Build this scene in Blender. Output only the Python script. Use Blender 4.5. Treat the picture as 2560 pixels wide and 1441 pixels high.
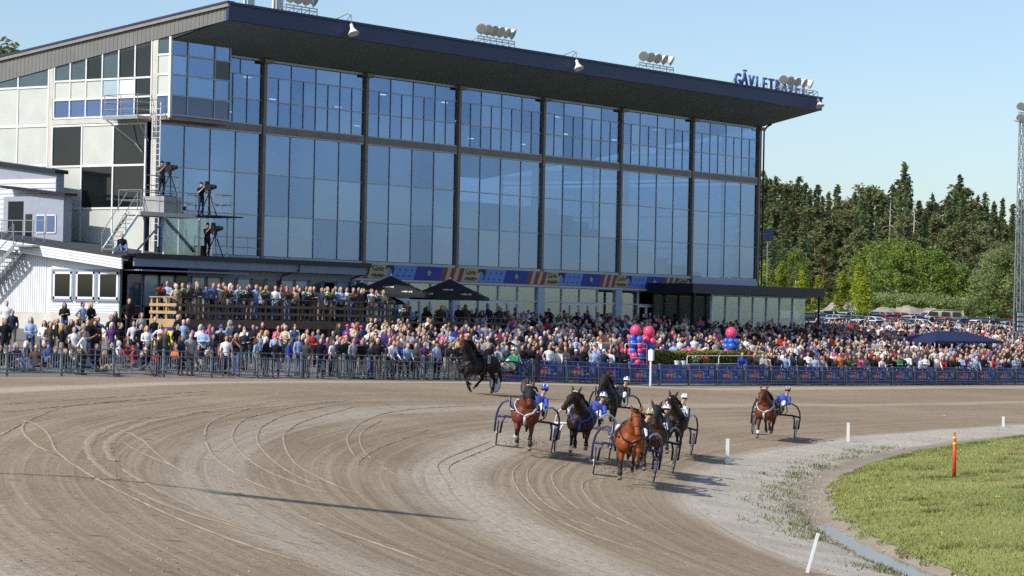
import bpy, bmesh, math, random
import numpy as np
from mathutils import Vector, Matrix
random.seed(7); rng = np.random.default_rng(7)
for o in list(bpy.data.objects): bpy.data.objects.remove(o, do_unlink=True)
SC = bpy.context.scene
COL = SC.collection
# ------------------------------------------------------------------ camera
# world frame: X runs along the grandstand front (away to the right), Y points into the building, Z is up
FPX = 6700.0; PITCH = math.atan(76.5 / FPX); ROLL = math.radians(1.1); TH = math.radians(35.46)
CAM = np.array([-108.39, -93.71, 4.3])
F0 = np.array([math.cos(TH), math.sin(TH), 0]); R0 = np.array([math.sin(TH), -math.cos(TH), 0]); UZ = np.array([0, 0, 1.0])
CF = F0 * math.cos(PITCH) + UZ * math.sin(PITCH); U0 = -F0 * math.sin(PITCH) + UZ * math.cos(PITCH)
CR = math.cos(ROLL) * R0 + math.sin(ROLL) * U0; CU = -math.sin(ROLL) * R0 + math.cos(ROLL) * U0
cd = bpy.data.cameras.new('camera'); cam = bpy.data.objects.new('camera', cd); COL.objects.link(cam)
cd.sensor_width = 36; cd.lens = 36 * FPX / 2560; cd.clip_start = 0.5; cd.clip_end = 6000
cam.matrix_world = Matrix(((CR[0], CU[0], -CF[0], CAM[0]), (CR[1], CU[1], -CF[1], CAM[1]), (CR[2], CU[2], -CF[2], CAM[2]), (0, 0, 0, 1)))
SC.camera = cam
def proj(P):
    v = np.array(P, float) - CAM; d = v @ CF
    return 1280 + FPX * (v @ CR) / d, 720.5 - FPX * (v @ CU) / d, d
# ------------------------------------------------------------------ world and sun
SUN_AZ = math.atan2(0.31, -0.95)      # direction towards the sun in the XY plane
SUN_EL = math.radians(41)
w = bpy.data.worlds.new('World'); SC.world = w; w.use_nodes = True
nt = w.node_tree; bg = nt.nodes['Background']
sky = nt.nodes.new('ShaderNodeTexSky'); sky.sky_type = 'NISHITA'; sky.sun_disc = False
sky.sun_elevation = SUN_EL; sky.sun_rotation = math.pi / 2 - SUN_AZ
sky.air_density = 0.9; sky.dust_density = 1.0; sky.ozone_density = 2.6; sky.altitude = 100
nt.links.new(sky.outputs[0], bg.inputs[0]); bg.inputs[1].default_value = 0.14
sl = bpy.data.lights.new('sun', 'SUN'); so = bpy.data.objects.new('sun', sl); COL.objects.link(so)
sl.energy = 4.4; sl.angle = math.radians(0.53); sl.color = (1, 0.95, 0.86)
sd = Vector((math.cos(SUN_EL) * math.cos(SUN_AZ), math.cos(SUN_EL) * math.sin(SUN_AZ), math.sin(SUN_EL)))
so.rotation_euler = sd.to_track_quat('Z', 'Y').to_euler(); so.location = (-60, -20, 60)
SC.view_settings.view_transform = 'Standard'; SC.view_settings.look = 'None'
SC.view_settings.exposure = 0.15; SC.view_settings.gamma = 1.0; SC.view_settings.use_curve_mapping = False
SC.render.engine = 'CYCLES'
SC.cycles.use_denoising = False; SC.cycles.max_bounces = 6; SC.cycles.diffuse_bounces = 2; SC.cycles.glossy_bounces = 3
SC.cycles.transparent_max_bounces = 12; SC.cycles.transmission_bounces = 4; SC.cycles.caustics_reflective = False; SC.cycles.caustics_refractive = False
# ------------------------------------------------------------------ helpers
def L(r, g, b):
    return tuple((c / 255 / 12.92 if c / 255 <= 0.04045 else ((c / 255 + 0.055) / 1.055) ** 2.4) for c in (r, g, b))
MATS = {}
def newmat(name):
    m = bpy.data.materials.new(name); m.use_nodes = True; MATS[name] = m
    return m, m.node_tree, m.node_tree.nodes['Principled BSDF']
def mat(name, col, rough=0.7, metal=0.0, var=0.12, scale=3.0, bump=0.0, spec=0.35, stretch=None, coat=0.0):
    if name in MATS: return MATS[name]
    m, t, b = newmat(name); N = t.nodes; K = t.links
    b.inputs['Roughness'].default_value = rough; b.inputs['Metallic'].default_value = metal
    b.inputs['Specular IOR Level'].default_value = spec; b.inputs['Coat Weight'].default_value = coat
    tc = N.new('ShaderNodeTexCoord'); no = N.new('ShaderNodeTexNoise'); no.inputs['Scale'].default_value = scale; no.inputs['Detail'].default_value = 5
    src = tc.outputs['Object']
    if stretch:
        mp = N.new('ShaderNodeMapping'); mp.inputs['Scale'].default_value = stretch; K.new(src, mp.inputs[0]); src = mp.outputs[0]
    K.new(src, no.inputs['Vector'])
    rp = N.new('ShaderNodeValToRGB'); rp.color_ramp.elements[0].position = 0.3; rp.color_ramp.elements[1].position = 0.72
    c = np.array(col)
    rp.color_ramp.elements[0].color = (*np.clip(c * (1 - var), 0, 1), 1); rp.color_ramp.elements[1].color = (*np.clip(c * (1 + var), 0, 1), 1)
    K.new(no.outputs[0], rp.inputs[0]); K.new(rp.outputs[0], b.inputs['Base Color'])
    if bump:
        bp = N.new('ShaderNodeBump'); bp.inputs['Strength'].default_value = bump; bp.inputs['Distance'].default_value = 0.03
        K.new(no.outputs[0], bp.inputs['Height']); K.new(bp.outputs[0], b.inputs['Normal'])
    return m
def objcol_mat(name, rough=0.8, spec=0.25, coat=0.0, metal=0.0, var=0.18, scale=14):
    m, t, b = newmat(name); N = t.nodes; K = t.links
    oi = N.new('ShaderNodeObjectInfo'); tc = N.new('ShaderNodeTexCoord'); no = N.new('ShaderNodeTexNoise'); no.inputs['Scale'].default_value = scale
    K.new(tc.outputs['Object'], no.inputs['Vector'])
    mr = N.new('ShaderNodeMapRange'); mr.inputs[3].default_value = 1 - var; mr.inputs[4].default_value = 1 + var; K.new(no.outputs[0], mr.inputs[0])
    mx = N.new('ShaderNodeVectorMath'); mx.operation = 'SCALE'; K.new(oi.outputs['Color'], mx.inputs[0]); K.new(mr.outputs[0], mx.inputs['Scale'])
    K.new(mx.outputs[0], b.inputs['Base Color']); b.inputs['Roughness'].default_value = rough; b.inputs['Specular IOR Level'].default_value = spec
    b.inputs['Coat Weight'].default_value = coat; b.inputs['Coat Roughness'].default_value = 0.08; b.inputs['Metallic'].default_value = metal
    return m
def ramp_random_mat(name, cols, rough=0.8):
    m, t, b = newmat(name); N = t.nodes; K = t.links
    oi = N.new('ShaderNodeObjectInfo'); rp = N.new('ShaderNodeValToRGB'); rp.color_ramp.interpolation = 'CONSTANT'
    while len(rp.color_ramp.elements) < len(cols): rp.color_ramp.elements.new(0.5)
    for i, c in enumerate(cols):
        rp.color_ramp.elements[i].position = i / len(cols); rp.color_ramp.elements[i].color = (*c, 1)
    K.new(oi.outputs['Random'], rp.inputs[0]); K.new(rp.outputs[0], b.inputs['Base Color']); b.inputs['Roughness'].default_value = rough
    b.inputs['Specular IOR Level'].default_value = 0.25
    return m
def attr_mat(name, rough=0.8):
    m, t, b = newmat(name); a = t.nodes.new('ShaderNodeAttribute'); a.attribute_name = 'col'
    t.links.new(a.outputs['Color'], b.inputs['Base Color']); b.inputs['Roughness'].default_value = rough; b.inputs['Specular IOR Level'].default_value = 0.2
    return m
ORIG = {}
def link(o, parent=None):
    COL.objects.link(o)
    if parent is not None: o.parent = parent
    return o
def tag(o, label=None, cat=None, group=None, kind=None):
    if label: o['label'] = label
    if cat: o['category'] = cat
    if group: o['group'] = group
    if kind: o['kind'] = kind
    return o
def thing(name, label, cat, loc=(0, 0, 0), group=None, rotz=0):
    o = bpy.data.objects.new(name, None); o.location = loc; o.rotation_euler = (0, 0, rotz); o.empty_display_size = 0.2
    ORIG[o.name] = (np.array(loc, float), rotz); link(o); return tag(o, label, cat, group)
class MB:
    def __init__(s): s.v = []; s.f = []; s.m = []; s.n = 0
    def add(s, vs, fs, mi=0):
        b = s.n; s.v.extend([tuple(map(float, q)) for q in vs]); s.n = len(s.v)
        for f in fs: s.f.append(tuple(i + b for i in f)); s.m.append(mi)
        return s
    def box(s, c, d, mi=0, R=None):
        x, y, z = d[0] / 2, d[1] / 2, d[2] / 2
        q = [(-x, -y, -z), (x, -y, -z), (x, y, -z), (-x, y, -z), (-x, -y, z), (x, -y, z), (x, y, z), (-x, y, z)]
        if R is not None: q = [tuple(R @ np.array(p)) for p in q]
        q = [(p[0] + c[0], p[1] + c[1], p[2] + c[2]) for p in q]
        return s.add(q, [(0, 3, 2, 1), (4, 5, 6, 7), (0, 1, 5, 4), (1, 2, 6, 5), (2, 3, 7, 6), (3, 0, 4, 7)], mi)
    def bb(s, x0, x1, y0, y1, z0, z1, mi=0):
        return s.box(((x0 + x1) / 2, (y0 + y1) / 2, (z0 + z1) / 2), (abs(x1 - x0), abs(y1 - y0), abs(z1 - z0)), mi)
    def cyl(s, p0, p1, r0, r1=None, n=8, mi=0, cap=True):
        r1 = r0 if r1 is None else r1; p0 = np.array(p0, float); p1 = np.array(p1, float); d = p1 - p0; l = np.linalg.norm(d) or 1e-6; d /= l
        a = np.cross(d, (0, 0, 1.0));
        if np.linalg.norm(a) < 1e-3: a = np.array((1.0, 0, 0))
        a /= np.linalg.norm(a); b = np.cross(d, a); vs = []
        for p, r in ((p0, r0), (p1, r1)):
            for i in range(n):
                t = 2 * math.pi * i / n; vs.append(p + r * (math.cos(t) * a + math.sin(t) * b))
        fs = [(i, (i + 1) % n, n + (i + 1) % n, n + i) for i in range(n)]
        if cap: fs += [tuple(range(n - 1, -1, -1)), tuple(range(n, 2 * n))]
        return s.add(vs, fs, mi)
    def tube(s, pts, r, n=6, mi=0):
        pts = [np.array(p, float) for p in pts]; rs = r if hasattr(r, '__len__') else [r] * len(pts); vs = []
        for k, p in enumerate(pts):
            d = pts[min(k + 1, len(pts) - 1)] - pts[max(k - 1, 0)]; d = d / (np.linalg.norm(d) or 1)
            a = np.cross(d, (0.13, 0.21, 1.0)); a /= (np.linalg.norm(a) or 1); b = np.cross(d, a)
            for i in range(n):
                t = 2 * math.pi * i / n; vs.append(p + rs[k] * (math.cos(t) * a + math.sin(t) * b))
        fs = []
        for k in range(len(pts) - 1):
            for i in range(n): fs.append((k * n + i, k * n + (i + 1) % n, (k + 1) * n + (i + 1) % n, (k + 1) * n + i))
        fs += [tuple(range(n - 1, -1, -1)), tuple(range((len(pts) - 1) * n, len(pts) * n))]
        return s.add(vs, fs, mi)
    def loft(s, st, side=(1, 0, 0), n=12, mi=0, sq=2.0):
        """stations (centre, half width along side, half height); closed ends"""
        pts = [np.array(q[0], float) for q in st]; sd_ = np.array(side, float); vs = []
        for k, q in enumerate(st):
            d = pts[min(k + 1, len(pts) - 1)] - pts[max(k - 1, 0)]; d = d / (np.linalg.norm(d) or 1)
            a = sd_ - d * (sd_ @ d); a /= (np.linalg.norm(a) or 1); b = np.cross(d, a)
            for i in range(n):
                t = 2 * math.pi * i / n; c, e = math.cos(t), math.sin(t)
                c = math.copysign(abs(c) ** (2 / sq), c); e = math.copysign(abs(e) ** (2 / sq), e)
                vs.append(pts[k] + q[1] * c * a + q[2] * e * b)
        fs = []
        for k in range(len(st) - 1):
            for i in range(n): fs.append((k * n + i, k * n + (i + 1) % n, (k + 1) * n + (i + 1) % n, (k + 1) * n + i))
        fs += [tuple(range(n - 1, -1, -1)), tuple(range((len(st) - 1) * n, len(st) * n))]
        return s.add(vs, fs, mi)
    def ball(s, c, r, n=8, m=6, mi=0):
        r = r if hasattr(r, '__len__') else (r, r, r); vs = [(c[0], c[1], c[2] + r[2])]
        for j in range(1, m):
            p = math.pi * j / m
            for i in range(n):
                t = 2 * math.pi * i / n; vs.append((c[0] + r[0] * math.sin(p) * math.cos(t), c[1] + r[1] * math.sin(p) * math.sin(t), c[2] + r[2] * math.cos(p)))
        vs.append((c[0], c[1], c[2] - r[2])); e = len(vs) - 1
        fs = [(0, 1 + i, 1 + (i + 1) % n) for i in range(n)]
        for j in range(m - 2):
            for i in range(n): fs.append((1 + j * n + i, 1 + (j + 1) * n + i, 1 + (j + 1) * n + (i + 1) % n, 1 + j * n + (i + 1) % n))
        fs += [(e, 1 + (m - 2) * n + (i + 1) % n, 1 + (m - 2) * n + i) for i in range(n)]
        return s.add(vs, fs, mi)
    def prism(s, poly, axis, a0, a1, mi=0):
        """poly: 2D points in the other two axes (order x,y,z without axis)"""
        def mk(p, a):
            q = list(p); q.insert('xyz'.index(axis), a); return q
        n = len(poly); vs = [mk(p, a0) for p in poly] + [mk(p, a1) for p in poly]
        fs = [(i, (i + 1) % n, n + (i + 1) % n, n + i) for i in range(n)] + [tuple(range(n - 1, -1, -1)), tuple(range(n, 2 * n))]
        return s.add(vs, fs, mi)
    def mesh(s, name, mats, smooth=False, off=None, fix=True):
        me = bpy.data.meshes.new(name); v = np.array(s.v, float).reshape(-1, 3)
        if off is not None:
            v = v - off[0]
            if off[1]:
                c, q = math.cos(-off[1]), math.sin(-off[1]); v = np.stack([v[:, 0] * c - v[:, 1] * q, v[:, 0] * q + v[:, 1] * c, v[:, 2]], 1)
        me.from_pydata(v.tolist(), [], s.f)
        for m in (mats if isinstance(mats, (list, tuple)) else [mats]): me.materials.append(m)
        me.polygons.foreach_set('material_index', s.m)
        if smooth: me.polygons.foreach_set('use_smooth', [True] * len(s.f))
        if fix:
            bm = bmesh.new(); bm.from_mesh(me); bmesh.ops.recalc_face_normals(bm, faces=bm.faces); bm.to_mesh(me); bm.free()
        me.update(); return me
    def build(s, name, mats, parent=None, smooth=False, fix=True):
        off = ORIG.get(parent.name) if parent is not None else None
        return link(bpy.data.objects.new(name, s.mesh(name, mats, smooth, off, fix)), parent)
_PC = {}
def cached_box(parent, name, m, c, d, kids=None):
    """box part that shares its mesh between equal sizes; c in world coordinates (unrotated parent)"""
    key = (name, m.name, round(d[0], 2), round(d[1], 2), round(d[2], 2))
    if key not in _PC: _PC[key] = MB().box((0, 0, 0), d).mesh(name, m)
    o = bpy.data.objects.new(name, _PC[key]); o.location = np.array(c) - ORIG[parent.name][0]; return link(o, parent)
def text_mesh(body, size, depth, m, name='lettering', shear=0.0, bold=0.0):
    cu = bpy.data.curves.new('t', 'FONT'); cu.body = body; cu.size = size; cu.extrude = depth / 2; cu.align_x = 'CENTER'; cu.align_y = 'CENTER'; cu.shear = shear
    cu.resolution_u = 3; cu.offset = bold
    o = bpy.data.objects.new('t', cu); COL.objects.link(o); dg = bpy.context.evaluated_depsgraph_get()
    me = bpy.data.meshes.new_from_object(o.evaluated_get(dg)); bpy.data.objects.remove(o, do_unlink=True); bpy.data.curves.remove(cu)
    me.name = name; me.materials.clear(); me.materials.append(m); return me
def put_text(body, size, depth, m, c, parent, facing='-Y', name='lettering', shear=0.0, bold=0.0):
    o = bpy.data.objects.new(name, text_mesh(body, size, depth, m, name, shear, bold))
    o.rotation_euler = (math.pi / 2, 0, 0 if facing == '-Y' else -math.pi / 2); o.location = np.array(c) - ORIG[parent.name][0]; return link(o, parent)
REG = []
def reg(o): REG.append(o); return o
ORD = 'first second third fourth fifth sixth seventh eighth ninth tenth eleventh twelfth thirteenth fourteenth fifteenth sixteenth seventeenth eighteenth nineteenth'.split()
CARD = 'one two three four five six seven eight nine ten eleven twelve thirteen fourteen fifteen sixteen seventeen eighteen nineteen'.split()
TENS = ['', '', 'twenty', 'thirty', 'forty', 'fifty', 'sixty', 'seventy', 'eighty', 'ninety']; TENO = ['', '', 'twentieth', 'thirtieth', 'fortieth', 'fiftieth', 'sixtieth', 'seventieth', 'eightieth', 'ninetieth']
def ordw(n):
    if n < 20: return ORD[n - 1]
    return TENO[n // 10] if n % 10 == 0 else TENS[n // 10] + '-' + ORD[n % 10 - 1]
def cardw(n):
    if n < 20: return CARD[n - 1]
    return TENS[n // 10] + ('' if n % 10 == 0 else '-' + CARD[n % 10 - 1])
def finish_labels():
    d = {}
    for o in REG: d.setdefault(o['label'], []).append(o)
    for l, os_ in d.items():
        if len(os_) > 1:
            os_.sort(key=lambda o: proj(o.location)[0])
            for i, o in enumerate(os_): o['label'] = f'{l}, {ordw(i + 1)} such from left'
def remesh(mb, name, voxel, mats, dec=1.0, smooth_it=2, mat_of=None):
    """union of overlapping closed shapes -> one continuous skin; faces take the material of the nearest source face"""
    me = mb.mesh(name + '_src', mats); o = bpy.data.objects.new('tmp', me); COL.objects.link(o)
    r = o.modifiers.new('r', 'REMESH'); r.mode = 'VOXEL'; r.voxel_size = voxel; r.adaptivity = 0
    if smooth_it:
        s = o.modifiers.new('s', 'SMOOTH'); s.factor = 0.5; s.iterations = smooth_it
    if dec < 1:
        d = o.modifiers.new('d', 'DECIMATE'); d.ratio = dec
    dg = bpy.context.evaluated_depsgraph_get(); out = bpy.data.meshes.new_from_object(o.evaluated_get(dg)); out.name = name
    bpy.data.objects.remove(o, do_unlink=True)
    from mathutils.bvhtree import BVHTree
    bm = bmesh.new(); bm.from_mesh(me); bm.faces.ensure_lookup_table(); tree = BVHTree.FromBMesh(bm); mi = [f.material_index for f in bm.faces]
    out.materials.clear()
    for m in (mats if isinstance(mats, (list, tuple)) else [mats]): out.materials.append(m)
    idx = []
    for p in out.polygons:
        h = tree.find_nearest(p.center); idx.append(mi[h[2]] if h[2] is not None else 0)
    out.polygons.foreach_set('material_index', idx); out.polygons.foreach_set('use_smooth', [True] * len(out.polygons)); out.update()
    bm.free(); bpy.data.meshes.remove(me); return out
# ------------------------------------------------------------------ the ground
RC = np.array([2.0, -143.4]); RR = 100.0; FY = -19.0
def S_of(x, y):
    x = np.asarray(x, float); y = np.asarray(y, float)
    return np.where(x < RC[0], np.hypot(x - RC[0], y - RC[1]) - RR, y + 43.4)
ZX = [-90, -60, -34, -6, 9, 29.5, 55, 90]; ZV = [1.9, 1.85, 1.73, 1.32, 1.0, 0.81, 0.62, 0.5]
def zfence(x): return np.interp(x, ZX, ZV)
def hash2(x, y): return np.sin(x * 1.7 + 3.1 * np.sin(y * .9)) * np.sin(y * 1.3 + 2.3 * np.sin(x * .7))
def ground(x, y):
    x = np.asarray(x, float); y = np.asarray(y, float); s = S_of(x, y)
    zf = zfence(x); Lr = np.interp(x, [-45, -20, 10], [13.5, 17.5, 24.4]); k = zf / Lr
    q = np.clip(s / Lr, -1, 2); prof = np.where(q < .85, q, np.where(q < 1.15, q - (q - .85) ** 2 / .6, 1.0))
    z = zf * prof
    zin = k * np.maximum(s, -3.05) + .03 * hash2(x * 1.9, y * 1.9) * np.exp(-((s + 2.9) / .8) ** 2)
    low = np.interp(x, [-75, -60, -52, -46, -30], [.16, .16, .1, 0, 0]); ditch = low * np.exp(-((s + 2.9) / .55) ** 2)
    rise = np.clip(-s - 3.25, 0, 40)
    zin = zin - ditch + 0.42 * (1 - np.exp(-rise / 2.2)) + 0.012 * rise * (rise < 30)
    z = np.where(s < 0, zin, z)
    a = np.clip((y - FY) / 19.0, 0, 1)
    top = np.interp(x, [48, 66], [3.15, 2.35]); za = zf + (top - zf) * a + np.clip(y, 0, 7) * np.interp(x, [48, 66], [.045, .13]) + np.clip(y - 7, 0, 60) * 0.05
    return np.where(y > FY, za, z)
def gz(x, y): return float(ground(x, y))
def ray_ground(px, py, zoff=0.0):
    v = CF + CR * (px - 1280) / FPX - CU * (py - 720.5) / FPX; t = 20.0
    for _ in range(4000):
        P = CAM + v * t
        if P[2] <= gz(P[0], P[1]) + zoff: break
        t += 0.1
    lo, hi = t - .1, t
    for _ in range(20):
        m = (lo + hi) / 2; P = CAM + v * m
        if P[2] > gz(P[0], P[1]) + zoff: lo = m
        else: hi = m
    return CAM + v * hi
def on_y(px, py, Y):
    v = CF + CR * (px - 1280) / FPX - CU * (py - 720.5) / FPX; return CAM + v * ((Y - CAM[1]) / v[1])
def on_x(px, py, X):
    v = CF + CR * (px - 1280) / FPX - CU * (py - 720.5) / FPX; return CAM + v * ((X - CAM[0]) / v[0])
def xy_of(t, s):
    """t: distance along the inner edge (t>0 on the straight, t<0 in the bend), s: distance outwards from it"""
    t = np.asarray(t, float); a = t / RR; r = RR + s
    return np.where(t > 0, RC[0] + t, RC[0] + r * np.sin(a)), np.where(t > 0, -43.4 + s, RC[1] + r * np.cos(a))
def grid(name, ts, ss, m, zoff=0.0, fn=None, uvs=True):
    T, Sg = np.meshgrid(ts, ss, indexing='ij')
    X, Y = xy_of(T, Sg) if fn is None else fn(T, Sg)
    Z = ground(X, Y) + zoff; n, k = T.shape
    v = np.stack([X, Y, Z], -1).reshape(-1, 3); i = np.arange(n * k).reshape(n, k)
    f = np.stack([i[:-1, :-1], i[1:, :-1], i[1:, 1:], i[:-1, 1:]], -1).reshape(-1, 4)
    me = bpy.data.meshes.new(name); me.from_pydata(v.tolist(), [], f.tolist()); me.materials.append(m)
    uv = me.uv_layers.new(name='ts'); li = f.reshape(-1); uv.data.foreach_set('uv', np.stack([T.reshape(-1)[li], Sg.reshape(-1)[li]], -1).reshape(-1))
    me.polygons.foreach_set('use_smooth', [True] * len(f)); me.update()
    if me.polygons[0].normal.z < 0: me.flip_normals()
    return tag(link(bpy.data.objects.new(name, me)), kind='structure')
def nd(t, typ, **kw):
    n = t.nodes.new(typ)
    for a, b in kw.items(): setattr(n, a, b)
    return n
def noise(t, vec, scale, detail=4, rough=.55):
    n = nd(t, 'ShaderNodeTexNoise'); n.inputs['Scale'].default_value = scale; n.inputs['Detail'].default_value = detail; n.inputs['Roughness'].default_value = rough
    if vec is not None: t.links.new(vec, n.inputs['Vector'])
    return n.outputs[0]
def mp(t, vec, sc):
    m = nd(t, 'ShaderNodeMapping'); m.inputs['Scale'].default_value = sc; t.links.new(vec, m.inputs[0]); return m.outputs[0]
def ramp(t, val, a, b, inv=False):
    m = nd(t, 'ShaderNodeMapRange'); m.interpolation_type = 'SMOOTHSTEP'; m.inputs[1].default_value = a; m.inputs[2].default_value = b
    m.inputs[3].default_value = 1.0 if inv else 0.0; m.inputs[4].default_value = 0.0 if inv else 1.0; t.links.new(val, m.inputs[0]); return m.outputs[0]
def math_(t, op, a, b=None):
    m = nd(t, 'ShaderNodeMath', operation=op)
    for i, q in enumerate((a, b)):
        if q is None: continue
        if isinstance(q, (int, float)): m.inputs[i].default_value = q
        else: t.links.new(q, m.inputs[i])
    return m.outputs[0]
def mixc(t, fac, a, b):
    m = nd(t, 'ShaderNodeMix', data_type='RGBA')
    if isinstance(fac, (int, float)): m.inputs[0].default_value = fac
    else: t.links.new(fac, m.inputs[0])
    for i, q in ((6, a), (7, b)):
        if isinstance(q, tuple): m.inputs[i].default_value = (*q, 1)
        else: t.links.new(q, m.inputs[i])
    return m.outputs[2]
# dirt of the racing surface: dark loose dirt, paler compacted gravel lanes, fine grit
m_dirt, t, b = newmat('track dirt')
uv = nd(t, 'ShaderNodeUVMap', uv_map='ts').outputs[0]; sep = nd(t, 'ShaderNodeSeparateXYZ'); t.links.new(uv, sep.inputs[0]); s_ = sep.outputs[1]; t_ = sep.outputs[0]
geo = nd(t, 'ShaderNodeTexCoord').outputs['Object']
wob = math_(t, 'MULTIPLY', math_(t, 'SUBTRACT', noise(t, mp(t, uv, (.09, .25, 1)), 1, 3), .5), 2.4)
sw = math_(t, 'ADD', s_, wob)
big = noise(t, geo, .11, 5); fine = noise(t, geo, 9, 4, .7); strk = noise(t, mp(t, uv, (.05, 2.6, 1)), 1, 5, .65); grit = noise(t, geo, 34, 2)
col = mixc(t, ramp(t, big, .3, .7), L(134, 117, 97), L(148, 132, 110))
col = mixc(t, math_(t, 'MULTIPLY', ramp(t, strk, .45, .7), .4), col, L(168, 153, 133))
col = mixc(t, math_(t, 'MULTIPLY', ramp(t, strk, .28, .42, True), .35), col, L(116, 99, 79))
pale = L(190, 181, 167)
lane1 = math_(t, 'MULTIPLY', ramp(t, sw, 4.3, 5.6), ramp(t, sw, 6.0, 7.4, True))       # the pale swept lane in the bend
lane1 = math_(t, 'MULTIPLY', lane1, ramp(t, t_, -30, -52)); lane1 = math_(t, 'MULTIPLY', lane1, ramp(t, fine, .3, .6))
lane2 = math_(t, 'MULTIPLY', math_(t, 'MULTIPLY', ramp(t, sw, 13.6, 16.5), ramp(t, t_, -55, -85)), ramp(t, fine, .35, .6))
lane3 = math_(t, 'MULTIPLY', math_(t, 'MULTIPLY', ramp(t, sw, 20.3, 21.3), ramp(t, sw, 22.0, 23.2, True)), .7)
lane4 = math_(t, 'MULTIPLY', math_(t, 'MULTIPLY', ramp(t, sw, 9.6, 10.3), ramp(t, sw, 10.8, 11.8, True)), .35)
edge = ramp(t, sw, .9, -.4)
for l_, k_ in ((lane1, .85), (lane2, .8), (lane3, .8), (lane4, 1), (edge, .9)): col = mixc(t, math_(t, 'MULTIPLY', l_, k_), col, pale)
strk2 = noise(t, mp(t, uv, (.035, 6.5, 1)), 1, 4, .6); pock = noise(t, geo, 2.6, 4, .6); fleck = noise(t, mp(t, geo, (1, 1, 1)), 5.5, 2)
inb = ramp(t, t_, 5, -25)
col = mixc(t, math_(t, 'MULTIPLY', math_(t, 'MULTIPLY', ramp(t, strk2, .5, .68), .38), inb), col, L(176, 162, 143)); col = mixc(t, math_(t, 'MULTIPLY', math_(t, 'MULTIPLY', ramp(t, strk2, .32, .46, True), .34), inb), col, L(112, 95, 76))
col = mixc(t, math_(t, 'MULTIPLY', ramp(t, pock, .3, .39, True), .7), col, L(92, 77, 61)); col = mixc(t, math_(t, 'MULTIPLY', ramp(t, fleck, .66, .74), .6), col, L(196, 184, 164))
col = mixc(t, math_(t, 'MULTIPLY', ramp(t, grit, .62, .75), .45), col, L(205, 198, 186))
col = mixc(t, math_(t, 'MULTIPLY', ramp(t, fine, .27, .4, True), .6), col, L(104, 89, 74))
t.links.new(col, b.inputs['Base Color']); b.inputs['Roughness'].default_value = .95; b.inputs['Specular IOR Level'].default_value = .15
bp = nd(t, 'ShaderNodeBump'); bp.inputs['Strength'].default_value = .7; bp.inputs['Distance'].default_value = .05
hh = math_(t, 'ADD', math_(t, 'ADD', math_(t, 'MULTIPLY', fine, .9), math_(t, 'MULTIPLY', strk, .5)), math_(t, 'ADD', math_(t, 'MULTIPLY', strk2, .5), math_(t, 'MULTIPLY', pock, 1.2))); t.links.new(hh, bp.inputs['Height']); t.links.new(bp.outputs[0], b.inputs['Normal'])
# gravel verge inside the track
m_grav, t, b = newmat('verge gravel'); geo = nd(t, 'ShaderNodeTexCoord').outputs['Object']
uv = nd(t, 'ShaderNodeUVMap', uv_map='ts').outputs[0]; sep = nd(t, 'ShaderNodeSeparateXYZ'); t.links.new(uv, sep.inputs[0])
f1 = noise(t, geo, 7, 5, .7); f2 = noise(t, geo, .5, 4); f3 = noise(t, geo, 25, 3)
col = mixc(t, ramp(t, f2, .3, .7), L(166, 158, 145), L(184, 177, 164)); col = mixc(t, math_(t, 'MULTIPLY', ramp(t, f1, .25, .42, True), .55), col, L(110, 99, 85))
col = mixc(t, math_(t, 'MULTIPLY', ramp(t, f3, .6, .72), .5), col, L(214, 208, 196))
wet = math_(t, 'ADD', sep.outputs[1], math_(t, 'MULTIPLY', f1, .8))
col = mixc(t, math_(t, 'MULTIPLY', ramp(t, wet, -1.75, -2.35), .55), col, L(120, 104, 84))
t.links.new(col, b.inputs['Base Color']); b.inputs['Roughness'].default_value = .95; b.inputs['Specular IOR Level'].default_value = .15
bp = nd(t, 'ShaderNodeBump'); bp.inputs['Strength'].default_value = .8; bp.inputs['Distance'].default_value = .05; t.links.new(f1, bp.inputs['Height']); t.links.new(bp.outputs[0], b.inputs['Normal'])
# soil and turf under the blades
m_turf, t, b = newmat('infield turf'); geo = nd(t, 'ShaderNodeTexCoord').outputs['Object']
f1 = noise(t, geo, 3, 5, .7); f2 = noise(t, geo, .22, 4)
col = mixc(t, ramp(t, f2, .3, .7), L(122, 126, 72), L(138, 140, 84)); col = mixc(t, math_(t, 'MULTIPLY', ramp(t, f1, .55, .7), .6), col, L(170, 166, 114)); col = mixc(t, math_(t, 'MULTIPLY', ramp(t, f1, .25, .4, True), .6), col, L(104, 110, 58))
t.links.new(col, b.inputs['Base Color']); b.inputs['Roughness'].default_value = .95; b.inputs['Specular IOR Level'].default_value = .1
m_asph = mat('apron asphalt', L(120, 116, 112), .9, var=.15, scale=1.2, bump=.2)
m_far = mat('rough ground', L(112, 112, 80), .95, var=.3, scale=.25)
ts = np.concatenate([np.arange(-125, -96, .5), np.arange(-96, -40, .25), np.arange(-40, -30, .5), np.arange(-30, 180, 1.0)])
s_out = np.arange(0, 24.45, .4)
def fn_track(T, Sg):
    """outer edge runs along the fence line, so stretch s until it meets Y = FY"""
    x0, y0 = xy_of(T, np.zeros_like(T)); a = np.minimum(T, 0) / RR; nx, ny = np.sin(a), np.cos(a)
    lim = np.where(ny > .3, (FY - y0) / np.maximum(ny, .3), 60); lim = np.minimum(lim, 60); q = Sg / 24.4
    return x0 + nx * q * lim, y0 + ny * q * lim
X_, Y_ = None, None
tr = grid('racetrack', ts, s_out, m_dirt, 0, fn_track)
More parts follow.
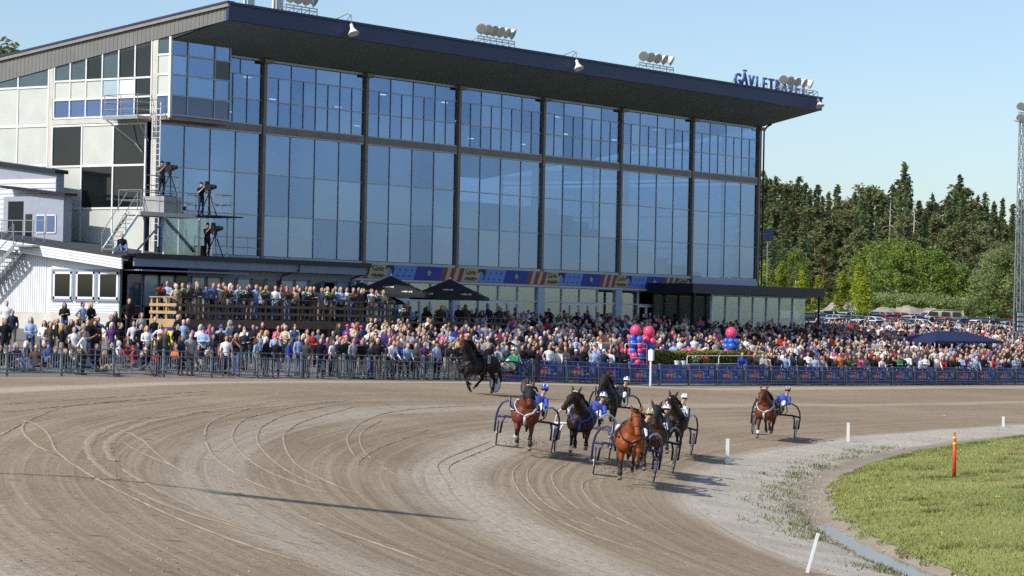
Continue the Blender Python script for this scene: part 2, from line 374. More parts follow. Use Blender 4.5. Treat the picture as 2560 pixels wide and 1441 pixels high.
# true s for the material
me = tr.data; co = np.empty(len(me.vertices) * 3); me.vertices.foreach_get('co', co); co = co.reshape(-1, 3); li = np.empty(len(me.loops), int); me.loops.foreach_get('vertex_index', li)
ss_true = S_of(co[:, 0], co[:, 1]); tt = np.where(co[:, 0] < RC[0], RR * np.arctan2(co[:, 0] - RC[0], co[:, 1] - RC[1]), co[:, 0] - RC[0])
me.uv_layers['ts'].data.foreach_set('uv', np.stack([tt[li], ss_true[li]], -1).reshape(-1))
grid('gravel_verge', ts, np.arange(-4.0, .3, .2)[:-1].tolist() + [0.0], m_grav, 0.0)
grid('infield', ts, np.concatenate([np.arange(-90, -20, 5), np.arange(-20, -3.6, .4), [-3.6]]), m_turf, 0.02)
def fn_xy(A, B): return A, B
grid('apron', np.arange(-60, 170, 2.0), np.concatenate([np.arange(FY, 6.1, 1.0)]), m_asph, 0.0, fn_xy)
grid('terrain', np.concatenate([np.arange(-900, -60, 60), np.arange(-60, 240, 6), np.arange(240, 1600, 80)]), np.concatenate([np.arange(6, 60, 6), np.arange(60, 1500, 90)]), m_far, -0.03, fn_xy)
# land beyond what the camera sees of the infield
mfl = MB(); mfl.add([(-900, -900, -1.2), (1600, -900, -1.2), (1600, 5, -1.2), (-900, 5, -1.2)], [(0, 1, 2, 3)])
tag(mfl.build('lowland', m_far), kind='structure')
# ------------------------------------------------------------------ grandstand
M = {}
M['white'] = mat('white paint', L(222, 224, 224), .6, var=.05, scale=2)
M['offwhite'] = mat('aged white frame', L(205, 203, 196), .6, var=.08)
M['brown'] = mat('brown steel', L(126, 118, 114), .5, var=.15, scale=1)
M['mull'] = mat('dark mullion', L(84, 96, 122), .4, metal=.3, var=.1)
M['grey'] = mat('grey aluminium', L(150, 155, 165), .4, metal=.5, var=.08)
M['galv'] = mat('galvanised steel', L(165, 170, 174), .38, metal=.75, var=.12, scale=6)
M['navy'] = mat('navy fascia sheet', L(48, 58, 92), .5, var=.1, scale=.6)
M['soffit'] = mat('soffit boards', L(112, 130, 138), .8, var=.08, scale=.5)
M['corr'] = mat('corrugated fascia sheet', L(118, 118, 116), .6, metal=.1, var=.1, scale=.8)
M['flash'] = mat('roof flashing', L(146, 140, 134), .5, metal=.3, var=.12)
M['felt'] = mat('roof felt', L(60, 64, 70), .9, var=.2)
M['black'] = mat('black plastic', L(24, 24, 27), .5, var=.2)
M['conc'] = mat('concrete', L(196, 192, 184), .85, var=.12, scale=1.5, bump=.1)
M['inner'] = mat('inner wall', L(190, 192, 196), .8, var=.1, scale=.3)
M['floor'] = mat('tier concrete', L(150, 152, 156), .85, var=.15, scale=.6)
M['seat'] = mat('red tip seat', L(176, 62, 44), .5, var=.2)
M['blind'] = mat('white blind', L(192, 197, 190), .55, var=.07, scale=.8)
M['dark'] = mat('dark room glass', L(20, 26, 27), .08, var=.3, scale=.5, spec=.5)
M['teal'] = mat('tinted glass', L(64, 84, 92), .08, var=.2, scale=.5, spec=.6)
M['blueglass'] = mat('blue spandrel glass', L(72, 96, 138), .08, var=.12, scale=.5, spec=.6)
M['paleglass'] = mat('pale spandrel glass', L(168, 186, 200), .1, var=.12, scale=.5, spec=.6)
def glass(name, refl, tcol, gcol, rough=.015, vary=0.0):
    m, t, b = newmat(name); t.nodes.remove(b); out = t.nodes['Material Output']
    g = nd(t, 'ShaderNodeBsdfGlossy'); g.inputs['Color'].default_value = (*gcol, 1); g.inputs['Roughness'].default_value = rough
    tr_ = nd(t, 'ShaderNodeBsdfTransparent'); tr_.inputs['Color'].default_value = (*tcol, 1)
    lw = nd(t, 'ShaderNodeLayerWeight'); lw.inputs['Blend'].default_value = .25; k = math_(t, 'MULTIPLY_ADD', lw.outputs['Fresnel'], .4); t.nodes[-1].inputs[2].default_value = refl
    if vary:
        oi = nd(t, 'ShaderNodeObjectInfo'); mr = nd(t, 'ShaderNodeMapRange'); mr.inputs[3].default_value = 1 - vary; mr.inputs[4].default_value = 1 + vary; t.links.new(oi.outputs['Random'], mr.inputs[0]); n2 = noise(t, nd(t, 'ShaderNodeNewGeometry').outputs['Position'], .09, 3); mr2 = nd(t, 'ShaderNodeMapRange'); mr2.inputs[1].default_value = .3; mr2.inputs[2].default_value = .7; mr2.inputs[3].default_value = .75; mr2.inputs[4].default_value = 1.25; t.links.new(n2, mr2.inputs[0]); k = math_(t, 'MULTIPLY', math_(t, 'MULTIPLY', k, mr.outputs[0]), mr2.outputs[0])
    no = noise(t, nd(t, 'ShaderNodeTexCoord').outputs['Object'], .6, 2); bp = nd(t, 'ShaderNodeBump'); bp.inputs['Strength'].default_value = .02; t.links.new(no, bp.inputs['Height']); t.links.new(bp.outputs[0], g.inputs['Normal'])
    mx = nd(t, 'ShaderNodeMixShader'); t.links.new(k, mx.inputs[0]); t.links.new(tr_.outputs[0], mx.inputs[1]); t.links.new(g.outputs[0], mx.inputs[2]); t.links.new(mx.outputs[0], out.inputs[0])
    return m
M['glass'] = glass('facade glass', .32, (.49, .60, .76), (.40, .55, .82), vary=.24)
M['clear'] = glass('clear glass', .12, (.72, .80, .82), (.8, .86, .9))
GS = thing('grandstand', 'big grandstand with blue glass front and dark overhanging roof', 'grandstand', (22, 0, 3))
XL, XR, YB = -8.15, 52.2, 24.0
BAYS = [(8.7 * i, 8.7 * (i + 1)) for i in range(6)]
for i in range(7):
    mb = MB().bb(8.7 * i - .115, 8.7 * i + .115, -.17, .06, 7.1, 17.9); mb.bb(8.7 * i - .32, 8.7 * i + .32, -.4, .02, 17.62, 17.84)
    mb.build('pillar', M['brown'], GS)
def panes(x0, x1, z0, z1, n, frame, m=None, y=0.0, th=.05, mw=.028, name='pane'):
    w_ = (x1 - x0) / n
    for k in range(n):
        cached_box(GS, name, m or M['glass'], (x0 + w_ * (k + .5), y, (z0 + z1) / 2), (w_ - 2 * mw, .024, z1 - z0 - .06))
        if k: frame.bb(x0 + w_ * k - mw, x0 + w_ * k + mw, y - .035, y + .02, z0, z1)
ZR = [7.35, 9.53, 11.72, 13.9]; ZU = [14.34, 15.64, 16.93, 17.72]
for i, (a, b_) in enumerate([(XL, 0)] + BAYS):
    x0, x1 = a + .18, b_ - .18
    if i == 0: x0 = a + .05
    fr = MB(); rail = MB(); be = MB()
    for r in range(3): panes(x0, x1, ZR[r], ZR[r + 1], 4, fr)
    if i == 0:
        panes(-3.6, x1, ZU[0], ZU[1], 3, fr); panes(-3.6, x1, ZU[1], ZU[2], 3, fr); panes(-3.6, x1, ZU[2], ZU[3], 2, fr); ux = -3.6
    else:
        panes(x0, x1, ZU[0], ZU[1], 8, fr); panes(x0, x1, ZU[1], ZU[2], 8, fr); panes(x0, x1, ZU[2], ZU[3], 4, fr); ux = x0
    for z in ZR[1:3]: rail.bb(x0, x1, -.03, .025, z - .03, z + .03)
    for z in ZU[1:3]: rail.bb(ux, x1, -.033, .025, z - .032, z + .032)
    rail.bb(ux, x1, -.12, .05, 17.72, 17.84); rail.bb(x0, x1, -.14, .05, 7.22, 7.35); rail.bb(x0, x1, -.1, .05, 13.86, 13.94); rail.bb(ux, x1, -.1, .05, 14.3, 14.37)
    be.bb(x0, x1, -.13, .04, 13.94, 14.3)
    fr.build('mullion_frame', M['mull'], GS); rail.build('transom_frame', M['grey'], GS); be.build('beam', M['brown'], GS)
# roof: slab, navy front fascia, soffit, corrugated gable fascia
def rt(y): return 19.75 - .129 * (y + 4.7)
def rb(y): return 18.9 - .2234 * (y + 4.7) if y < 0 else 17.85 - .136 * y
mb = MB().prism([(-4.6, rt(-4.6) - .03), (YB, rt(YB) - .03), (YB, rb(YB) + .08), (0, rb(0) + .08), (-4.6, rb(-4.6) + .08)], 'x', XL - .02, 52.42); mb.build('roof_slab', M['felt'], GS)
mb = MB().bb(XL - .12, 52.5, -4.78, -4.6, 18.88, 19.68); mb.bb(XL - .14, 52.52, -4.86, -4.5, 19.68, 19.8); mb.build('front_fascia', M['navy'], GS)
mb = MB().add([(XL, -4.6, 18.92), (52.42, -4.6, 18.92), (52.42, 0, 17.86), (XL, 0, 17.86)], [(0, 1, 2, 3)])
mb.build('soffit', M['soffit'], GS)
mb = MB(); ys = np.arange(-4.6, YB, .14)
for k in range(len(ys) - 1):
    xo = XL - .06 - (.014 if k % 2 else 0); y0, y1 = ys[k], ys[k + 1]; bot = lambda y: 18.9 - .158 * (y + 4.7)
    mb.add([(xo, y0, bot(y0)), (xo, y1, bot(y1)), (xo, y1, rt(y1) - .22), (xo, y0, rt(y0) - .22)], [(0, 1, 2, 3)])
    xn = XL - .06 - (0 if k % 2 else .014); mb.add([(xo, y1, bot(y1)), (xn, y1, bot(y1)), (xn, y1, rt(y1) - .22), (xo, y1, rt(y1) - .22)], [(0, 1, 2, 3)])
mb.build('gable_fascia', M['corr'], GS, fix=False)
mb = MB().prism([(-4.8, rt(-4.8) - .2), (YB, rt(YB) - .2), (YB, rt(YB) - .02), (-4.8, rt(-4.8) - .02)], 'x', XL - .2, XL - .03); mb.build('gable_flashing', M['flash'], GS)
mb = MB().prism([(-4.8, rt(-4.8) - .02), (YB, rt(YB) - .02), (YB, rt(YB) + .08), (-4.8, rt(-4.8) + .08)], 'x', XL - .24, XL + .3); mb.build('gable_trim', M['navy'], GS)
mb = MB().prism([(-4.6, 18.88), (0.1, 17.86), (YB, rb(YB)), (YB, rt(YB)), (-4.6, rt(-4.6))], 'x', 52.42, 52.5); mb.build('gable_fascia', M['navy'], GS)
# left gable: panes in white frames
GX = XL
def gpane(y0, y1, zb, z1a, z1b, m):
    mb = MB().add([(GX - .01, y0, zb), (GX - .01, y1, zb), (GX - .01, y1, z1b), (GX - .01, y0, z1a)], [(0, 1, 2, 3)]); mb.add([(GX + .03, y0, zb), (GX + .03, y1, zb), (GX + .03, y1, z1b), (GX + .03, y0, z1a)], [(0, 1, 2, 3)])
    mb.build('pane', m, GS)
def gbot(y): return 18.9 - .158 * (y + 4.7) - .02
fr = MB(); ycols = [.42, 1.57, 2.72, 3.87, 5.02, 6.17, 7.32]
up = ['dark', 'dark', 'teal', 'dark', 'teal', 'teal']; md = ['dark', 'white', 'paleglass', 'blind', 'blind', 'blind']
for k in range(6):
    y0, y1 = ycols[k] + .03, ycols[k + 1] - .03
    gpane(y0, y1, 16.28, gbot(y0), gbot(y1), M[up[k]]); gpane(y0, y1, 15.3, 16.2, 16.2, M[md[k]]); gpane(y0, y1, 14.36, 15.22, 15.22, M['dark'] if k == 0 else M['blueglass'])
for y in ycols: fr.prism([(y - .04, 14.3), (y + .04, 14.3), (y + .04, gbot(y)), (y - .04, gbot(y))], 'x', GX - .07, GX + .02)
for z in (14.3, 15.26, 16.24): fr.bb(GX - .065, GX + .02, .42, 7.32, z - .045, z + .045)
low = [['dark', 'blind', 'dark'], ['blind', 'dark', 'dark'], ['blind', 'blind', 'blind'], ['blind', 'blind', 'blind']]
yl = [.75, 3.0, 5.25, 7.4]; zl = [13.9, 11.78, 9.58, 7.4, 5.2]
for r in range(4):
    for c in range(3): gpane(yl[c] + .04, yl[c + 1] - .04, zl[r + 1] + .05, zl[r] - .05, zl[r] - .05, M[[['dark', 'blind', 'dark'], ['dark', 'dark', 'blind'], ['blind', 'blind', 'blind'], ['blind', 'blind', 'blind']][r][c]])
for y in yl: fr.bb(GX - .06, GX + .02, y - .045, y + .045, 5.2, 13.95)
for z in zl: fr.bb(GX - .055, GX + .02, yl[0], yl[-1], z - .05, z + .05)
yf = [7.75, 10.0, 12.3, 14.6, 16.9, 19.2, 21.5, 23.8]; zf_ = [16.0, 13.95, 11.85, 9.6, 7.4, 5.2]
for c in range(len(yf) - 1):
    gpane(yf[c] + .04, yf[c + 1] - .04, 16.05, max(gbot(yf[c]), 16.06), max(gbot(yf[c + 1]), 16.06), M['teal'])
    for r in range(5): gpane(yf[c] + .04, yf[c + 1] - .04, zf_[r + 1] + .05, zf_[r] - .05, zf_[r] - .05, M['blind'])
for y in yf: fr.bb(GX - .06, GX + .02, y - .045, y + .045, 5.2, min(gbot(y), 16.9))
for z in zf_: fr.bb(GX - .055, GX + .02, yf[0], yf[-1], z - .05, z + .05)
fr.build('gable_frame', M['white'], GS)
mb = MB().prism([(7.42, 3), (7.72, 3), (7.72, gbot(7.72)), (7.42, gbot(7.42))], 'x', GX - .04, GX + .1); mb.prism([(.0, 3), (.36, 3), (.36, gbot(.36)), (.0, gbot(0))], 'x', GX - .04, GX + .1); mb.bb(GX - .04, GX + .1, .36, 7.42, 13.98, 14.24); mb.build('gable_post', M['conc'], GS)
# control room projecting from the top left corner
cb = MB(); CY0, CX0, CX1 = -.85, XL - .02, -3.62; zc = [14.3, 15.3, 16.35, 17.35, 18.16]; xc = [CX0 + .08, -6.9, -4.85, CX1 - .05]
for r in range(4):
    for c in range(3):
        mm = M['blueglass'] if r == 0 else (M['dark'] if (r == 2 and c == 2) else M['glass'])
        cached_box(GS, 'pane', mm, ((xc[c] + xc[c + 1]) / 2, CY0, (zc[r] + zc[r + 1]) / 2), (xc[c + 1] - xc[c] - .08, .024, zc[r + 1] - zc[r] - .08))
for z in zc: cb.bb(CX0, CX1, CY0 - .05, CY0 + .05, z - .04, z + .04)
for x in xc: cb.bb(x - .04, x + .04, CY0 - .055, CY0 + .055, zc[0], zc[-1])
cb.build('control_room_frame', M['grey'], GS)
cw = MB().bb(CX0 - .06, CX0 + .06, CY0 - .07, CY0 + .07, 14.15, 18.25)
for z in (14.3, 15.3, 16.35, 17.35): cw.bb(CX0 - .05, CX0 + .03, CY0, .0, z - .05, z + .05)
cw.build('corner_post', M['white'], GS)
for r, mm in enumerate(('blueglass', 'blind', 'blind', 'teal')):
    mb = MB().bb(CX0 - .01, CX0 + .02, CY0 + .1, -.05, zc[r] + .06, zc[r + 1] - .06); mb.build('pane', M[mm], GS)
MB().bb(CX0, CX1, CY0, 0, 14.05, 14.24).build('control_room_floor', M['brown'], GS)
MB().bb(CX1 - .03, CX1 + .02, CY0 + .06, -.12, 14.3, 17.95).build('control_room_side', M['blueglass'], GS)
MB().bb(CX0 + .1, CX1 - .1, 1.8, 1.86, 14.3, 17.5).build('control_room_back_wall', M['inner'], GS)
# interior: back wall, floor, tiers, ceiling lamps, right end glazing
MB().bb(XL + .1, 46.5, 21.8, 22, 3, 16.4).build('back_wall', M['inner'], GS)
MB().bb(XL + .1, XR - .1, .25, 21.8, 6.9, 7.2).build('floor_slab', M['floor'], GS)
for k in range(10):
    MB().bb(XL + .3, 50.5, 3.4 + 1.35 * k, 3.4 + 1.35 * (k + 1) - .004, 7.2, 7.75 + .5 * k).build('tier', M['floor'], GS)
    if k % 2 == 0: MB().bb(16 + k * .6, 49, 3.7 + 1.35 * k, 4.15 + 1.35 * k, 7.75 + .5 * k, 8.2 + .5 * k).build('seat_row', M['seat'], GS)
    elif k < 7: MB().bb(-5 + k, 14, 3.6 + 1.35 * k, 4.3 + 1.35 * k, 7.75 + .5 * k, 8.45 + .5 * k).build('counter', M['inner'], GS)
mlamp, t, b = newmat('ceiling lamp'); b.inputs['Emission Color'].default_value = (1, .95, .85, 1); b.inputs['Emission Strength'].default_value = 4
for x in range(-4, 50, 6):
    for y in (3.5, 7.5, 11.5):
        if (x * 7 + int(y) * 3) % 5 < 2: continue
        cached_box(GS, 'ceiling_lamp', mlamp, (x + y * .2, y, rb(y) - .12), (.5, .12, .05))
for x in (4, 15, 26, 37, 48):
    for y in (8, 16): MB().cyl((x, y, 7.2 + max(0, (y - 3.4) / 1.35 * .5)), (x, y, rb(y) - .02), .14, n=8).build('inner_column', M['mull'], GS)
fr = MB()
for r, (za, zb) in enumerate([(7.35, 9.5), (9.5, 11.7), (11.7, 13.9), (14.3, 15.9), (15.9, 17.2)]):
    for c in range(8):
        y0, y1 = .1 + 2.7 * c, .1 + 2.7 * (c + 1); zt = min(zb, rb(y1) - .1)
        if zt - za > .3: cached_box(GS, 'pane', M['clear'], (XR - .05, (y0 + y1) / 2, (za + zt) / 2), (.024, y1 - y0 - .1, zt - za - .08))
for c in range(9): y = .1 + 2.7 * c; fr.bb(XR - .1, XR + .04, y - .05, y + .05, 3, rb(y) - .02)
for z in (7.3, 9.5, 11.7, 14.1): fr.bb(XR - .09, XR + .03, .1, 21.7, z - .05, z + .05)
fr.build('end_frame', M['mull'], GS); MB().bb(XR - .12, XR - .02, .1, 22, 3, 7.2).build('end_base_wall', M['inner'], GS)
mb = MB().bb(52.3, 52.5, -.1, .12, 3, 18.0); mb.cyl((52.62, -.2, 6.9), (52.62, -.2, 17.6), .06); mb.tube([(52.62, -.2, 17.6), (52.5, -.5, 17.9), (52.4, -.9, 18.05)], .06); mb.build('downpipe', M['black'], GS)
# ground floor glazing under the sign band
M['pale'] = mat('pale blue grey panel', L(176, 186, 206), .6, var=.05)
MB().bb(XL + .1, 52.2, -.16, .1, 6.36, 7.22).build('sign_band', M['pale'], GS)
MB().bb(XL + .1, 43.2, -.2, .12, 6.28, 6.36).build('band_ledge', M['offwhite'], GS)
for i, (a, b_) in enumerate(BAYS[:5]):
    fr = MB(); df = MB(); x0, x1 = a + .35, b_ - .35; w_ = (x1 - x0) / 4
    MB().bb(a - .35, a + .35, -.14, .14, 2.7, 6.28).build('column', M['pale'], GS)
    for k in range(4):
        xc_ = x0 + w_ * (k + .5)
        cached_box(GS, 'pane', M['clear'], (xc_, 0, 5.82), (w_ - .1, .024, .84))
        if k in (1, 2) and i > 0:
            for q in (-.25, .25):
                cached_box(GS, 'door', M['clear'], (xc_ + q * w_, -.02, 4.2), (w_ / 2 - .16, .03, 2.1))
                for e in (-1, 1): df.bb(xc_ + q * w_ + e * (w_ / 4 - .05) - .035, xc_ + q * w_ + e * (w_ / 4 - .05) + .035, -.08, .04, 3.0, 5.28)
                df.bb(xc_ + q * w_ - w_ / 4, xc_ + q * w_ + w_ / 4, -.075, .035, 5.2, 5.32)
        else: cached_box(GS, 'pane', M['clear'], (xc_, 0, 4.2), (w_ - .1, .024, 2.3))
        fr.bb(x0 + w_ * k - .04, x0 + w_ * k + .04, -.07, .05, 2.9, 6.28)
    fr.bb(x0, x1, -.065, .045, 5.33, 5.4); fr.bb(x0, x1, -.065, .045, 6.22, 6.28)
    fr.build('ground_floor_frame', M['offwhite'], GS); df.build('door_frame', M['white'], GS)
MB().bb(XL + .1, 52, 9, 9.2, 2.8, 6.9).build('foyer_wall', mat('foyer wall', L(120, 112, 92), .8, var=.3, scale=.4), GS)
# advertising frieze: repeated boards with star, stripes, logo and dotted panel
m_fb = mat('frieze blue', L(46, 62, 150), .6, var=.05); m_fl = mat('frieze light blue', L(108, 140, 206), .6, var=.05); m_fg = mat('frieze gold', L(188, 172, 128), .6, var=.05); m_fr = mat('frieze red', L(140, 58, 78), .6, var=.05); m_ink = mat('frieze ink', L(34, 34, 40), .6, var=.05)
def slant(mb, x0, x1, z0, z1, y, sh=.35): mb.add([(x0, y, z0), (x1, y, z0), (x1 + sh, y, z1), (x0 + sh, y, z1), (x0, y + .02, z0), (x1, y + .02, z0), (x1 + sh, y + .02, z1), (x0 + sh, y + .02, z1)], [(0, 1, 2, 3), (7, 6, 5, 4), (0, 4, 5, 1), (1, 5, 6, 2), (2, 6, 7, 3), (3, 7, 4, 0)])
ADX = [4.35, 13.15, 21.95, 30.2, 37.6]; ADW = 7.0; names = ['leftmost', 'second from left', 'middle', 'second from right', 'rightmost']
for i, x in enumerate(ADX):
    wd = (ADX[i + 1] - x) if i < 4 else 5.9; sc = wd / 8.8 if i < 4 else .84
    g = thing('advertising_board', f'{names[i]} advertising board with star, stripes and horse logo below the glass front', 'sign', (x, -.25, 6.8), 'advertising boards of the frieze')
    z0, z1, y = 6.42, 7.2, -.23
    mb = MB(); slant(mb, x, x + 2.5 * sc, z0, z1, y); mb.build('star_panel', m_fb, g)
    cx, cz = x + 1.45 * sc, 6.83; pts = []
    for k in range(10): a = math.pi / 2 + k * math.pi / 5; r = .24 if k % 2 == 0 else .1; pts.append((cx + r * math.cos(a), cz + r * math.sin(a)))
    MB().prism(pts, 'y', y - .012, y - .002).build('star', m_fg, g)
    mb = MB(); slant(mb, x + 2.5 * sc, x + 6.2 * sc, z0, z1, y); mb.build('gold_panel', m_fg, g)
    for q in (2.52, 3.32, 4.12): mb = MB(); slant(mb, x + q * sc, x + (q + .42) * sc, z0, z1, y - .01); mb.build('stripe', m_fr, g)
    put_text('Gävle', .46, .01, m_ink, (x + 5.5 * sc, y - .01, 6.98), g); put_text('=TRAVET=', .26, .01, m_ink, (x + 5.5 * sc, y - .01, 6.58), g, bold=.01)
    lx = x + 6.25 * sc
    MB().prism([(lx, 7.18), (lx + .75 * sc, 7.18), (lx + .6 * sc, 6.62), (lx + .5 * sc, 6.95), (lx + .2 * sc, 7.08), (lx - .05, 6.9)], 'y', y - .014, y - .004).build('horse_logo', m_ink, g)
    if i < 4:
        mb = MB(); slant(mb, x + 6.2 * sc, x + 8.78 * sc, z0, z1, y); mb.build('dotted_panel', m_fl, g)
        for k in range(8): MB().cyl((x + (6.75 + .55 * (k % 4) + .2 * (k // 4)) * sc, y - .012, 6.62 + .34 * (k // 4)), (x + (6.75 + .55 * (k % 4) + .2 * (k // 4)) * sc, y - .002, 6.62 + .34 * (k // 4)), .07, n=6).build('dot', m_fb, g)
# roof sign letters
P0 = on_y(1836, 213, -3.4); P1 = on_y(2016, 238, -3.4)
m_let = mat('blue sign letters', L(58, 84, 150), .4, var=.08)
sg = thing('roof_sign', 'blue roof sign letters GÄVLETRAVET on thin struts above the right roof edge', 'sign', (P0[0], -3.4, 19.5))
for k, ch in enumerate('GÄVLETRAVET'):
    x = P0[0] + (P1[0] - P0[0]) * (k + .5) / 11; put_text(ch, 1.15, .12, m_let, (x, -3.4, 20.28 + (.12 if ch == 'Ä' else 0)), sg, name='letter', bold=.015)
mb = MB()
for k in range(0, 12): x = P0[0] + (P1[0] - P0[0]) * k / 11; mb.cyl((x, -3.35, 19.5), (x, -3.35, 20.4), .018, n=5); mb.cyl((x, -3.35, 20.3), (x + .3, -2.6, 19.45), .015, n=5)
mb.build('strut', M['galv'], sg)
# floodlight clusters, horn loudspeakers, plant on the roof
m_lens = mat('lamp lens', L(176, 182, 188), .1, metal=.55, var=.2, scale=8)
def floodlight(px, py, n, label, w_px):
    a = on_y(px, py, -4.2); b2 = on_y(px + w_px, py, -4.2); x0 = a[0]; wd = b2[0] - a[0]
    g = reg(thing('floodlight_row', label, 'floodlight', (x0, -4.2, 19.8), 'floodlights on the grandstand roof edge'))
    mb = MB()
    for z in (20.0, 20.14): mb.bb(x0, x0 + wd, -4.62, -4.56, z, z + .05)
    for k in range(n + 1): mb.cyl((x0 + wd * k / n, -4.6, 19.75), (x0 + wd * k / n, -4.6, 20.2), .03, n=5); mb.cyl((x0 + wd * k / n, -4.6, 20.1), (x0 + wd * k / n, -3.8, 19.7), .025, n=5)
    mb.build('frame', M['galv'], g)
    for k in range(n):
        x = x0 + wd * (k + .5) / n; yaw = -.9 + 1.7 * k / max(n - 1, 1); d = np.array((math.sin(yaw) * .8 - .25, -.75, -.35)); d /= np.linalg.norm(d); c = np.array((x, -4.6, 20.62))
        mb = MB().cyl(c - d * .32, c + d * .1, .12, .31, 12); mb.cyl(c + d * .1, c + d * .15, .33, .33, 12); mb.cyl((x, -4.6, 20.15), c - d * .1, .03, n=5)
        lamp = mb.build('lamp', M['white'], g); o = MB().cyl(c + d * .152, c + d * .17, .29, .26, 12).build('lens', m_lens, g)
for px, py, n, l, wp in ((700, 28, 4, 'white floodlight row on the roof edge nearest the left gable', 78), (1180, 102, 6, 'row of six white floodlights at the middle of the roof edge', 92), (1585, 165, 5, 'white floodlight row on the roof edge left of the sign letters', 85), (1935, 222, 5, 'white floodlight row standing in front of the roof sign letters', 85)): floodlight(px, py, n, l, wp)
def horn(px, py, label):
    c = on_y(px, py, -5.1); g = reg(thing('horn_loudspeaker', label, 'loudspeaker', (c[0], c[1], 19.8), 'horn loudspeakers on the roof edge'))
    a = np.array((c[0], -5.05, 19.6)); d = np.array((-.15, -.45, -1)); d /= np.linalg.norm(d)
    MB().cyl(a, a + d * .26, .08, .1, 10).cyl(a + d * .26, a + d * .55, .1, .28, 14).cyl(a + d * .55, a + d * .59, .3, .3, 14).build('bell', M['white'], g)
    MB().tube([(c[0] - .5, -4.4, 19.85), (c[0] - .1, -4.9, 20.15), (c[0], -5.05, 20.0), tuple(a)], .025).tube([(c[0] + .3, -4.5, 19.85), (c[0] + .05, -5.0, 20.1)], .02).build('bracket', M['galv'], g)
horn(880, 60, 'white horn loudspeaker on the roof edge near the left'); horn(1443, 155, 'white horn loudspeaker midway along the roof edge'); horn(2046, 250, 'white horn loudspeaker at the far right roof corner')
P = on_x(347, 52, -4.0); g = thing('air_conditioner', 'white air conditioning unit standing on the roof slope at left', 'air conditioner', (-4, P[1], rt(P[1])))
zz = rt(P[1]); MB().bb(-4.5, -3.6, P[1] - .45, P[1] + .45, zz + .25, zz + 1.1).build('casing', M['white'], g); MB().cyl((-4.53, P[1] - .05, zz + .68), (-4.5, P[1] - .05, zz + .68), .33, n=16).build('fan_grille', mat('grey grille', L(120, 124, 130), .5), g)
mb = MB()
for e in (-.4, .4):
    for q in (-4.45, -3.65): mb.cyl((q, P[1] + e, zz - .05), (q, P[1] + e, zz + .26), .03, n=5)
mb.build('feet', M['galv'], g)
P = on_x(372, 50, -4.0); zz = rt(P[1]); g = thing('roof_vent', 'small dark vent pipe with a cap beside the air conditioner', 'vent', (-4, P[1], zz)); MB().cyl((-4, P[1], zz - .05), (-4, P[1], zz + .35), .06).build('pipe', M['black'], g); MB().cyl((-4, P[1], zz + .33), (-4, P[1], zz + .5), .16, .03, 10).build('cap', M['black'], g)
for px, l in ((618, 'antenna panels'), (690, 'short white antenna')):
    a = on_y(px, 15, -3.5); g = thing('antenna', f'pale {l} on the roof edge by the left floodlights', 'antenna', (a[0], -3.5, 19.6)); MB().cyl((a[0], -3.5, 19.5), (a[0], -3.5, 20.9), .04).build('mast', M['galv'], g)
    mb = MB()
    for e in (-.3, 0, .3): mb.bb(a[0] + e - .09, a[0] + e + .09, -3.66, -3.56, 19.9, 20.8)
    mb.build('panel', M['white'], g)
# balcony and ladder on the gable
g = thing('gable_balcony', 'small steel balcony with railings below the gable windows', 'balcony', (GX - .8, .9, 14.1))
MB().bb(GX - 1.1, GX - .1, .35, 2.75, 14.05, 14.22).build('platform', M['galv'], g)
mb = MB()
for y in (.4, 1.55, 2.7): mb.cyl((GX - 1.06, y, 14.2), (GX - 1.06, y, 15.3), .025, n=6)
for z in (14.55, 14.92, 15.3): mb.tube([(GX - .12, 2.7, z), (GX - 1.06, 2.7, z), (GX - 1.06, .4, z), (GX - .12, .4, z)], .022)
mb.build('railing', M['galv'], g)
MB().tube([(GX - 1.0, 2.6, 14.05), (GX - .1, 1.4, 12.9), (GX - .08, .9, 12.4)], .03).tube([(GX - 1.0, .5, 14.05), (GX - .1, .5, 13.0)], .03).build('brace', M['galv'], g)
g = thing('ladder', 'tall white steel ladder fixed to the grandstand corner', 'ladder', (GX - .4, -.3, 8)); mb = MB()
for y in (-.55, .0): mb.cyl((GX - .35, y, 7.6), (GX - .35, y, 14.9), .03, n=6)
mb.build('rail', M['white'], g); mb = MB()
for k in range(24): mb.cyl((GX - .35, -.55, 7.9 + .29 * k), (GX - .35, 0, 7.9 + .29 * k), .014, n=5)
mb.build('rung', M['white'], g)
mb = MB()
for z in (14.3, 15.0): MB().tube([(GX - .35 - .4 * math.sin(a), -.27 + .33 * math.cos(a) - .05, z) for a in np.linspace(0, math.pi, 9)], .018).build('safety_hoop', M['galv'], g)
# ------------------------------------------------------------------ white house, terrace wing, deck, camera tower
M['siding'] = mat('white siding', L(214, 217, 222), .6, var=.05, scale=1.5)
M['trim'] = mat('grey blue trim', L(132, 142, 162), .6, var=.08)
M['wingwall'] = mat('grey wing cladding', L(150, 156, 170), .65, var=.06)
M['wood_new'] = mat('new pine boards', L(206, 176, 128), .7, var=.15, scale=1.5, stretch=(1, 6, 6))
M['wood_shaded'] = mat('shaded brown boards', L(112, 92, 76), .8, var=.2, scale=1.5, stretch=(1, 6, 6))  # same wood as the deck's side boards, its colour darkened for shade
M['blackroof'] = mat('black roof edge', L(34, 36, 44), .5, var=.15)
HX, HY = -13.2, -2.5
WH = thing('white_house', 'white clad house with three windows under a sloping roof at left', 'house', (HX, HY, 2.6))
P = on_x(330, 648, HX); zr0 = P[2]; P2 = on_x(60, 606, HX); sl_ = (P2[2] - zr0) / (P2[1] - P[1])
def hz(y): return zr0 + .0 + (y - P[1]) * sl_
mb = MB().prism([(HY, 2.2), (14, 2.2), (14, 4.12), (HY, 4.12)], 'x', HX - .06, -8.4); mb.build('foundation', M['conc'], WH)
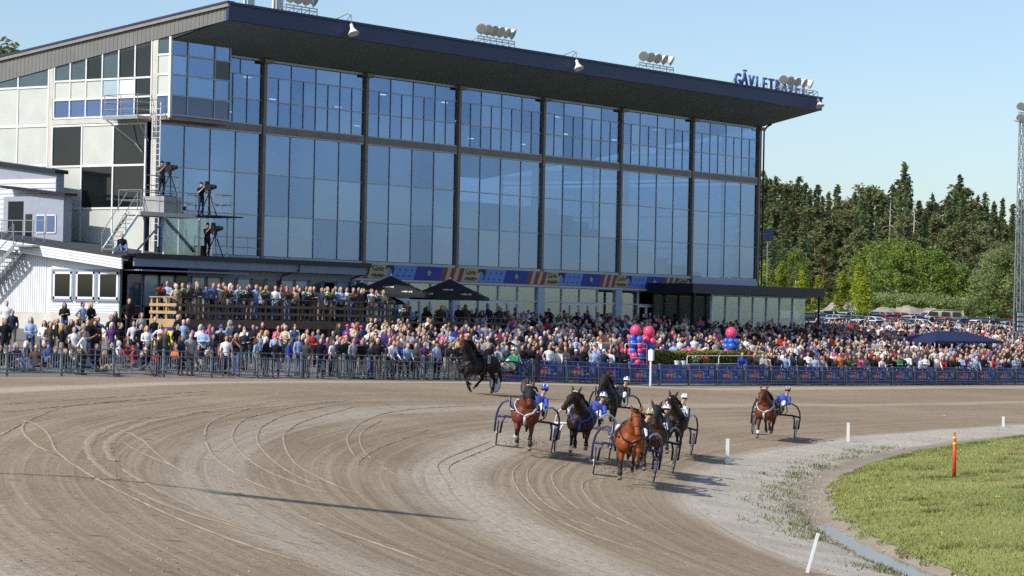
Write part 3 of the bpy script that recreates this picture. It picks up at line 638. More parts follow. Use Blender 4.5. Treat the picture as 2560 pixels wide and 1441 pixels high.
mb = MB().prism([(HY, 4.12), (14, 4.12), (14, hz(14)), (HY, hz(HY))], 'x', HX, -8.4); mb.build('wall', M['siding'], WH)
# siding boards: vertical left, horizontal below the windows
for k in range(26):
    y = on_x(118, 700, HX)[1] + .06 + k * .155
    MB().prism([(y, 4.14), (y + .125, 4.14), (y + .125, hz(y) - .25), (y, hz(y) - .25)], 'x', HX - .03, HX).build('plank', M['siding'], WH)
for k in range(5): MB().bb(HX - .03, HX, HY + .05, on_x(122, 700, HX)[1], 4.16 + k * .125, 4.16 + k * .125 + .105).build('plank', M['siding'], WH)
for a, b_ in ((135, 181), (192, 238), (248, 297)):
    ya, yb = on_x(b_, 700, HX)[1], on_x(a, 700, HX)[1]; z0, z1 = 4.86, 6.2
    wn = MB(); wn.bb(HX - .06, HX, ya, ya + .11, z0, z1); wn.bb(HX - .06, HX, yb - .11, yb, z0, z1); wn.bb(HX - .06, HX, ya, yb, z0, z0 + .11); wn.bb(HX - .06, HX, ya, yb, z1 - .11, z1)
    wo = wn.build('window', M['white'], WH); ORIG[wo.name] = ORIG[WH.name]
    MB().bb(HX - .03, HX - .01, ya + .11, yb - .11, z0 + .11, z1 - .11).build('pane', M['dark'], wo)
    MB().bb(HX - .12, HX - .06, ya - .06, yb + .06, z0 - .1, z0 - .03).build('sill', M['trim'], wo)
    MB().bb(HX - .045, HX, ya - .14, ya - .01, z0 - .1, z1 + .1).bb(HX - .045, HX, yb + .01, yb + .14, z0 - .1, z1 + .1).bb(HX - .046, HX, ya - .14, yb + .14, z1 + .005, z1 + .12).build('casing', M['trim'], wo)
for k in range(4):
    z = -.52 + k * .135
    MB().prism([(HY - .55, hz(HY - .55) + z), (14, hz(14) + z), (14, hz(14) + z + .12), (HY - .55, hz(HY - .55) + z + .12)], 'x', HX - .5 - .01 * k, HX - .4).build('fascia_board', M['siding'], WH)
MB().prism([(HY - .6, hz(HY - .6) + .02), (14, hz(14) + .02), (14, hz(14) + .14), (HY - .6, hz(HY - .6) + .14)], 'x', HX - .55, -8.35).build('roof', M['felt'], WH)
MB().prism([(HY - .5, hz(HY - .5) - .1), (14, hz(14) - .1), (14, hz(14) - .05), (HY - .5, hz(HY - .5) - .05)], 'x', HX - .4, HX).build('soffit', M['siding'], WH)
MB().cyl((HX - .05, HY - .08, 2.6), (HX - .05, HY - .08, 6.6), .05).tube([(HX - .05, HY - .08, 6.55), (HX + .2, HY - .3, 6.75), (HX + .5, HY - .55, 7.0)], .05).build('downpipe', mat('green downpipe', L(44, 62, 56), .5), WH)
# outside stair at the far left
st = thing('outside_stair', 'open steel stair climbing the white house wall at far left', 'stair', (HX - .6, 3, 2.6))
ya, za_ = on_x(52, 612, HX - .55)[1:]; n = 16
for xx in (HX - 1.05, HX - .2): MB().prism([(ya, za_ - .02), (ya, za_ - .28), (ya + n * .25, za_ - .28 - n * .2), (ya + n * .25, za_ - .02 - n * .2)], 'x', xx - .025, xx + .025).build('stringer', M['galv'], st)
for k in range(n): MB().bb(HX - 1.02, HX - .23, ya + .25 * k, ya + .25 * k + .2, za_ - .1 - .2 * k, za_ - .06 - .2 * k).build('tread', M['galv'], st)
mb = MB()
for k in (0, 5, 10, 15): mb.cyl((HX - 1.05, ya + .25 * k, za_ - .2 * k), (HX - 1.05, ya + .25 * k, za_ - .2 * k + 1.0), .022, n=6)
for dz in (.55, 1.0): mb.cyl((HX - 1.05, ya, za_ + dz), (HX - 1.05, ya + n * .25, za_ + dz - n * .2), .022, n=6)
mb.build('handrail', M['galv'], st)
MB().bb(HX - 1.08, HX - .18, ya - 1.3, ya - .01, za_ - .12, za_ - .04).build('landing', M['galv'], st)
mb = MB()
for q in range(12):
    y = ya + .3 * q
    mb.cyl((HX - .2, y, za_ - .3 - .2 * q), (HX - .2, y + .9, za_ - .3 - .2 * q - 1.1), .02, n=4); mb.cyl((HX - .2, y + .75, za_ - .45 - .2 * q), (HX - .2, y - .2, za_ - .3 - .2 * q - 1.0), .02, n=4)
mb.build('lattice', M['galv'], st)  # added bars imitating the stair's grid shadow on the wall
# railing on the house roof and the small cabin
rl = thing('roof_railing', 'grey tube railing around the landing in front of the small cabin', 'railing', (HX + .3, 2, 7.6)); mb = MB()
Y0 = on_x(110, 590, HX + .2)[1]
for k in range(6): y = Y0 + .75 * k; mb.cyl((HX + .2, y, hz(y) + .1), (HX + .2, y, hz(Y0) + 1.25), .025, n=6)
for dz in (.65, 1.22): mb.cyl((HX + .2, Y0, hz(Y0) + dz), (HX + .2, Y0 + 3.8, hz(Y0) + dz + .03), .025, n=6)
mb.build('tube', M['galv'], rl)
CXw = HX + 3.2; yc0 = on_x(140, 500, CXw)[1]; zt0 = on_x(140, 425, CXw)[2]; zt1 = on_x(0, 405, CXw)[2]; yc1 = on_x(0, 405, CXw)[1]
CB = thing('roof_cabin', 'small pale grey cabin standing on the white house roof', 'cabin', (CXw, yc0, 7.6))
slp = (zt1 - zt0) / (yc1 - yc0); yE = yc1 + 4
MB().prism([(yc0, 7.2), (yE, 7.2), (yE, zt0 + slp * (yE - yc0) - .15), (yc0, zt0 - .15)], 'x', CXw, CXw + .55).build('wall', M['wingwall'], CB)
for k in range(13):
    z = 7.7 + k * .26
    if z + .2 < zt0 - .3: MB().bb(CXw - .025, CXw, yc0 + .02, yE, z, z + .22).build('plank', M['siding'], CB)
MB().prism([(yc0 - .1, zt0 - .2), (yE, zt0 + slp * (yE - yc0) - .2), (yE, zt0 + slp * (yE - yc0)), (yc0 - .1, zt0)], 'x', CXw - .2, CXw + .75).build('roof', M['blackroof'], CB)
bx0, by0 = CXw - .6, on_x(158, 560, CXw - .6)[1]; by1 = on_x(8, 560, CXw - .6)[1]; zb1 = on_x(160, 490, CXw - .6)[2]
pc = MB().bb(bx0, CXw, by0, by1, 7.3, zb1).build('porch', M['wingwall'], CB); ORIG[pc.name] = ORIG[CB.name]
MB().prism([(by0 - .35, zb1), (by1, zb1 + .45), (by1, zb1 + .58), (by0 - .35, zb1 + .13)], 'x', bx0 - .3, CXw).build('porch_roof', M['blackroof'], pc)
wy = lambda px: on_x(px, 560, bx0)[1]
MB().bb(bx0 - .02, bx0, wy(58), wy(20), 7.5, zb1 - .25).build('doorway', M['black'], pc)
for a, b_ in ((92, 114), (118, 140)): MB().bb(bx0 - .025, bx0, wy(b_), wy(a), 8.25, 9.1).build('pane', M['blueglass'], pc); MB().bb(bx0 - .05, bx0 - .03, wy(b_) - .03, wy(b_) + .03, 8.2, 9.15).bb(bx0 - .05, bx0 - .03, wy(b_), wy(a), 9.1, 9.16).bb(bx0 - .05, bx0 - .03, wy(b_), wy(a), 8.2, 8.26).build('window_frame', M['white'], pc)
MB().bb(bx0 - .03, bx0 - .005, wy(80), wy(64), 7.9, 9.2).build('pane', M['dark'], pc)
# terrace wing
WX0, WX1, WY = HX + .12, 5.0, -2.5
WG = thing('terrace_wing', 'low grey wing with black roof edge behind the wooden deck', 'building', (-4, WY, 3))
MB().bb(WX0, WX1, WY, -.3, 2.6, 6.75).build('wall', M['wingwall'], WG)
MB().bb(WX0 - .1, WX1 + .15, WY - .85, -.28, 6.98, 7.1).build('roof', M['felt'], WG)
MB().bb(WX0 - .05, WX1 + .18, WY - 1.0, WY - .85, 6.9, 7.14).build('gutter', M['blackroof'], WG)
MB().bb(WX0 - .05, WX1 + .1, WY - .84, WY - .75, 6.5, 6.9).build('fascia', M['trim'], WG)
MB().bb(WX0, -5.2, WY - 1.3, WY - .1, 6.28, 6.34).build('awning', M['trim'], WG)
for x in (-1.4, 4.4): MB().tube([(x + .6, WY - .92, 6.9), (x + .6, WY - .92, 6.6), (x, WY - .25, 6.3), (x, WY - .12, 6.0), (x, WY - .12, 3.9)], .045).build('downpipe', M['blackroof'], WG)
xs_ = np.arange(WX0 + .35, WX1 - .9, 1.15)
for k, x in enumerate(xs_):
    op = k % 5 in (3,)
    MB().bb(x + .06, x + .98, WY - .03, WY - .005, 4.1 if k % 3 == 0 else 4.6, 6.05).build('pane', M['dark'] if op else M['paleglass'] if k % 3 else M['teal'], WG)
    MB().bb(x, x + .06, WY - .06, WY, 4.05, 6.1).bb(x + .98, x + 1.04, WY - .06, WY, 4.05, 6.1).bb(x, x + 1.04, WY - .06, WY, 6.05, 6.12).bb(x, x + 1.04, WY - .06, WY, 4.55, 4.6).build('window_frame', M['trim'], WG)
# deck
DX0, DX1, DY0, DZ = on_y(440, 780, -6.0)[0], on_y(985, 780, -6.0)[0], -6.0, 3.95; DYL = on_x(376, 780, DX0)[1]
DK = thing('wooden_deck', 'raised wooden deck with board railings in front of the wing', 'deck', (-6, DY0, 2.6))
for k in range(23): MB().bb(DX0, DX1, DY0 + .02 + .15 * k, DY0 + .02 + .15 * k + .14, DZ - .04, DZ).build('floor_board', M['wood_shaded'], DK)
M['wood_mid'] = mat('deck boards', L(176, 146, 106), .75, var=.18, scale=1.5, stretch=(6, 1, 6))  # same deck wood, kept lighter for the side the sun strikes
for a, b_, mm in ((DX0, -6.5, 'wood_shaded'), (-6.497, DX1, 'wood_shaded')): MB().bb(a, b_, DY0 - .06, DY0 - .01, DZ - .38, DZ + .02).build('fascia_board', M[mm], DK)
for a, b_, mm in ((DX0 - .03, -8.3, 'wood_shaded'), (-8.296, -3.6, 'wood_shaded'), (-3.596, DX1, 'wood_shaded')):
    for z0, z1, yy in ((4.22, 4.36, .0), (4.58, 4.72, .0)): MB().bb(a, b_, DY0 - .09, DY0 - .05, z0, z1).build('railing_board', M[mm], DK)
    MB().bb(a, b_, DY0 - .11, DY0 + .08, 5.0, 5.05).build('handrail', M[mm], DK)
for x in np.arange(DX0 + .3, DX1, 1.25): MB().bb(x - .05, x + .05, DY0 - .045, DY0 + .045, 2.5, 5.0).build('post', M['wood_mid'] if x < DX0 + 2 or abs(x - 3) < .7 else M['wood_shaded'], DK)
for z in (4.22, 4.58): MB().bb(DX0 - .09, DX0 - .05, DY0 - .09, DYL, z, z + .14).build('railing_board', M['wood_mid'], DK)
MB().bb(DX0 - .11, DX0 + .08, DY0 + .08, DYL, 5.0, 5.05).build('handrail', M['wood_mid'], DK); MB().bb(DX0 - .06, DX0 - .005, DY0 + .0, DYL, DZ - .38, DZ + .02).build('fascia_board', M['wood_mid'], DK)
for y in (DY0 + .6, DY0 + 1.2, DYL - .1): MB().bb(DX0 - .045, DX0 + .045, y - .05, y + .05, 2.5, 5.0).build('post', M['wood_mid'], DK)
# steps left of the deck
sx0, sx1 = on_y(300, 850, -5.6)[0], on_y(347, 850, -5.6)[0]
for k in range(4): MB().bb(sx0 + .38 * k, sx1 + .6, DY0 + .1, DY0 + 1.5, 2.3 + .2 * k, 2.49 + .2 * k).build('step', M['wood_mid'], DK)
# blue banners under the deck
m_bb = mat('banner blue', L(40, 42, 140), .6, var=.06); m_by = mat('banner yellow', L(216, 196, 66), .6, var=.06); m_bw = mat('banner white', L(226, 226, 236), .6, var=.03); m_brd = mat('banner red', L(200, 52, 40), .6, var=.05)
BN = thing('welcome_banner', 'blue and yellow banner reading Välkommen till SVERIGES under the deck', 'banner', (-8, DY0 - .1, 3))
xa, xb = DX0 + .05, on_y(660, 830, -6.1)[0]
MB().bb(xa, xb, DY0 - .1, DY0 - .07, 2.35, 3.55).build('cloth', m_bb, BN)
px2 = lambda p: on_y(p, 830, -6.12)[0]
MB().bb(DX0 - .1, DX0 - .07, DY0 - .05, DYL, 2.35, 3.55).build('cloth', m_bb, BN); MB().bb(DX0 - .115, DX0 - .102, DY0 + .05, DYL - .25, 2.5, 3.4).build('yellow_panel', m_by, BN)
for a, b_ in ((443, 460), (535, 557), (597, 627), (652, 660)): MB().bb(px2(a), px2(b_), DY0 - .115, DY0 - .102, 2.5, 3.4).build('yellow_panel', m_by, BN)
put_text('G', .62, .012, m_ink, (DX0 - .122, DY0 + .55, 3.04), BN, facing='-X', bold=.05); put_text('G', .62, .012, m_bw, (DX0 - .134, DY0 + .56, 3.04), BN, facing='-X', bold=.015)
MB().bb(DX0 - .13, DX0 - .118, DY0 + .1, DY0 + .8, 2.5, 2.64).build('red_stripe', m_brd, BN)
for cx in (500, 640):
    for s_t, sz, z in (('Välkommen till', .27, 3.3), ('SVERIGES', .24, 2.97), ('SNABBASTE', .24, 2.68)): put_text(s_t, sz * (1 if cx == 500 else .55), .012, m_bw, (px2(cx), DY0 - .122, z), BN, shear=.2)
# flower boxes on the handrail
m_pot = mat('dark planter', L(46, 46, 46), .7); m_leaf = mat('planter leaves', L(66, 92, 44), .7, var=.4, scale=20)
m_flr = [mat('red flowers', L(190, 40, 40), .6, var=.3, scale=30), mat('white flowers', L(225, 225, 215), .6, var=.15, scale=30), mat('yellow flowers', L(206, 190, 110), .6, var=.3, scale=30)]
def leaf_cloud(c, r, n, sz, seed, up=.3, flat=1.0):
    g_ = np.random.default_rng(seed); mb = MB()
    for _ in range(n):
        d = g_.normal(size=3); d /= np.linalg.norm(d); q = np.array(c) + d * np.array(r) * g_.uniform(.45, 1) ** .6
        a = g_.normal(size=3); a /= np.linalg.norm(a); b2 = np.cross(a, g_.normal(size=3)); b2 /= np.linalg.norm(b2) + 1e-6; s2 = sz * g_.uniform(.6, 1.3)
        mb.add([q - a * s2 - b2 * s2 * .5, q + a * s2 - b2 * s2 * .5, q + a * s2 + b2 * s2 * .5, q - a * s2 + b2 * s2 * .5], [(0, 1, 2, 3)])
    return mb
fn_ = ['red', 'white', 'pale yellow']
def planter(x, y, z, kind, seed, where):
    g = reg(thing('flower_box', f'dark flower box with {fn_[kind]} flowers {where}', 'flower box', (x, y, z), 'flower boxes on the railings'))
    MB().loft([((x - .3, y, z + .09), .09, .08), ((x, y, z + .08), .11, .09), ((x + .3, y, z + .09), .09, .08)], (0, 1, 0), 8).build('box', m_pot, g)
    leaf_cloud((x, y, z + .24), (.38, .17, .14), 90, .05, seed).build('leaves', m_leaf, g, fix=False); leaf_cloud((x, y, z + .29), (.34, .16, .13), 60, .045, seed + 1).build('flowers', m_flr[kind], g, fix=False)
for k, (px, kd) in enumerate(((405, 0), (465, 1), (575, 0), (610, 1), (665, 2), (725, 0), (770, 1), (825, 2), (885, 0), (945, 1))):
    planter(on_y(px, 740, -6.1)[0], DY0 - .02, 5.06, kd, 100 + k, 'on the deck handrail')
# lower terrace with parasols
TZ = 3.25; TX0, TX1 = DX1 + .15, on_y(1292, 800, -6.4)[0]; TY = -6.4
TR = thing('lower_terrace', 'lower wooden terrace with dark railing below the black parasols', 'terrace', (TX0, TY, 2.6))
MB().bb(TX0, TX1, TY, -.8, TZ - .5, TZ).build('floor', M['wood_shaded'], TR)
for z in (TZ + .35, TZ + .68): MB().bb(TX0, TX1, TY - .08, TY - .04, z, z + .12).build('railing_board', M['wood_shaded'], TR)
MB().bb(TX0, TX1, TY - .1, TY + .06, TZ + 1.02, TZ + 1.07).build('handrail', M['wood_shaded'], TR)
for x in np.arange(TX0 + .1, TX1, 1.4): MB().bb(x - .045, x + .045, TY - .035, TY + .045, 2.3, TZ + 1.02).build('post', M['wood_new'] if (int(x * 3) % 4 == 0) else M['wood_shaded'], TR)
for k, (px, kd) in enumerate(((1010, 1), (1100, 0), (1205, 1))): planter(on_y(px, 790, TY)[0], TY, TZ + 1.08, kd, 150 + k, 'on the lower terrace handrail')
m_par = mat('black parasol cloth', L(40, 40, 46), .75, var=.12); m_mark = mat('cream print', L(206, 196, 164), .7)
for k, (px, py, yy, lab) in enumerate(((905, 706, -3.4, 'black square parasol half hidden behind the deck guests'), (978, 690, -4.4, 'black square parasol with cream prints right of the deck'), (1125, 698, -4.6, 'black square parasol with cream prints, rightmost of the three'))):
    a = on_y(px, py, yy); g = thing('parasol', lab, 'parasol', (a[0], yy, TZ), 'black parasols on the lower terrace'); zt = a[2]; r = 2.05; q = .35
    MB().cyl((a[0], yy, TZ), (a[0], yy, zt), .04).build('pole', M['galv'], g)
    c = [(-r, -r), (r, -r), (r, r), (-r, r)]; cz = zt - 1.0; rz = .55
    can = MB().add([(a[0], yy, zt)] + [(a[0] + x * math.cos(rz) - y * math.sin(rz), yy + x * math.sin(rz) + y * math.cos(rz), cz) for x, y in c] + [(a[0] + x * math.cos(rz) - y * math.sin(rz), yy + x * math.sin(rz) + y * math.cos(rz), cz - .16) for x, y in c], [(0, 1, 2), (0, 2, 3), (0, 3, 4), (0, 4, 1), (1, 5, 6, 2), (2, 6, 7, 3), (3, 7, 8, 4), (4, 8, 5, 1)]).build('canopy', m_par, g, fix=False)
    MB().ball((a[0], yy, zt + .05), .06).build('finial', M['white'], g)
    for side in (0, 3):
        p1 = np.array(can.data.vertices[1 + side].co); p2 = np.array(can.data.vertices[1 + (side + 1) % 4].co); p0 = np.array(can.data.vertices[0].co); nrm = np.cross(p1 - p0, p2 - p0); nrm /= np.linalg.norm(nrm); nrm = nrm if nrm[2] > 0 else -nrm
        for (u, v_) in ((.5, .62), (.2, .86), (.8, .86)):
            o_ = p0 + ((p1 * (1 - u) + p2 * u) - p0) * v_ + nrm * .01; ex = (p2 - p1) / np.linalg.norm(p2 - p1); ey = np.cross(nrm, ex); mk = MB()
            for q2 in range(6): x = (q2 - 2.5) * .1; h = .05 + .03 * ((q2 * 7) % 3); mk.add([o_ + ex * (x - .04) - ey * h, o_ + ex * (x + .04) - ey * h, o_ + ex * (x + .04) + ey * h, o_ + ex * (x - .04) + ey * h], [(0, 1, 2, 3)])
            me_ = mk.mesh('print', m_mark); link(bpy.data.objects.new('print', me_), g)
# black roofed kiosk at the right end
KX0, KX1, KY = on_y(1722, 720, -3.2)[0], on_y(2042, 720, -3.2)[0], -3.2
KZ = 3.0
KK = thing('kiosk', 'low kiosk with black flat roof at the right end of the grandstand', 'kiosk', (KX0, KY, KZ))
zt = on_y(1900, 716, -3.6)[2]
MB().bb(KX0 - .3, KX1 + .15, KY - .5, 3, zt - .62, zt).build('roof', M['blackroof'], KK)
MB().bb(KX0, KX1 - 1, KY + .15, KY + .3, KZ, KZ + .9).build('base_wall', mat('dark red brick', L(96, 58, 50), .8, var=.2, scale=6), KK)
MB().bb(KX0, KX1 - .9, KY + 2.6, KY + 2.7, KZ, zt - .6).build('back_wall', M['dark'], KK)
xk = np.linspace(KX0 + 3.2, KX1 - 1.2, 8)
for k in range(7):
    MB().bb(xk[k] + .05, xk[k + 1] - .05, KY + .2, KY + .225, KZ + .95, zt - .75).build('pane', M['clear'], KK)
    MB().bb(xk[k] - .06, xk[k] + .06, KY + .14, KY + .28, KZ + .9, zt - .66).build('mullion', M['white'], KK)
MB().bb(KX0 + 3, KX1 - 1, KY + .1, KY + .3, KZ + .88, KZ + .95).bb(KX0 + 3, KX1 - 1, KY + .12, KY + .28, zt - .72, zt - .64).build('window_frame', M['white'], KK)
for x in (KX1 - .1, KX0 + .3): MB().bb(x - .06, x + .06, KY - .3, KY - .18, KZ - .2, zt - .6).build('post', M['blackroof'], KK)
# camera tower on the wing roof
TYc = -2.4
def T(px, py, y=TYc): return on_y(px, py, y)
TW = thing('camera_tower', 'steel scaffold platform for television cameras above the wing roof', 'platform', (T(450, 630)[0], TYc, 7.1))
def tubes(name, lines, r=.025, m='galv', parent=TW):
    mb = MB()
    for l in lines: mb.tube(l, r)
    return mb.build(name, M[m], parent)
a, b_, c = T(352, 528), T(490, 534), T(590, 533); Dk = 1.5
MB().bb(a[0], b_[0], TYc, TYc + Dk, a[2] - .2, a[2]).build('platform', M['conc'], TW)
MB().bb(T(515, 533)[0], c[0], TYc - .5, TYc + Dk, a[2] - .06, a[2]).build('platform', M['black'], TW)
MB().bb(T(412, 500)[0], T(455, 500)[0], TYc + .05, TYc + Dk, a[2] + .01, T(430, 492)[2]).build('riser_box', mat('grey riser box', L(150, 152, 152), .7), TW)
for px in (412, 500):
    x = T(px, 600)[0]
    for y in (TYc + .05, TYc + Dk - .05): MB().bb(x - .05, x + .05, y - .05, y + .05, 7.08, a[2] - .2).build('leg', M['offwhite'], TW)
x = T(570, 600)[0]
for y in (TYc + .05, TYc + Dk - .05): MB().bb(x - .03, x + .03, y - .03, y + .03, 7.08, a[2] - .06).build('leg', M['galv'], TW)
MB().bb(T(413, 600)[0], T(499, 600)[0], TYc + .02, TYc + .04, 7.15, a[2] - .25).build('booth_glass', M['clear'], TW)
MB().bb(T(500, 600)[0], T(568, 600)[0], TYc + 1.0, TYc + 1.02, 7.15, a[2] - .1).build('booth_glass', M['clear'], TW)
for l in ([T(412, 548), T(340, 628)], [T(412, 545), T(487, 630)]): MB().tube([p_ + np.array((0, -.04, 0)) for p_ in l], .05).build('brace', M['flash'], TW)
zp = a[2]; sr = T(455, 492)[2]
rails = []
def rail(x0, x1, y, z, hs=(.55, 1.05), n=3):
    for h in hs: rails.append([(x0, y, z + h), (x1, y, z + h)])
    for k in range(n): x = x0 + (x1 - x0) * k / (n - 1); rails.append([(x, y, z), (x, y, z + max(hs))])
rail(a[0], b_[0], TYc, zp, n=4); rail(a[0], b_[0], TYc + Dk, zp, n=4); rail(T(415, 490)[0], T(495, 490)[0], TYc + Dk - .1, sr, n=3); rail(T(518, 530)[0], T(560, 530)[0], TYc - .45, zp, n=3); rail(T(518, 530)[0], T(560, 530)[0], TYc + Dk - .1, zp, n=3)
for xx, y0 in ((a[0], TYc), (T(560, 530)[0], TYc - .45)):
    for h in (.55, 1.05): rails.append([(xx, y0, zp + h), (xx, TYc + Dk, zp + h)])
tubes('railing', rails, .024)
rails = []; rail(T(515, 600)[0], T(632, 600)[0], TYc - .7, 7.12, n=4); tubes('roof_edge_railing', rails, .02)
# stair of the tower
tp = T(352, 532); bt = T(290, 606); nst = 9
for y in (TYc + .2, TYc + .95): MB().prism([(tp[0], tp[2]), (tp[0], tp[2] - .22), (bt[0], 7.1), (bt[0], 7.3)], 'y', y - .03, y + .03).build('stringer', M['white'], TW)
for k in range(nst): f_ = (k + .5) / nst; x = bt[0] + (tp[0] - bt[0]) * f_; z = 7.2 + (tp[2] - 7.2) * f_; MB().bb(x - .11, x + .11, TYc + .23, TYc + .92, z - .02, z + .015).build('tread', M['galv'], TW)
tubes('stair_handrail', [[(bt[0], TYc + .2, 7.2), (bt[0], TYc + .2, 8.1), (tp[0], TYc + .2, tp[2] + 1.0)], [(bt[0], TYc + .95, 7.2), (bt[0], TYc + .95, 8.1), (tp[0], TYc + .95, tp[2] + 1.0)], [((bt[0] + tp[0]) / 2, TYc + .2, (7.2 + tp[2]) / 2), ((bt[0] + tp[0]) / 2, TYc + .2, (7.2 + tp[2]) / 2 + .9)]], .025)
mb = MB().bb(T(505, 600)[0], T(528, 600)[0], TYc + .3, TYc + .8, 7.12, 7.7); o = mb.build('equipment_case', M['black'], None); tag(o, 'black equipment case beside the lower cameraman on the wing roof', 'case')
g = thing('monitor', 'small white framed monitor standing on the camera platform edge', 'monitor', (T(468, 517)[0], TYc - .1, zp)); q = T(468, 517); MB().bb(q[0] - .2, q[0] + .2, TYc + .2, TYc + .3, zp + .12, zp + .42).build('housing', M['white'], g); MB().bb(q[0] - .14, q[0] + .14, TYc + .19, TYc + .2, zp + .17, zp + .37).build('screen', M['black'], g); MB().bb(q[0] - .05, q[0] + .05, TYc + .2, TYc + .3, zp, zp + .12).build('stand', M['galv'], g)
def tripod_camera(x, y, z, label):
    g = thing('television_camera', label, 'camera', (x, y, z), 'television cameras on the tower'); R = Matrix.Identity(3)
    for k in range(3): an = -1.5 + k * 2.1; MB().cyl((x + .5 * math.cos(an), y + .5 * math.sin(an), z), (x, y, z + 1.15), .03, n=6).build('tripod_leg', M['black'], g)
    MB().cyl((x, y, z + 1.1), (x, y, z + 1.3), .09, n=8).build('head', M['black'], g); MB().bb(x - .12, x + .12, y - .2, y + .25, z + 1.3, z + 1.58).build('body', M['black'], g)
    MB().cyl((x, y - .2, z + 1.45), (x, y - .42, z + 1.45), .09, .11, 12).build('lens', M['black'], g); MB().bb(x - .12, x + .12, y + .1, y + .2, z + 1.58, z + 1.74).build('viewfinder', M['black'], g)
CAMS = []
for px, py, yy, zz, lab in ((424, 492, TYc + .6, sr, 'black television camera on tripod on the upper tower platform'), (522, 533, TYc + .2, zp, 'black television camera on tripod on the right tower platform'), (538, 628, TYc - .3, 7.13, 'black television camera on tripod on the wing roof')):
    q = T(px, py, yy); tripod_camera(q[0], yy, zz, lab); CAMS.append((q[0], yy + .55, zz))
# ------------------------------------------------------------------ track fence with banners
m_fen = mat('fence steel', L(122, 128, 134), .45, metal=.4, var=.12)
m_ban = mat('blue fence banner', L(60, 82, 182), .55, var=.3, scale=1.6); m_banr = mat('banner red print', L(206, 48, 84), .55, var=.15); m_banw = mat('banner white print', L(214, 220, 232), .55)
_t = m_ban.node_tree; _b = _t.nodes['Principled BSDF']; _tr = nd(_t, 'ShaderNodeBsdfTranslucent'); _t.links.new(_b.inputs['Base Color'].links[0].from_socket, _tr.inputs[0]); _mx = nd(_t, 'ShaderNodeMixShader'); _mx.inputs[0].default_value = .4
_t.links.new(_b.outputs[0], _mx.inputs[1]); _t.links.new(_tr.outputs[0], _mx.inputs[2]); _t.links.new(_mx.outputs[0], _t.nodes['Material Output'].inputs[0])
FE = thing('track_fence', 'long grey steel fence between the spectators and the track', 'fence', (0, FY, 1))
PW = 2.9; fx = np.arange(-45.2, 64, PW); g_ = np.random.default_rng(3)
def pan_mesh():
    mb = MB(); 
    for z in (.13, .28, .86, 1.08): mb.bb(.05, PW - .05, -.02, .02, z - .018, z + .018)
    for x in list(np.linspace(.2, .75, 5)) + list(np.linspace(PW - .75, PW - .2, 5)): mb.bb(x - .011, x + .011, -.011, .011, .13, .86)
    for x in (1.05, PW - 1.05): mb.bb(x - .015, x + .015, -.014, .014, .13, 1.08)
    for z in (.45, .65): mb.bb(1.05, PW - 1.05, -.012, .012, z - .015, z + .015)
    mb.add([(PW / 2 - .16, -.015, .4), (PW / 2 + .16, -.015, .4), (PW / 2 + .08, -.015, .72), (PW / 2, -.015, .8), (PW / 2 - .1, -.015, .7)], [(0, 1, 2, 3, 4)])
    return mb.mesh('panel', m_fen)
pm = pan_mesh(); po = MB().bb(-.045, .045, -.045, .045, -.1, 1.16).mesh('post', m_fen)
cl = MB(); n = 16
for i in range(n):
    x0, x1 = .06 + (PW - .12) * i / n, .06 + (PW - .12) * (i + 1) / n; y0, y1 = .05 + .02 * math.sin(i * 1.3), .05 + .02 * math.sin((i + 1) * 1.3)
    cl.add([(x0, y0, .08), (x1, y1, .08), (x1, y1, 1.05), (x0, y0, 1.05)], [(0, 1, 2, 3)])
cl = cl.mesh('banner', m_ban)
red = MB().prism([(1.05 + .34 * math.cos(a) * (1 + .3 * math.sin(2 * a)), .52 + .26 * math.sin(a)) for a in np.linspace(0, 6.0, 18)], 'y', .022, .024).mesh('red_print', m_banr)
wl = MB()
for i, c in enumerate('1011011010'):
    x = .35 + i * .115; wl.bb(x, x + .05, .018, .02, .45, .6)
    if c == '1': wl.bb(x + .05, x + .09, .018, .02, .57, .6)
    else: wl.bb(x + .05, x + .085, .018, .02, .45, .48)
wl.bb(.95, 1.35, .018, .02, .74, .77)
for i in range(4): x = 2.15 + i * .13; wl.add([(x, .018, .5), (x + .07, .018, .5), (x + .03, .018, .8), (x - .04, .018, .8)], [(0, 1, 2, 3)])
for i in range(3): wl.bb(1.9 + .08 * i, 1.97 + .08 * i, .018, .02, .4 + .05 * (i % 2), .46 + .05 * (i % 2))
wl.add([(2.3, .018, .95), (2.36, .018, .95), (2.32, .018, 1.04), (2.26, .018, 1.04)], [(0, 1, 2, 3)]); wl.add([(2.55, .018, .95), (2.6, .018, .95), (2.56, .018, 1.04), (2.51, .018, 1.04)], [(0, 1, 2, 3)])
wl = wl.mesh('white_print', m_banw)
for i, x in enumerate(fx):
    z = gz(x, FY) ; zn = gz(x + PW, FY); tilt = -math.atan2(zn - z, PW); loc = np.array((x, FY, z)) - ORIG[FE.name][0]
    o = link(bpy.data.objects.new('post', po), FE); o.location = loc
    o = link(bpy.data.objects.new('panel', pm), FE); o.location = loc; o.rotation_euler = (0, tilt, 0)
    if x > -6.2:
        b_ = link(bpy.data.objects.new('banner', cl), FE); b_.location = loc; b_.rotation_euler = (0, tilt, 0)
        b_.scale = (1, 1 + .8 * g_.uniform(), 1); b_.location.z += g_.normal() * .012
        for nm, me_ in (('red_print', red), ('white_print', wl)):
            if g_.uniform() < .9: tag(link(bpy.data.objects.new(nm, me_), b_), kind='stuff')
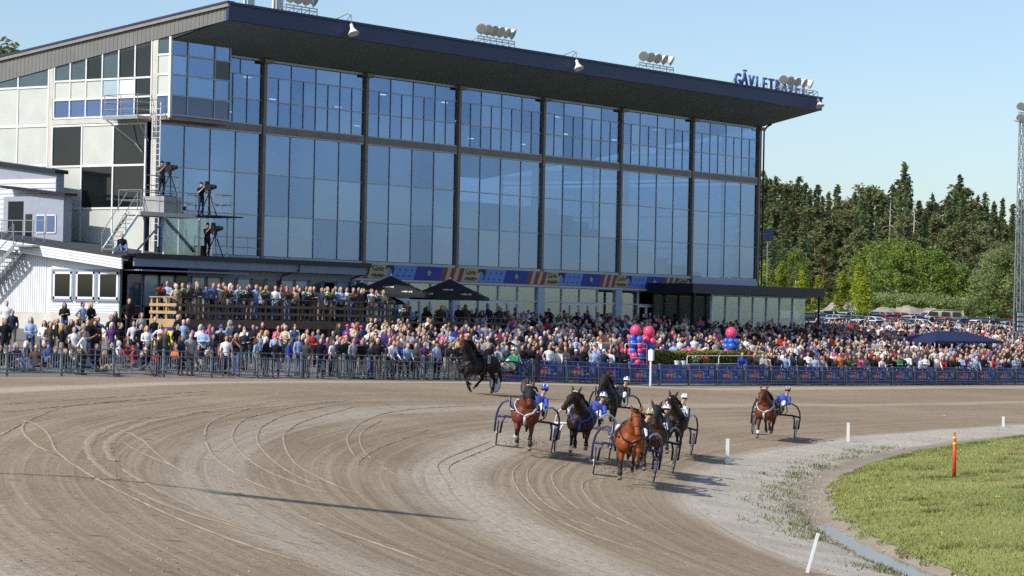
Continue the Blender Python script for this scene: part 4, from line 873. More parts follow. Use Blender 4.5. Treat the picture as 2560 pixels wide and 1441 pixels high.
# finish post with white box
q = on_y(1626, 963, FY - .5); fz = gz(q[0], FY - .5)
g = thing('finish_post', 'white post with a white box standing before the banner fence', 'post', (q[0], FY - .5, fz)); MB().cyl((q[0], FY - .5, fz), (q[0], FY - .5, fz + 1.9), .06).build('pole', M['white'], g); MB().bb(q[0] - .08, q[0] + .08, FY - .65, FY - .38, fz + 1.3, fz + 1.85).build('box', M['white'], g)
# white tube railings and camera stand platform behind the fence
def white_rail(px0, px1, pyt, Y, label, h=1.0):
    a, b2 = on_y(px0, pyt, Y), on_y(px1, pyt, Y); g = thing('white_railing', label, 'railing', (a[0], Y, a[2] - h)); mb = MB()
    mb.tube([(a[0], Y, a[2] - h), (a[0], Y, a[2] - .08), (a[0] + .08, Y, a[2]), (b2[0] - .08, Y, a[2]), (b2[0], Y, a[2] - .08), (b2[0], Y, a[2] - h)], .028); mb.tube([(a[0], Y, a[2] - h * .55), (b2[0], Y, a[2] - h * .55)], .022); mb.build('tube', M['white'], g)
white_rail(1477, 1527, 858, -16.5, 'white tube railing left of the balloon columns'); white_rail(1563, 1617, 860, -17.4, 'white tube railing of the camera stand by the balloons', 1.35)
white_rail(1718, 1797, 890, -18.2, 'white tube railing in front of the hedge, left one', .8); white_rail(1797, 1947, 890, -18.2, 'white tube railing in front of the hedge, right one', .8)
a, b2 = on_y(1560, 912, -17.4), on_y(1618, 912, -17.4)
g = thing('camera_stand', 'low grey stand with railing behind the banner fence', 'stand', (a[0], -17.4, 1.2)); MB().bb(a[0], b2[0], -17.3, -16.2, 1.0, a[2]).build('deck', M['galv'], g)
# hedge and flower pots
hx0, hx1 = on_y(1640, 905, -17.6)[0], on_y(1890, 905, -17.6)[0]; m_hedge = mat('clipped hedge leaves', L(120, 122, 44), .7, var=.45, scale=9)
def hedge(x0, x1, label):
    g = thing('hedge', label, 'hedge', (x0, -17.3, 1.2), 'clipped hedges'); z1 = gz(x0, -17.3); mb = MB(); r = np.random.default_rng(int(x0 * 10) % 99)
    for _ in range(int(900 * (x1 - x0))):
        u = r.uniform(); f = r.integers(0, 3); x, y, z = r.uniform(x0, x1), r.uniform(-17.6, -17.0), r.uniform(z1, z1 + 1.5)
        if f == 0: z = z1 + 1.5 + r.normal() * .05
        elif f == 1: y = -17.6 + r.normal() * .05
        d = r.normal(size=3); d /= np.linalg.norm(d); e = np.cross(d, r.normal(size=3)); e /= np.linalg.norm(e); s2 = .05; c = np.array((x, y, z)); mb.add([c - d * s2, c + e * s2 * .6, c + d * s2, c - e * s2 * .6], [(0, 1, 2, 3)])
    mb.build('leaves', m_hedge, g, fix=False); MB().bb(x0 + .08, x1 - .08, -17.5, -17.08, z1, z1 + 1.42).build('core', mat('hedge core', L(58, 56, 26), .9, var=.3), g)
hedge(hx0, hx1, 'yellow green clipped hedge behind the banner fence'); hedge(on_y(1905, 900, -17.6)[0], on_y(1948, 900, -17.6)[0], 'short piece of clipped hedge right of the white railing')
def flowerpot(px, kd, label, sd):
    x = on_y(px, 905, -17.9)[0]; z = gz(x, -17.9) + .75; g = reg(thing('flower_pot', label, 'flower pot', (x, -17.9, z), 'flower pots behind the banner fence'))
    MB().cyl((x, -17.9, z), (x, -17.9, z + .3), .16, .24, 12).build('pot', m_pot, g); leaf_cloud((x, -17.9, z + .42), (.34, .28, .18), 90, .05, sd).build('leaves', m_leaf, g, fix=False); leaf_cloud((x, -17.9, z + .5), (.32, .26, .16), 60, .045, sd + 1).build('flowers', m_flr[kd], g, fix=False)
    MB().bb(x - .12, x + .12, -18.02, -17.78, z - .75, z).build('stand', m_pot, g)
for px, kd, sd in ((1762, 0, 1), (1738, 1, 3), (1905, 1, 5), (1980, 2, 7)): flowerpot(px, kd, f'dark flower pot with {fn_[kd]} flowers behind the banner fence', 300 + sd)
for px in (1692, 1708):
    x = on_y(px, 905, -17.9)[0]; z = gz(x, -17.9) + .8; o = MB().cyl((x, -17.9, z), (x, -17.9, z + .34), .13, .17, 12).cyl((x, -17.9, gz(x, -17.9)), (x, -17.9, z), .05).build('bucket', M['white']); tag(o, 'white bucket before the hedge, ' + ('left one' if px < 1700 else 'right one'), 'bucket', 'white buckets before the hedge')
# balloon columns
m_bal = objcol_mat('balloon rubber', .28, .5, var=.04); BPI, BBL = (*L(226, 74, 118), 1), (*L(52, 104, 206), 1)
ballme = MB().ball((0, 0, 0), (1, 1, 1.06), 16, 12).mesh('balloon', m_bal, True); knotme = MB().cyl((0, 0, -1.05), (0, 0, -1.16), .02, .09, 8).mesh('knot', m_bal)
def column(px, py_top, rtop_px, n, seed, label, Y=-17.0, mini=False):
    r = np.random.default_rng(seed); c = on_y(px, py_top, Y); d = proj(c)[2]; R = rtop_px * d / FPX; zb = gz(c[0], Y)
    g = thing('balloon_column', label, 'balloons', (c[0], Y, zb), 'balloon columns behind the fence')
    def bal(x, y, z, rad, colr):
        o = bpy.data.objects.new('balloon', ballme); o.scale = (rad,) * 3; o.location = np.array((x, y, z)) - ORIG[g.name][0]; o.color = colr; link(o, g); k = bpy.data.objects.new('knot', knotme); k.color = colr; link(k, o)
    if not mini: bal(c[0], Y, c[2], R, BPI)
    z = c[2] - (R + .14 if not mini else 0); k = 0
    zend = zb + (.25 if not mini else .9)
    while z > zend and k < n:
        a0 = r.uniform(0, 6)
        for j in range(4):
            a = a0 + j * 1.57; bal(c[0] + .26 * math.cos(a), Y + .26 * math.sin(a), z + r.uniform(-.06, .06), r.uniform(.17, .23), (BBL if k < 2 else BPI) if seed == 3 else BPI if r.uniform() < .66 else BBL)
        z -= .3; k += 1
    MB().cyl((c[0], Y, zb), (c[0], Y, c[2]), .02).build('pole', M['white'], g); MB().cyl((c[0], Y, zb), (c[0], Y, zb + .05), .25, n=16).build('foot', M['black'], g)
column(1589, 827, 14.5, 9, 1, 'tall pink and blue balloon column, left of the pair'); column(1622, 830, 14.5, 9, 2, 'tall pink and blue balloon column, right of the pair'); column(1828, 833, 14.5, 8, 3, 'pink and blue balloon column by the hedge with one big balloon'); column(1720, 880, 9, 1, 4, 'small cluster of pink and blue balloons above the hedge', Y=-16.6, mini=True)
# blue pop-up tent
tx0, tx1 = on_y(2338, 855, -12.5)[0], on_y(2510, 862, -12.5)[0]; ty0, ty1 = -12.5, -9.4; tzb = on_y(2338, 857, -12.5)[2]; m_tent = mat('navy tent cloth', L(36, 46, 86), .7, var=.08)
tz = tzb + .12
g = thing('pop_up_tent', 'navy blue pop-up tent with white legs in the right crowd', 'tent', (tx0, ty0, gz(tx0, ty0))); hx_ = (tx1 - tx0) * .22; zt = on_y(2420, 829, -11)[2]
MB().add([(tx0, ty0, tz), (tx1, ty0, tz), (tx1, ty1, tz), (tx0, ty1, tz), (tx0 + 3.2, -11, zt), (tx1 - 3.4, -11, zt), (tx0, ty0, tz - .14), (tx1, ty0, tz - .14), (tx1, ty1, tz - .14), (tx0, ty1, tz - .14)], [(0, 1, 5, 4), (1, 2, 5), (2, 3, 4, 5), (3, 0, 4), (0, 6, 7, 1), (1, 7, 8, 2), (2, 8, 9, 3), (3, 9, 6, 0)]).build('canopy', m_tent, g)
for x in np.linspace(tx0 + .05, tx1 - .05, 4):
    for y in (ty0 + .05, ty1 - .05): MB().cyl((x, y, gz(x, y)), (x, y, tz), .03).build('leg', M['white'], g)
# light mast at the right edge
mx, my = on_y(2549, 600, -2)[0], -2.0; mz = gz(mx, my)
def mast(mx, my, mz, hgt, label, wb, wt):
    g = thing('light_mast', label, 'light mast', (mx, my, mz)); mb = MB(); n = 20
    for sx, sy in ((-1, -1), (1, -1), (1, 1), (-1, 1)): mb.cyl((mx + sx * wb, my + sy * wb, mz), (mx + sx * wt, my + sy * wt, mz + hgt), .05, .035, 5)
    mb.build('leg', M['galv'], g); mb = MB(); cs = ((-1, -1), (1, -1), (1, 1), (-1, 1))
    for k in range(n):
        f0, f1 = k / n, (k + 1) / n; w0 = wb + (wt - wb) * f0; w1 = wb + (wt - wb) * f1
        for i in range(4):
            a, b2 = cs[i], cs[(i + 1) % 4]; (p_, q_) = (a, b2) if k % 2 else (b2, a)
            mb.cyl((mx + p_[0] * w0, my + p_[1] * w0, mz + hgt * f0), (mx + q_[0] * w1, my + q_[1] * w1, mz + hgt * f1), .025, n=4); mb.cyl((mx + a[0] * w1, my + a[1] * w1, mz + hgt * f1), (mx + b2[0] * w1, my + b2[1] * w1, mz + hgt * f1), .02, n=4)
    mb.build('lattice', M['galv'], g); zt = mz + hgt
    MB().bb(mx - 1.3, mx + 1.3, my - .4, my + .1, zt - .5, zt - .4).bb(mx - 1.2, mx + 1.2, my - .3, my - .2, zt + .2, zt + .28).build('crossbar', M['galv'], g)
    for zz in (zt - .15, zt + .75):
        for x in (-1.0, -.35, .35, 1.0):
            c = np.array((mx + x, my - .3, zz)); d = np.array((-.5 + x * .5, -.8, -.35)); d /= np.linalg.norm(d); o = MB().cyl(c - d * .3, c + d * .12, .12, .34, 12).cyl(c + d * .12, c + d * .17, .36, .36, 12).build('lamp', M['white'], g); MB().cyl(c + d * .175, c + d * .19, .31, .28, 12).build('lens', m_lens, g)
    return g
g = mast(mx, my, mz, on_y(2549, 290, -2)[2] - mz, 'tall steel lattice light mast at the right edge', .3, .15)
q = on_y(2540, 469, -2); MB().bb(mx - 1.1, mx - .1, my - .5, my - .3, q[2] - .05, q[2] + .1).build('side_lamp', M['white'], g)
g = thing('signal_board', 'black and white signal lamp board below the right light mast', 'signal', (mx - .4, -3.2, 3)); q = on_y(2547, 805, -3.2); MB().bb(q[0] - .62, q[0] + .62, -3.3, -3.15, q[2] - .75, q[2] + .8).build('board', M['black'], g)
for r_ in range(4):
    for c_ in range(3): MB().bb(q[0] - .55 + .4 * c_, q[0] - .25 + .4 * c_, -3.36, -3.31, q[2] + .45 - .38 * r_, q[2] + .72 - .38 * r_).build('lamp', M['white'], g)
for e in (-.5, .5): MB().cyl((q[0] + e, -3.2, gz(q[0], -3.2)), (q[0] + e, -3.2, q[2] - .7), .05).build('post', M['galv'], g)
# flagpole and small sign beside the building
q = on_y(1919, 600, 6); g = thing('flag_pole', 'thin white pole with dark sign beside the grandstand right end', 'pole', (q[0], 6, 3.4)); MB().cyl((q[0], 6, 3.3), (q[0], 6, q[2] + .3), .05).build('pole', M['galv'], g); MB().bb(q[0] - .8, q[0] + .7, 5.9, 6, q[2] - .1, q[2] + .8).build('sign', M['navy'], g)
# ------------------------------------------------------------------ people
m_skin = ramp_random_mat('skin', [L(196, 156, 134), L(184, 142, 120), L(204, 166, 146), L(172, 128, 106), L(190, 148, 128)], .6)
m_top = objcol_mat('clothing top'); m_leg = ramp_random_mat('trousers', [L(40, 44, 58), L(28, 28, 32), L(70, 92, 130), L(52, 62, 88), L(96, 92, 88), L(34, 36, 44), L(150, 140, 120), L(90, 112, 150)]); m_shoe = mat('dark shoes', L(38, 34, 32), .5); m_hairo = objcol_mat('hair', .7, .2)
def rotx(p, a, o): # lean about hip axis
    y, z = p[1] - o[1], p[2] - o[2]; return (p[0], o[1] + y * math.cos(a) - z * math.sin(a), o[2] + y * math.sin(a) + z * math.cos(a))
def body(arms, lean=0.0, sit=False, fem=False, stance=.1, sleeves=True, legs=None, wide=1.0, head_turn=0.0):
    mb = MB(); hz_ = .93; hip = (0, 0, hz_)
    if sit: hz_ = .2 if sit == 'ground' else .5; hip = (0, 0, hz_)
    dz = hz_ - .93; T_ = lambda p: rotx((p[0], p[1], p[2] + dz), lean, hip)
    def lim(pts, rs, mi, n=8): mb.loft([(p, r, r) for p, r in zip(pts, rs)], (1, .3, .1), n, mi)
    for s in (-1, 1):
        if sit == 'ground': K, A = (s * .16, -.42, .42), (s * .13, -.72, .08)
        elif sit: K, A = (s * .12, -.45, .52), (s * .12, -.42, .1)
        elif legs: K, A = legs[0 if s < 0 else 1]
        else: K, A = (s * (stance + .01), -.03, .5), (s * (stance + .02), .03, .09)
        H_ = (s * .09, 0, hz_ + .0); lim([(H_[0], H_[1], H_[2] + .05), tuple((np.array(H_) * .5 + np.array(K) * .5)), K, tuple(np.array(K) * .5 + np.array(A) * .5 + (0, .015, 0)), A], [.1, .088, .062, .06, .046], 2)
        mb.loft([((A[0], A[1] + .06, A[2] - .045), .04, .045), ((A[0], A[1] - .05, A[2] - .04), .048, .05), ((A[0] * 1.05, A[1] - .17, A[2] - .055), .04, .03)], (1, 0, 0), 8, 3)
    w_ = wide * (.94 if fem else 1.0)
    mb.loft([(T_((0, .0, .88)), .155 * w_, .11), (T_((0, .0, .98)), .165 * w_, .118), (T_((0, -.005, 1.12)), (.13 if fem else .155) * w_, .108), (T_((0, -.02, 1.3)), .18 * w_, .125), (T_((0, 0, 1.41)), .175 * w_, .095), (T_((0, .01, 1.48)), .075, .065)], (1, 0, 0), 14, 1)
    lim([T_((0, .0, 1.45)), T_((0, -.015, 1.56))], [.055, .05], 0)
    hc = np.array(T_((0, -.02, 1.63)))
    mb.ball(tuple(hc), (.078, .097, .117), 12, 10, 0); mb.ball((hc[0], hc[1] - .03, hc[2] - .06), (.058, .07, .065), 10, 8, 0); mb.ball((hc[0], hc[1] - .1, hc[2] - .015), (.018, .025, .03), 6, 5, 0)
    for s in (-1, 1): mb.ball((hc[0] + s * .08, hc[1] + .01, hc[2] - .01), (.014, .022, .032), 6, 5, 0)
    for s, (E, W) in zip((-1, 1), arms):
        S_ = T_((s * .185 * w_, 0, 1.395)); E = T_(E); W = T_(W); mid = tuple((np.array(E) + np.array(W)) / 2)
        lim([T_((s * .12, 0, 1.4)), S_, tuple((np.array(S_) + np.array(E)) / 2), E], [.06, .064, .055, .045], 1)
        lim([E, mid, W], [.045, .043, .031], 1 if sleeves else 0)
        d = np.array(W) - np.array(E); d /= np.linalg.norm(d); mb.loft([(W, .03, .022), (tuple(np.array(W) + d * .07), .042, .024), (tuple(np.array(W) + d * .14), .035, .018), (tuple(np.array(W) + d * .18), .018, .012)], (.6, .6, .3), 8, 0)
    return mb, hc - np.array((0, -.02, 1.63))
DOWN = [((-.25, .02, 1.12), (-.24, -.05, .88)), ((.25, .02, 1.12), (.24, -.05, .88))]; CROSS = [((-.26, -.06, 1.12), (.05, -.2, 1.17)), ((.26, -.06, 1.12), (-.05, -.18, 1.13))]
HIPS = [((-.4, .08, 1.15), (-.18, -.06, 1.0)), ((.4, .08, 1.15), (.18, -.06, 1.0))]; RAIL = [((-.24, -.16, 1.14), (-.2, -.42, 1.06)), ((.24, -.16, 1.14), (.2, -.42, 1.06))]
PHONE = [((-.25, -.14, 1.16), (-.06, -.3, 1.42)), ((.25, -.14, 1.16), (.06, -.3, 1.42))]; SHADE = [((-.3, -.12, 1.38), (-.08, -.16, 1.62)), ((.25, .02, 1.12), (.22, -.08, .9))]; POCK = [((-.29, .06, 1.14), (-.2, -.03, .95)), ((.29, .06, 1.14), (.2, -.03, .95))]; BOOK = [((-.24, -.08, 1.12), (-.08, -.32, 1.12)), ((.24, -.08, 1.12), (.08, -.32, 1.12))]
LAP = [((-.25, -.08, 1.14), (-.12, -.32, 1.0)), ((.25, -.08, 1.14), (.12, -.32, 1.0))]
POSES = dict(down=('standing', dict(arms=DOWN)), cross=('with crossed arms', dict(arms=CROSS)), hips=('with hands on hips', dict(arms=HIPS, sleeves=False)), rail=('leaning forward', dict(arms=RAIL, lean=.3)), phone=('raising a phone', dict(arms=PHONE, sleeves=False)), shade=('shading the eyes', dict(arms=SHADE)), pock=('with hands in pockets', dict(arms=POCK, wide=1.12)), book=('holding a programme', dict(arms=BOOK, fem=True)), downf=('standing', dict(arms=DOWN, fem=True, sleeves=False)), sitg=('sitting on the ground', dict(arms=LAP, sit='ground', lean=-.05)), sitc=('sitting', dict(arms=LAP, sit='chair')))
PM = {}; HO = {}; LOW = {}
pmats = [m_skin, m_top, m_leg, m_shoe]
for k, (d_, kw) in POSES.items():
    src, off = body(**kw); PM[k] = remesh(src, 'person', .026, pmats, dec=.5, smooth_it=2); HO[k] = off
    if k not in ('sitc',):
        src, off = body(**kw); LOW[k] = remesh(src, 'low', .045, pmats, dec=.45, smooth_it=1)
hb = MB().ball((0, .012, 1.655), (.088, .1, .1), 12, 8); hb.ball((0, .05, 1.6), (.076, .06, .09), 10, 6); HS = {'short': hb.mesh('hair', m_hairo, True)}
hb = MB().ball((0, .015, 1.655), (.094, .105, .104), 12, 8); hb.loft([((0, .07, 1.68), .08, .045), ((0, .09, 1.55), .1, .045), ((0, .1, 1.4), .095, .035), ((0, .1, 1.3), .06, .02)], (1, 0, 0), 10); [hb.loft([((s * .08, .02, 1.66), .03, .05), ((s * .095, .02, 1.52), .025, .05), ((s * .09, .03, 1.42), .02, .03)], (1, 0, 0), 8) for s in (-1, 1)]; HS['long'] = hb.mesh('hair', m_hairo, True)
hb = MB().ball((0, -.005, 1.675), (.092, .108, .088), 12, 8); hb.loft([((0, -.06, 1.672), .075, .012), ((0, -.13, 1.665), .07, .01), ((0, -.18, 1.655), .045, .006)], (1, 0, 0), 10); HS['cap'] = hb.mesh('cap', m_hairo, True)
hb = MB().ball((0, -.005, 1.69), (.095, .11, .085), 12, 8); hb.cyl((0, -.01, 1.672), (0, -.01, 1.682), .17, .165, 16); HS['hat'] = hb.mesh('hat', m_hairo, True)
TOPS = [('navy', L(34, 40, 62), 23), ('black', L(22, 22, 26), 31), ('dark grey', L(60, 62, 68), 11), ('white', L(222, 222, 224), 18), ('light blue', L(146, 170, 206), 8), ('red', L(176, 38, 42), 3.2), ('pink', L(222, 92, 140), 2), ('beige', L(196, 180, 156), 8), ('grey', L(150, 152, 156), 8), ('olive', L(84, 84, 60), 4), ('denim blue', L(70, 96, 146), 6), ('purple', L(92, 54, 110), 2), ('brown', L(88, 64, 50), 4), ('royal blue', L(44, 68, 150), 2.4), ('maroon', L(104, 34, 46), 2), ('orange', L(216, 110, 44), 1), ('green', L(50, 120, 76), 1)]
TW_ = np.array([t_[2] for t_ in TOPS], float); TW_ /= TW_.sum()
HAIRS = [('dark', L(40, 30, 24)), ('brown', L(86, 60, 42)), ('blond', L(186, 150, 100)), ('grey', L(150, 148, 144)), ('white', L(206, 204, 198)), ('reddish', L(120, 64, 40))]; HWt = np.array([11, 8, 5, 5, 2, 1.]); HWt /= HWt.sum()
CAPC = [('white', L(220, 220, 220)), ('black', L(26, 26, 30)), ('red', L(190, 40, 44)), ('blue', L(50, 70, 150))]
prg = np.random.default_rng(11); NP = [0]
def person(x, y, z, pose, face, zone, group, top=None, hair=None, scale=None, hat=None, extra=None, label=None):
    """face: heading angle of the person's front"""
    ti = prg.choice(len(TOPS), p=TW_) if top is None else [t_[0] for t_ in TOPS].index(top); s = prg.uniform(.93, 1.05) if scale is None else scale
    o = bpy.data.objects.new('person', PM[pose]); o.location = (x, y, z); o.rotation_euler = (0, 0, face + math.pi / 2); o.scale = (s, s, s); o.color = (*TOPS[ti][1], 1); link(o); ORIG[o.name] = (np.array((x, y, z)), 0)
    st_ = hat or prg.choice(['short', 'long', 'cap', 'bald'], p=[.56, .24, .13, .07]); fem = pose in ('book', 'downf')
    if fem and hat is None: st_ = 'long' if prg.uniform() < .8 else 'short'
    if st_ in ('cap', 'hat'): hn, hc_ = CAPC[prg.integers(0, 4)] if hair is None else (hair, dict((c[0], c[1]) for c in CAPC + [('pink', L(226, 70, 140))])[hair]); hd = f'{hn} {st_}'
    elif st_ == 'bald': hd = 'bald head'
    else: hn, hc_ = HAIRS[prg.choice(6, p=HWt)]; hd = f'{hn} hair'
    if st_ != 'bald':
        h = bpy.data.objects.new('hair' if st_ in ('short', 'long') else st_, HS[st_]); h.location = HO[pose]; h.color = (*hc_, 1); link(h, o)
    garment = {'rail': 'jacket', 'pock': 'jacket', 'cross': 'shirt', 'hips': 'T-shirt', 'phone': 'T-shirt', 'downf': 'top', 'book': 'top'}.get(pose, 'top')
    tag(o, label or f'person in {TOPS[ti][0]} {garment}, {hd}, {zone}', 'person', group); reg(o); NP[0] += 1; return o
def face_to(x, y, jitter=.35): return math.atan2(-52 - y, -38 - x) + prg.normal() * jitter
def gnd(px, py): return ray_ground(px, py)
# --- deck guests along the railing
dk = 'deck railing'
x = DX0 + .35; kk = 0
while x < DX1 - .3:
    person(x, DY0 + .35 + prg.uniform(-.05, .1), DZ, prg.choice(['rail', 'rail', 'cross', 'book', 'pock', 'down']), face_to(x, -6, .25), dk + ' row', 'guests on the deck', top=prg.choice(['navy', 'light blue', 'light blue', 'black', 'beige', 'white', 'denim blue', 'dark grey', 'maroon']), scale=prg.uniform(.98, 1.06)); x += prg.uniform(.42, .62)
x = DX0 + .5
while x < DX1 - .3:
    person(x, DY0 + 1.1 + prg.uniform(-.2, .3), DZ, prg.choice(['down', 'cross', 'book', 'pock', 'down', 'downf']), face_to(x, -6, .3), 'second deck row', 'guests on the deck', top=prg.choice(['navy', 'light blue', 'black', 'white', 'dark grey', 'royal blue', 'red']), scale=prg.uniform(1.0, 1.08)); x += prg.uniform(.6, .95)
for px in (412, 430, 455, 480, 700, 760): q = on_y(px, 700, -3.4); person(q[0], -3.3, DZ, 'down', -1.6, 'by wing windows', 'guests on the deck', top='grey' if px < 440 else 'black')
person(on_y(322, 800, -5.2)[0], -5.2, 3.12, 'pock', face_to(-14, -5, .1), '', 'spectators by the deck steps', top='black', hat='short', label='person in black coat standing on the steps left of the deck')
# --- guests on the lower terrace
for px, ps, tp in ((993, 'shade', 'denim blue'), (1020, 'book', 'navy'), (1038, 'sitc', 'light blue'), (1105, 'down', 'black'), (1115, 'down', 'light blue'), (1122, 'pock', 'denim blue'), (1150, 'down', 'black'), (1164, 'pock', 'dark grey'), (1178, 'downf', 'white'), (1215, 'sitc', 'white'), (1240, 'down', 'navy'), (1070, 'down', 'black'), (1268, 'cross', 'dark grey')):
    q = on_y(px, 790, TY + .5); person(q[0], TY + .5 + prg.uniform(-.1, .6), TZ + (.0 if ps != 'sitc' else .25), ps, face_to(q[0], TY, .3), 'under the parasols', 'guests on the lower terrace', top=tp)
# --- camera crew
for (x, y, z), l, tp in zip(CAMS, ('cameraman in grey T-shirt behind the upper tower camera', 'cameraman in black behind the camera on the right tower platform', 'cameraman in dark clothes behind the camera on the wing roof'), ('dark grey', 'black', 'navy')): person(x, y, z, 'phone', -1.9, '', 'television crew', top=tp, hat='cap', hair='black', label=l)
q = T(305, 610, -2.9); person(q[0], -2.9, 7.12, 'sitg', -2.2, '', 'television crew', top='black', hat='short', label='person in black jacket sitting on the white house roof edge')
# --- the man with a phone before the banner fence
q = on_y(1343, 952, FY - .45); person(q[0], FY - .45, gz(q[0], FY - .45), 'phone', math.atan2(-.5, .9), '', 'spectators at the fence', top='black', hat='cap', hair='black', label='person in black T-shirt photographing before the banner fence')
# --- left lawn
LN = 'spectators on the left lawn'
left = [(160, 845, 'cross', 'black'), (205, 850, 'hips', 'light blue'), (226, 850, 'cross', 'black'), (287, 868, 'downf', 'black'), (15, 850, 'pock', 'white'), (30, 870, 'down', 'navy'), (176, 900, 'hips', 'black'), (207, 930, 'hips', 'white'), (236, 905, 'down', 'brown'), (352, 880, 'down', 'grey'), (385, 890, 'downf', 'black'), (400, 905, 'hips', 'white'), (442, 880, 'pock', 'navy'), (468, 885, 'cross', 'black'), (452, 935, 'downf', 'navy'), (475, 935, 'down', 'grey'), (500, 915, 'downf', 'white'), (520, 910, 'downf', 'pink'), (530, 918, 'down', 'navy'), (550, 915, 'pock', 'brown'), (580, 900, 'cross', 'navy'), (565, 935, 'downf', 'white'), (590, 930, 'phone', 'black'), (610, 905, 'book', 'white'), (640, 930, 'down', 'light blue'), (655, 915, 'rail', 'white'), (665, 935, 'down', 'black'), (690, 925, 'down', 'black'), (705, 900, 'pock', 'white'), (722, 925, 'down', 'royal blue'), (735, 900, 'downf', 'white'), (765, 948, 'pock', 'dark grey'), (800, 945, 'pock', 'black'), (830, 930, 'downf', 'white'), (850, 945, 'book', 'black')]
for px, py, ps, tp in left:
    q = gnd(px, py) if py < 925 else None
    if q is None or q[1] < FY + .35: yy = FY + .5 + prg.uniform(0, .5); q = on_y(px, py - 30, yy); q = np.array((q[0], yy, gz(q[0], yy)))
    person(q[0], q[1], gz(q[0], q[1]), ps, face_to(q[0], q[1], .5), 'left lawn', LN, top=tp)
for k in range(26):
    yy = FY + prg.uniform(2, 11.5); px = prg.uniform(0, 345); q = on_y(px, 880, yy); person(q[0], yy, gz(q[0], yy), prg.choice(['down', 'cross', 'downf', 'pock', 'book', 'sitg', 'hips']), face_to(q[0], yy, .5), 'left lawn', LN)
for px in list(range(8, 600, 19)):
    yy = FY + prg.uniform(.7, 5); q = on_y(px + prg.uniform(-8, 8), 910, yy); person(q[0], yy, gz(q[0], yy), 'sitg', face_to(q[0], yy, .6), 'sitting behind fence', LN)
for px in list(range(330, 640, 22)) + list(range(640, 900, 11)):
    yy = FY + prg.uniform(1.2, 9); q = on_y(px + prg.uniform(-8, 8), 880, yy); person(q[0], yy, gz(q[0], yy), prg.choice(['down', 'cross', 'downf', 'pock', 'book']), face_to(q[0], yy, .5), 'crowd below deck', 'spectators below the deck')
for k, px in enumerate((868, 882, 902, 860, 866)): yy = FY + (9 if k < 3 else 3.2); q = on_y(px, 850, yy); person(q[0], yy, gz(q[0], yy), 'down', face_to(q[0], yy, .2), 'below the deck', 'spectators in pink hats', top='royal blue' if k < 3 else 'black', hat='hat', hair='pink')
# --- row leaning on the fence
def zone_of(px):
    for lim_, z_ in ((1170, 'fence left of dark horse'), (1480, 'fence near dark horse'), (1630, 'fence by balloon pair'), (1960, 'fence by hedge'), (2340, 'fence left of tent'), (9999, 'fence below tent')):
        if px < lim_: return z_
x = on_y(850, 930, FY + .5)[0]
while True:
    px = proj((x, FY + .5, 1.8))[0]
    if px > 2580: break
    if not (1630 < px < 1800) and not (1572 < px < 1640) and not (1812 < px < 1846):
        yy = FY + .42 + prg.uniform(-.05, .12); person(x, yy, gz(x, yy), prg.choice(['rail', 'rail', 'rail', 'down', 'book', 'pock', 'cross']), face_to(x, yy, .35), zone_of(px), 'spectators leaning on the fence')
    x += prg.uniform(.55, .95)
# --- the packed crowd behind: nearest as individuals, the rest one mass
pts = []
for yy in np.arange(FY + 1.2, 5.5, .98):
    x = -14.0 + prg.uniform(0, 1)
    while x < 100:
        xx, y2 = x + prg.uniform(-.15, .15), yy + prg.uniform(-.28, .28); px = proj((xx, y2, gz(xx, y2) + 1.5))[0]
        x += prg.uniform(.55, 1.5) * (1.1 if xx < 10 else 1)
        if px > 2600 or px < 880: continue
        if y2 > -6.9 and xx < TX1 + .4: continue
        if y2 > -.6 and xx < 53.5: continue
        if y2 > KY - .4 and KX0 - .5 < xx < KX1 + .4 and prg.uniform() < .8: continue
        if hx0 - .3 < xx < hx1 + .3 and y2 < -16.6: continue
        if y2 < -16.2 and (1568 < px < 1645 or 1808 < px < 1850): continue
        if tx0 < xx < tx1 and ty0 - .2 < y2 < ty1 + .2: continue
        if abs(xx - a[0]) < 1.6 and y2 < -16: continue
        pts.append((xx, y2))
pts.sort(key=lambda p_: proj((p_[0], p_[1], 2))[2])
lim_n = max(0, 300 - NP[0])
def zone2(px):
    for l_, z_ in ((1170, 'crowd below parasols'), (1480, 'crowd behind dark horse'), (1700, 'crowd around balloons'), (1960, 'crowd behind hedge'), (9999, 'crowd left of tent')):
        if px < l_: return z_
inner = ['down', 'cross', 'book', 'pock', 'downf', 'down', 'phone', 'hips', 'shade']
cv, cf, cc = [], [], []; nb = 0
lowdat = {}
for k in LOW:
    me = LOW[k]; me.calc_loop_triangles(); v = np.array([q.co[:] for q in me.vertices]); f = np.array([q.vertices[:] for q in me.loop_triangles]); mi = np.array([me.polygons[q.polygon_index].material_index for q in me.loop_triangles]); lowdat[k] = (v, f, mi)
hbl = MB().ball((0, .022, 1.655), (.093, .108, .108), 7, 5); hv = np.array(hbl.v); hf = np.array([(f[0], f[i], f[i + 1]) for f in hbl.f for i in range(1, len(f) - 1)])
SK = [L(192, 152, 132), L(178, 136, 116), L(200, 162, 142), L(166, 124, 104)]; LG = [L(40, 44, 58), L(28, 28, 32), L(70, 92, 130), L(52, 62, 88), L(96, 92, 88)]
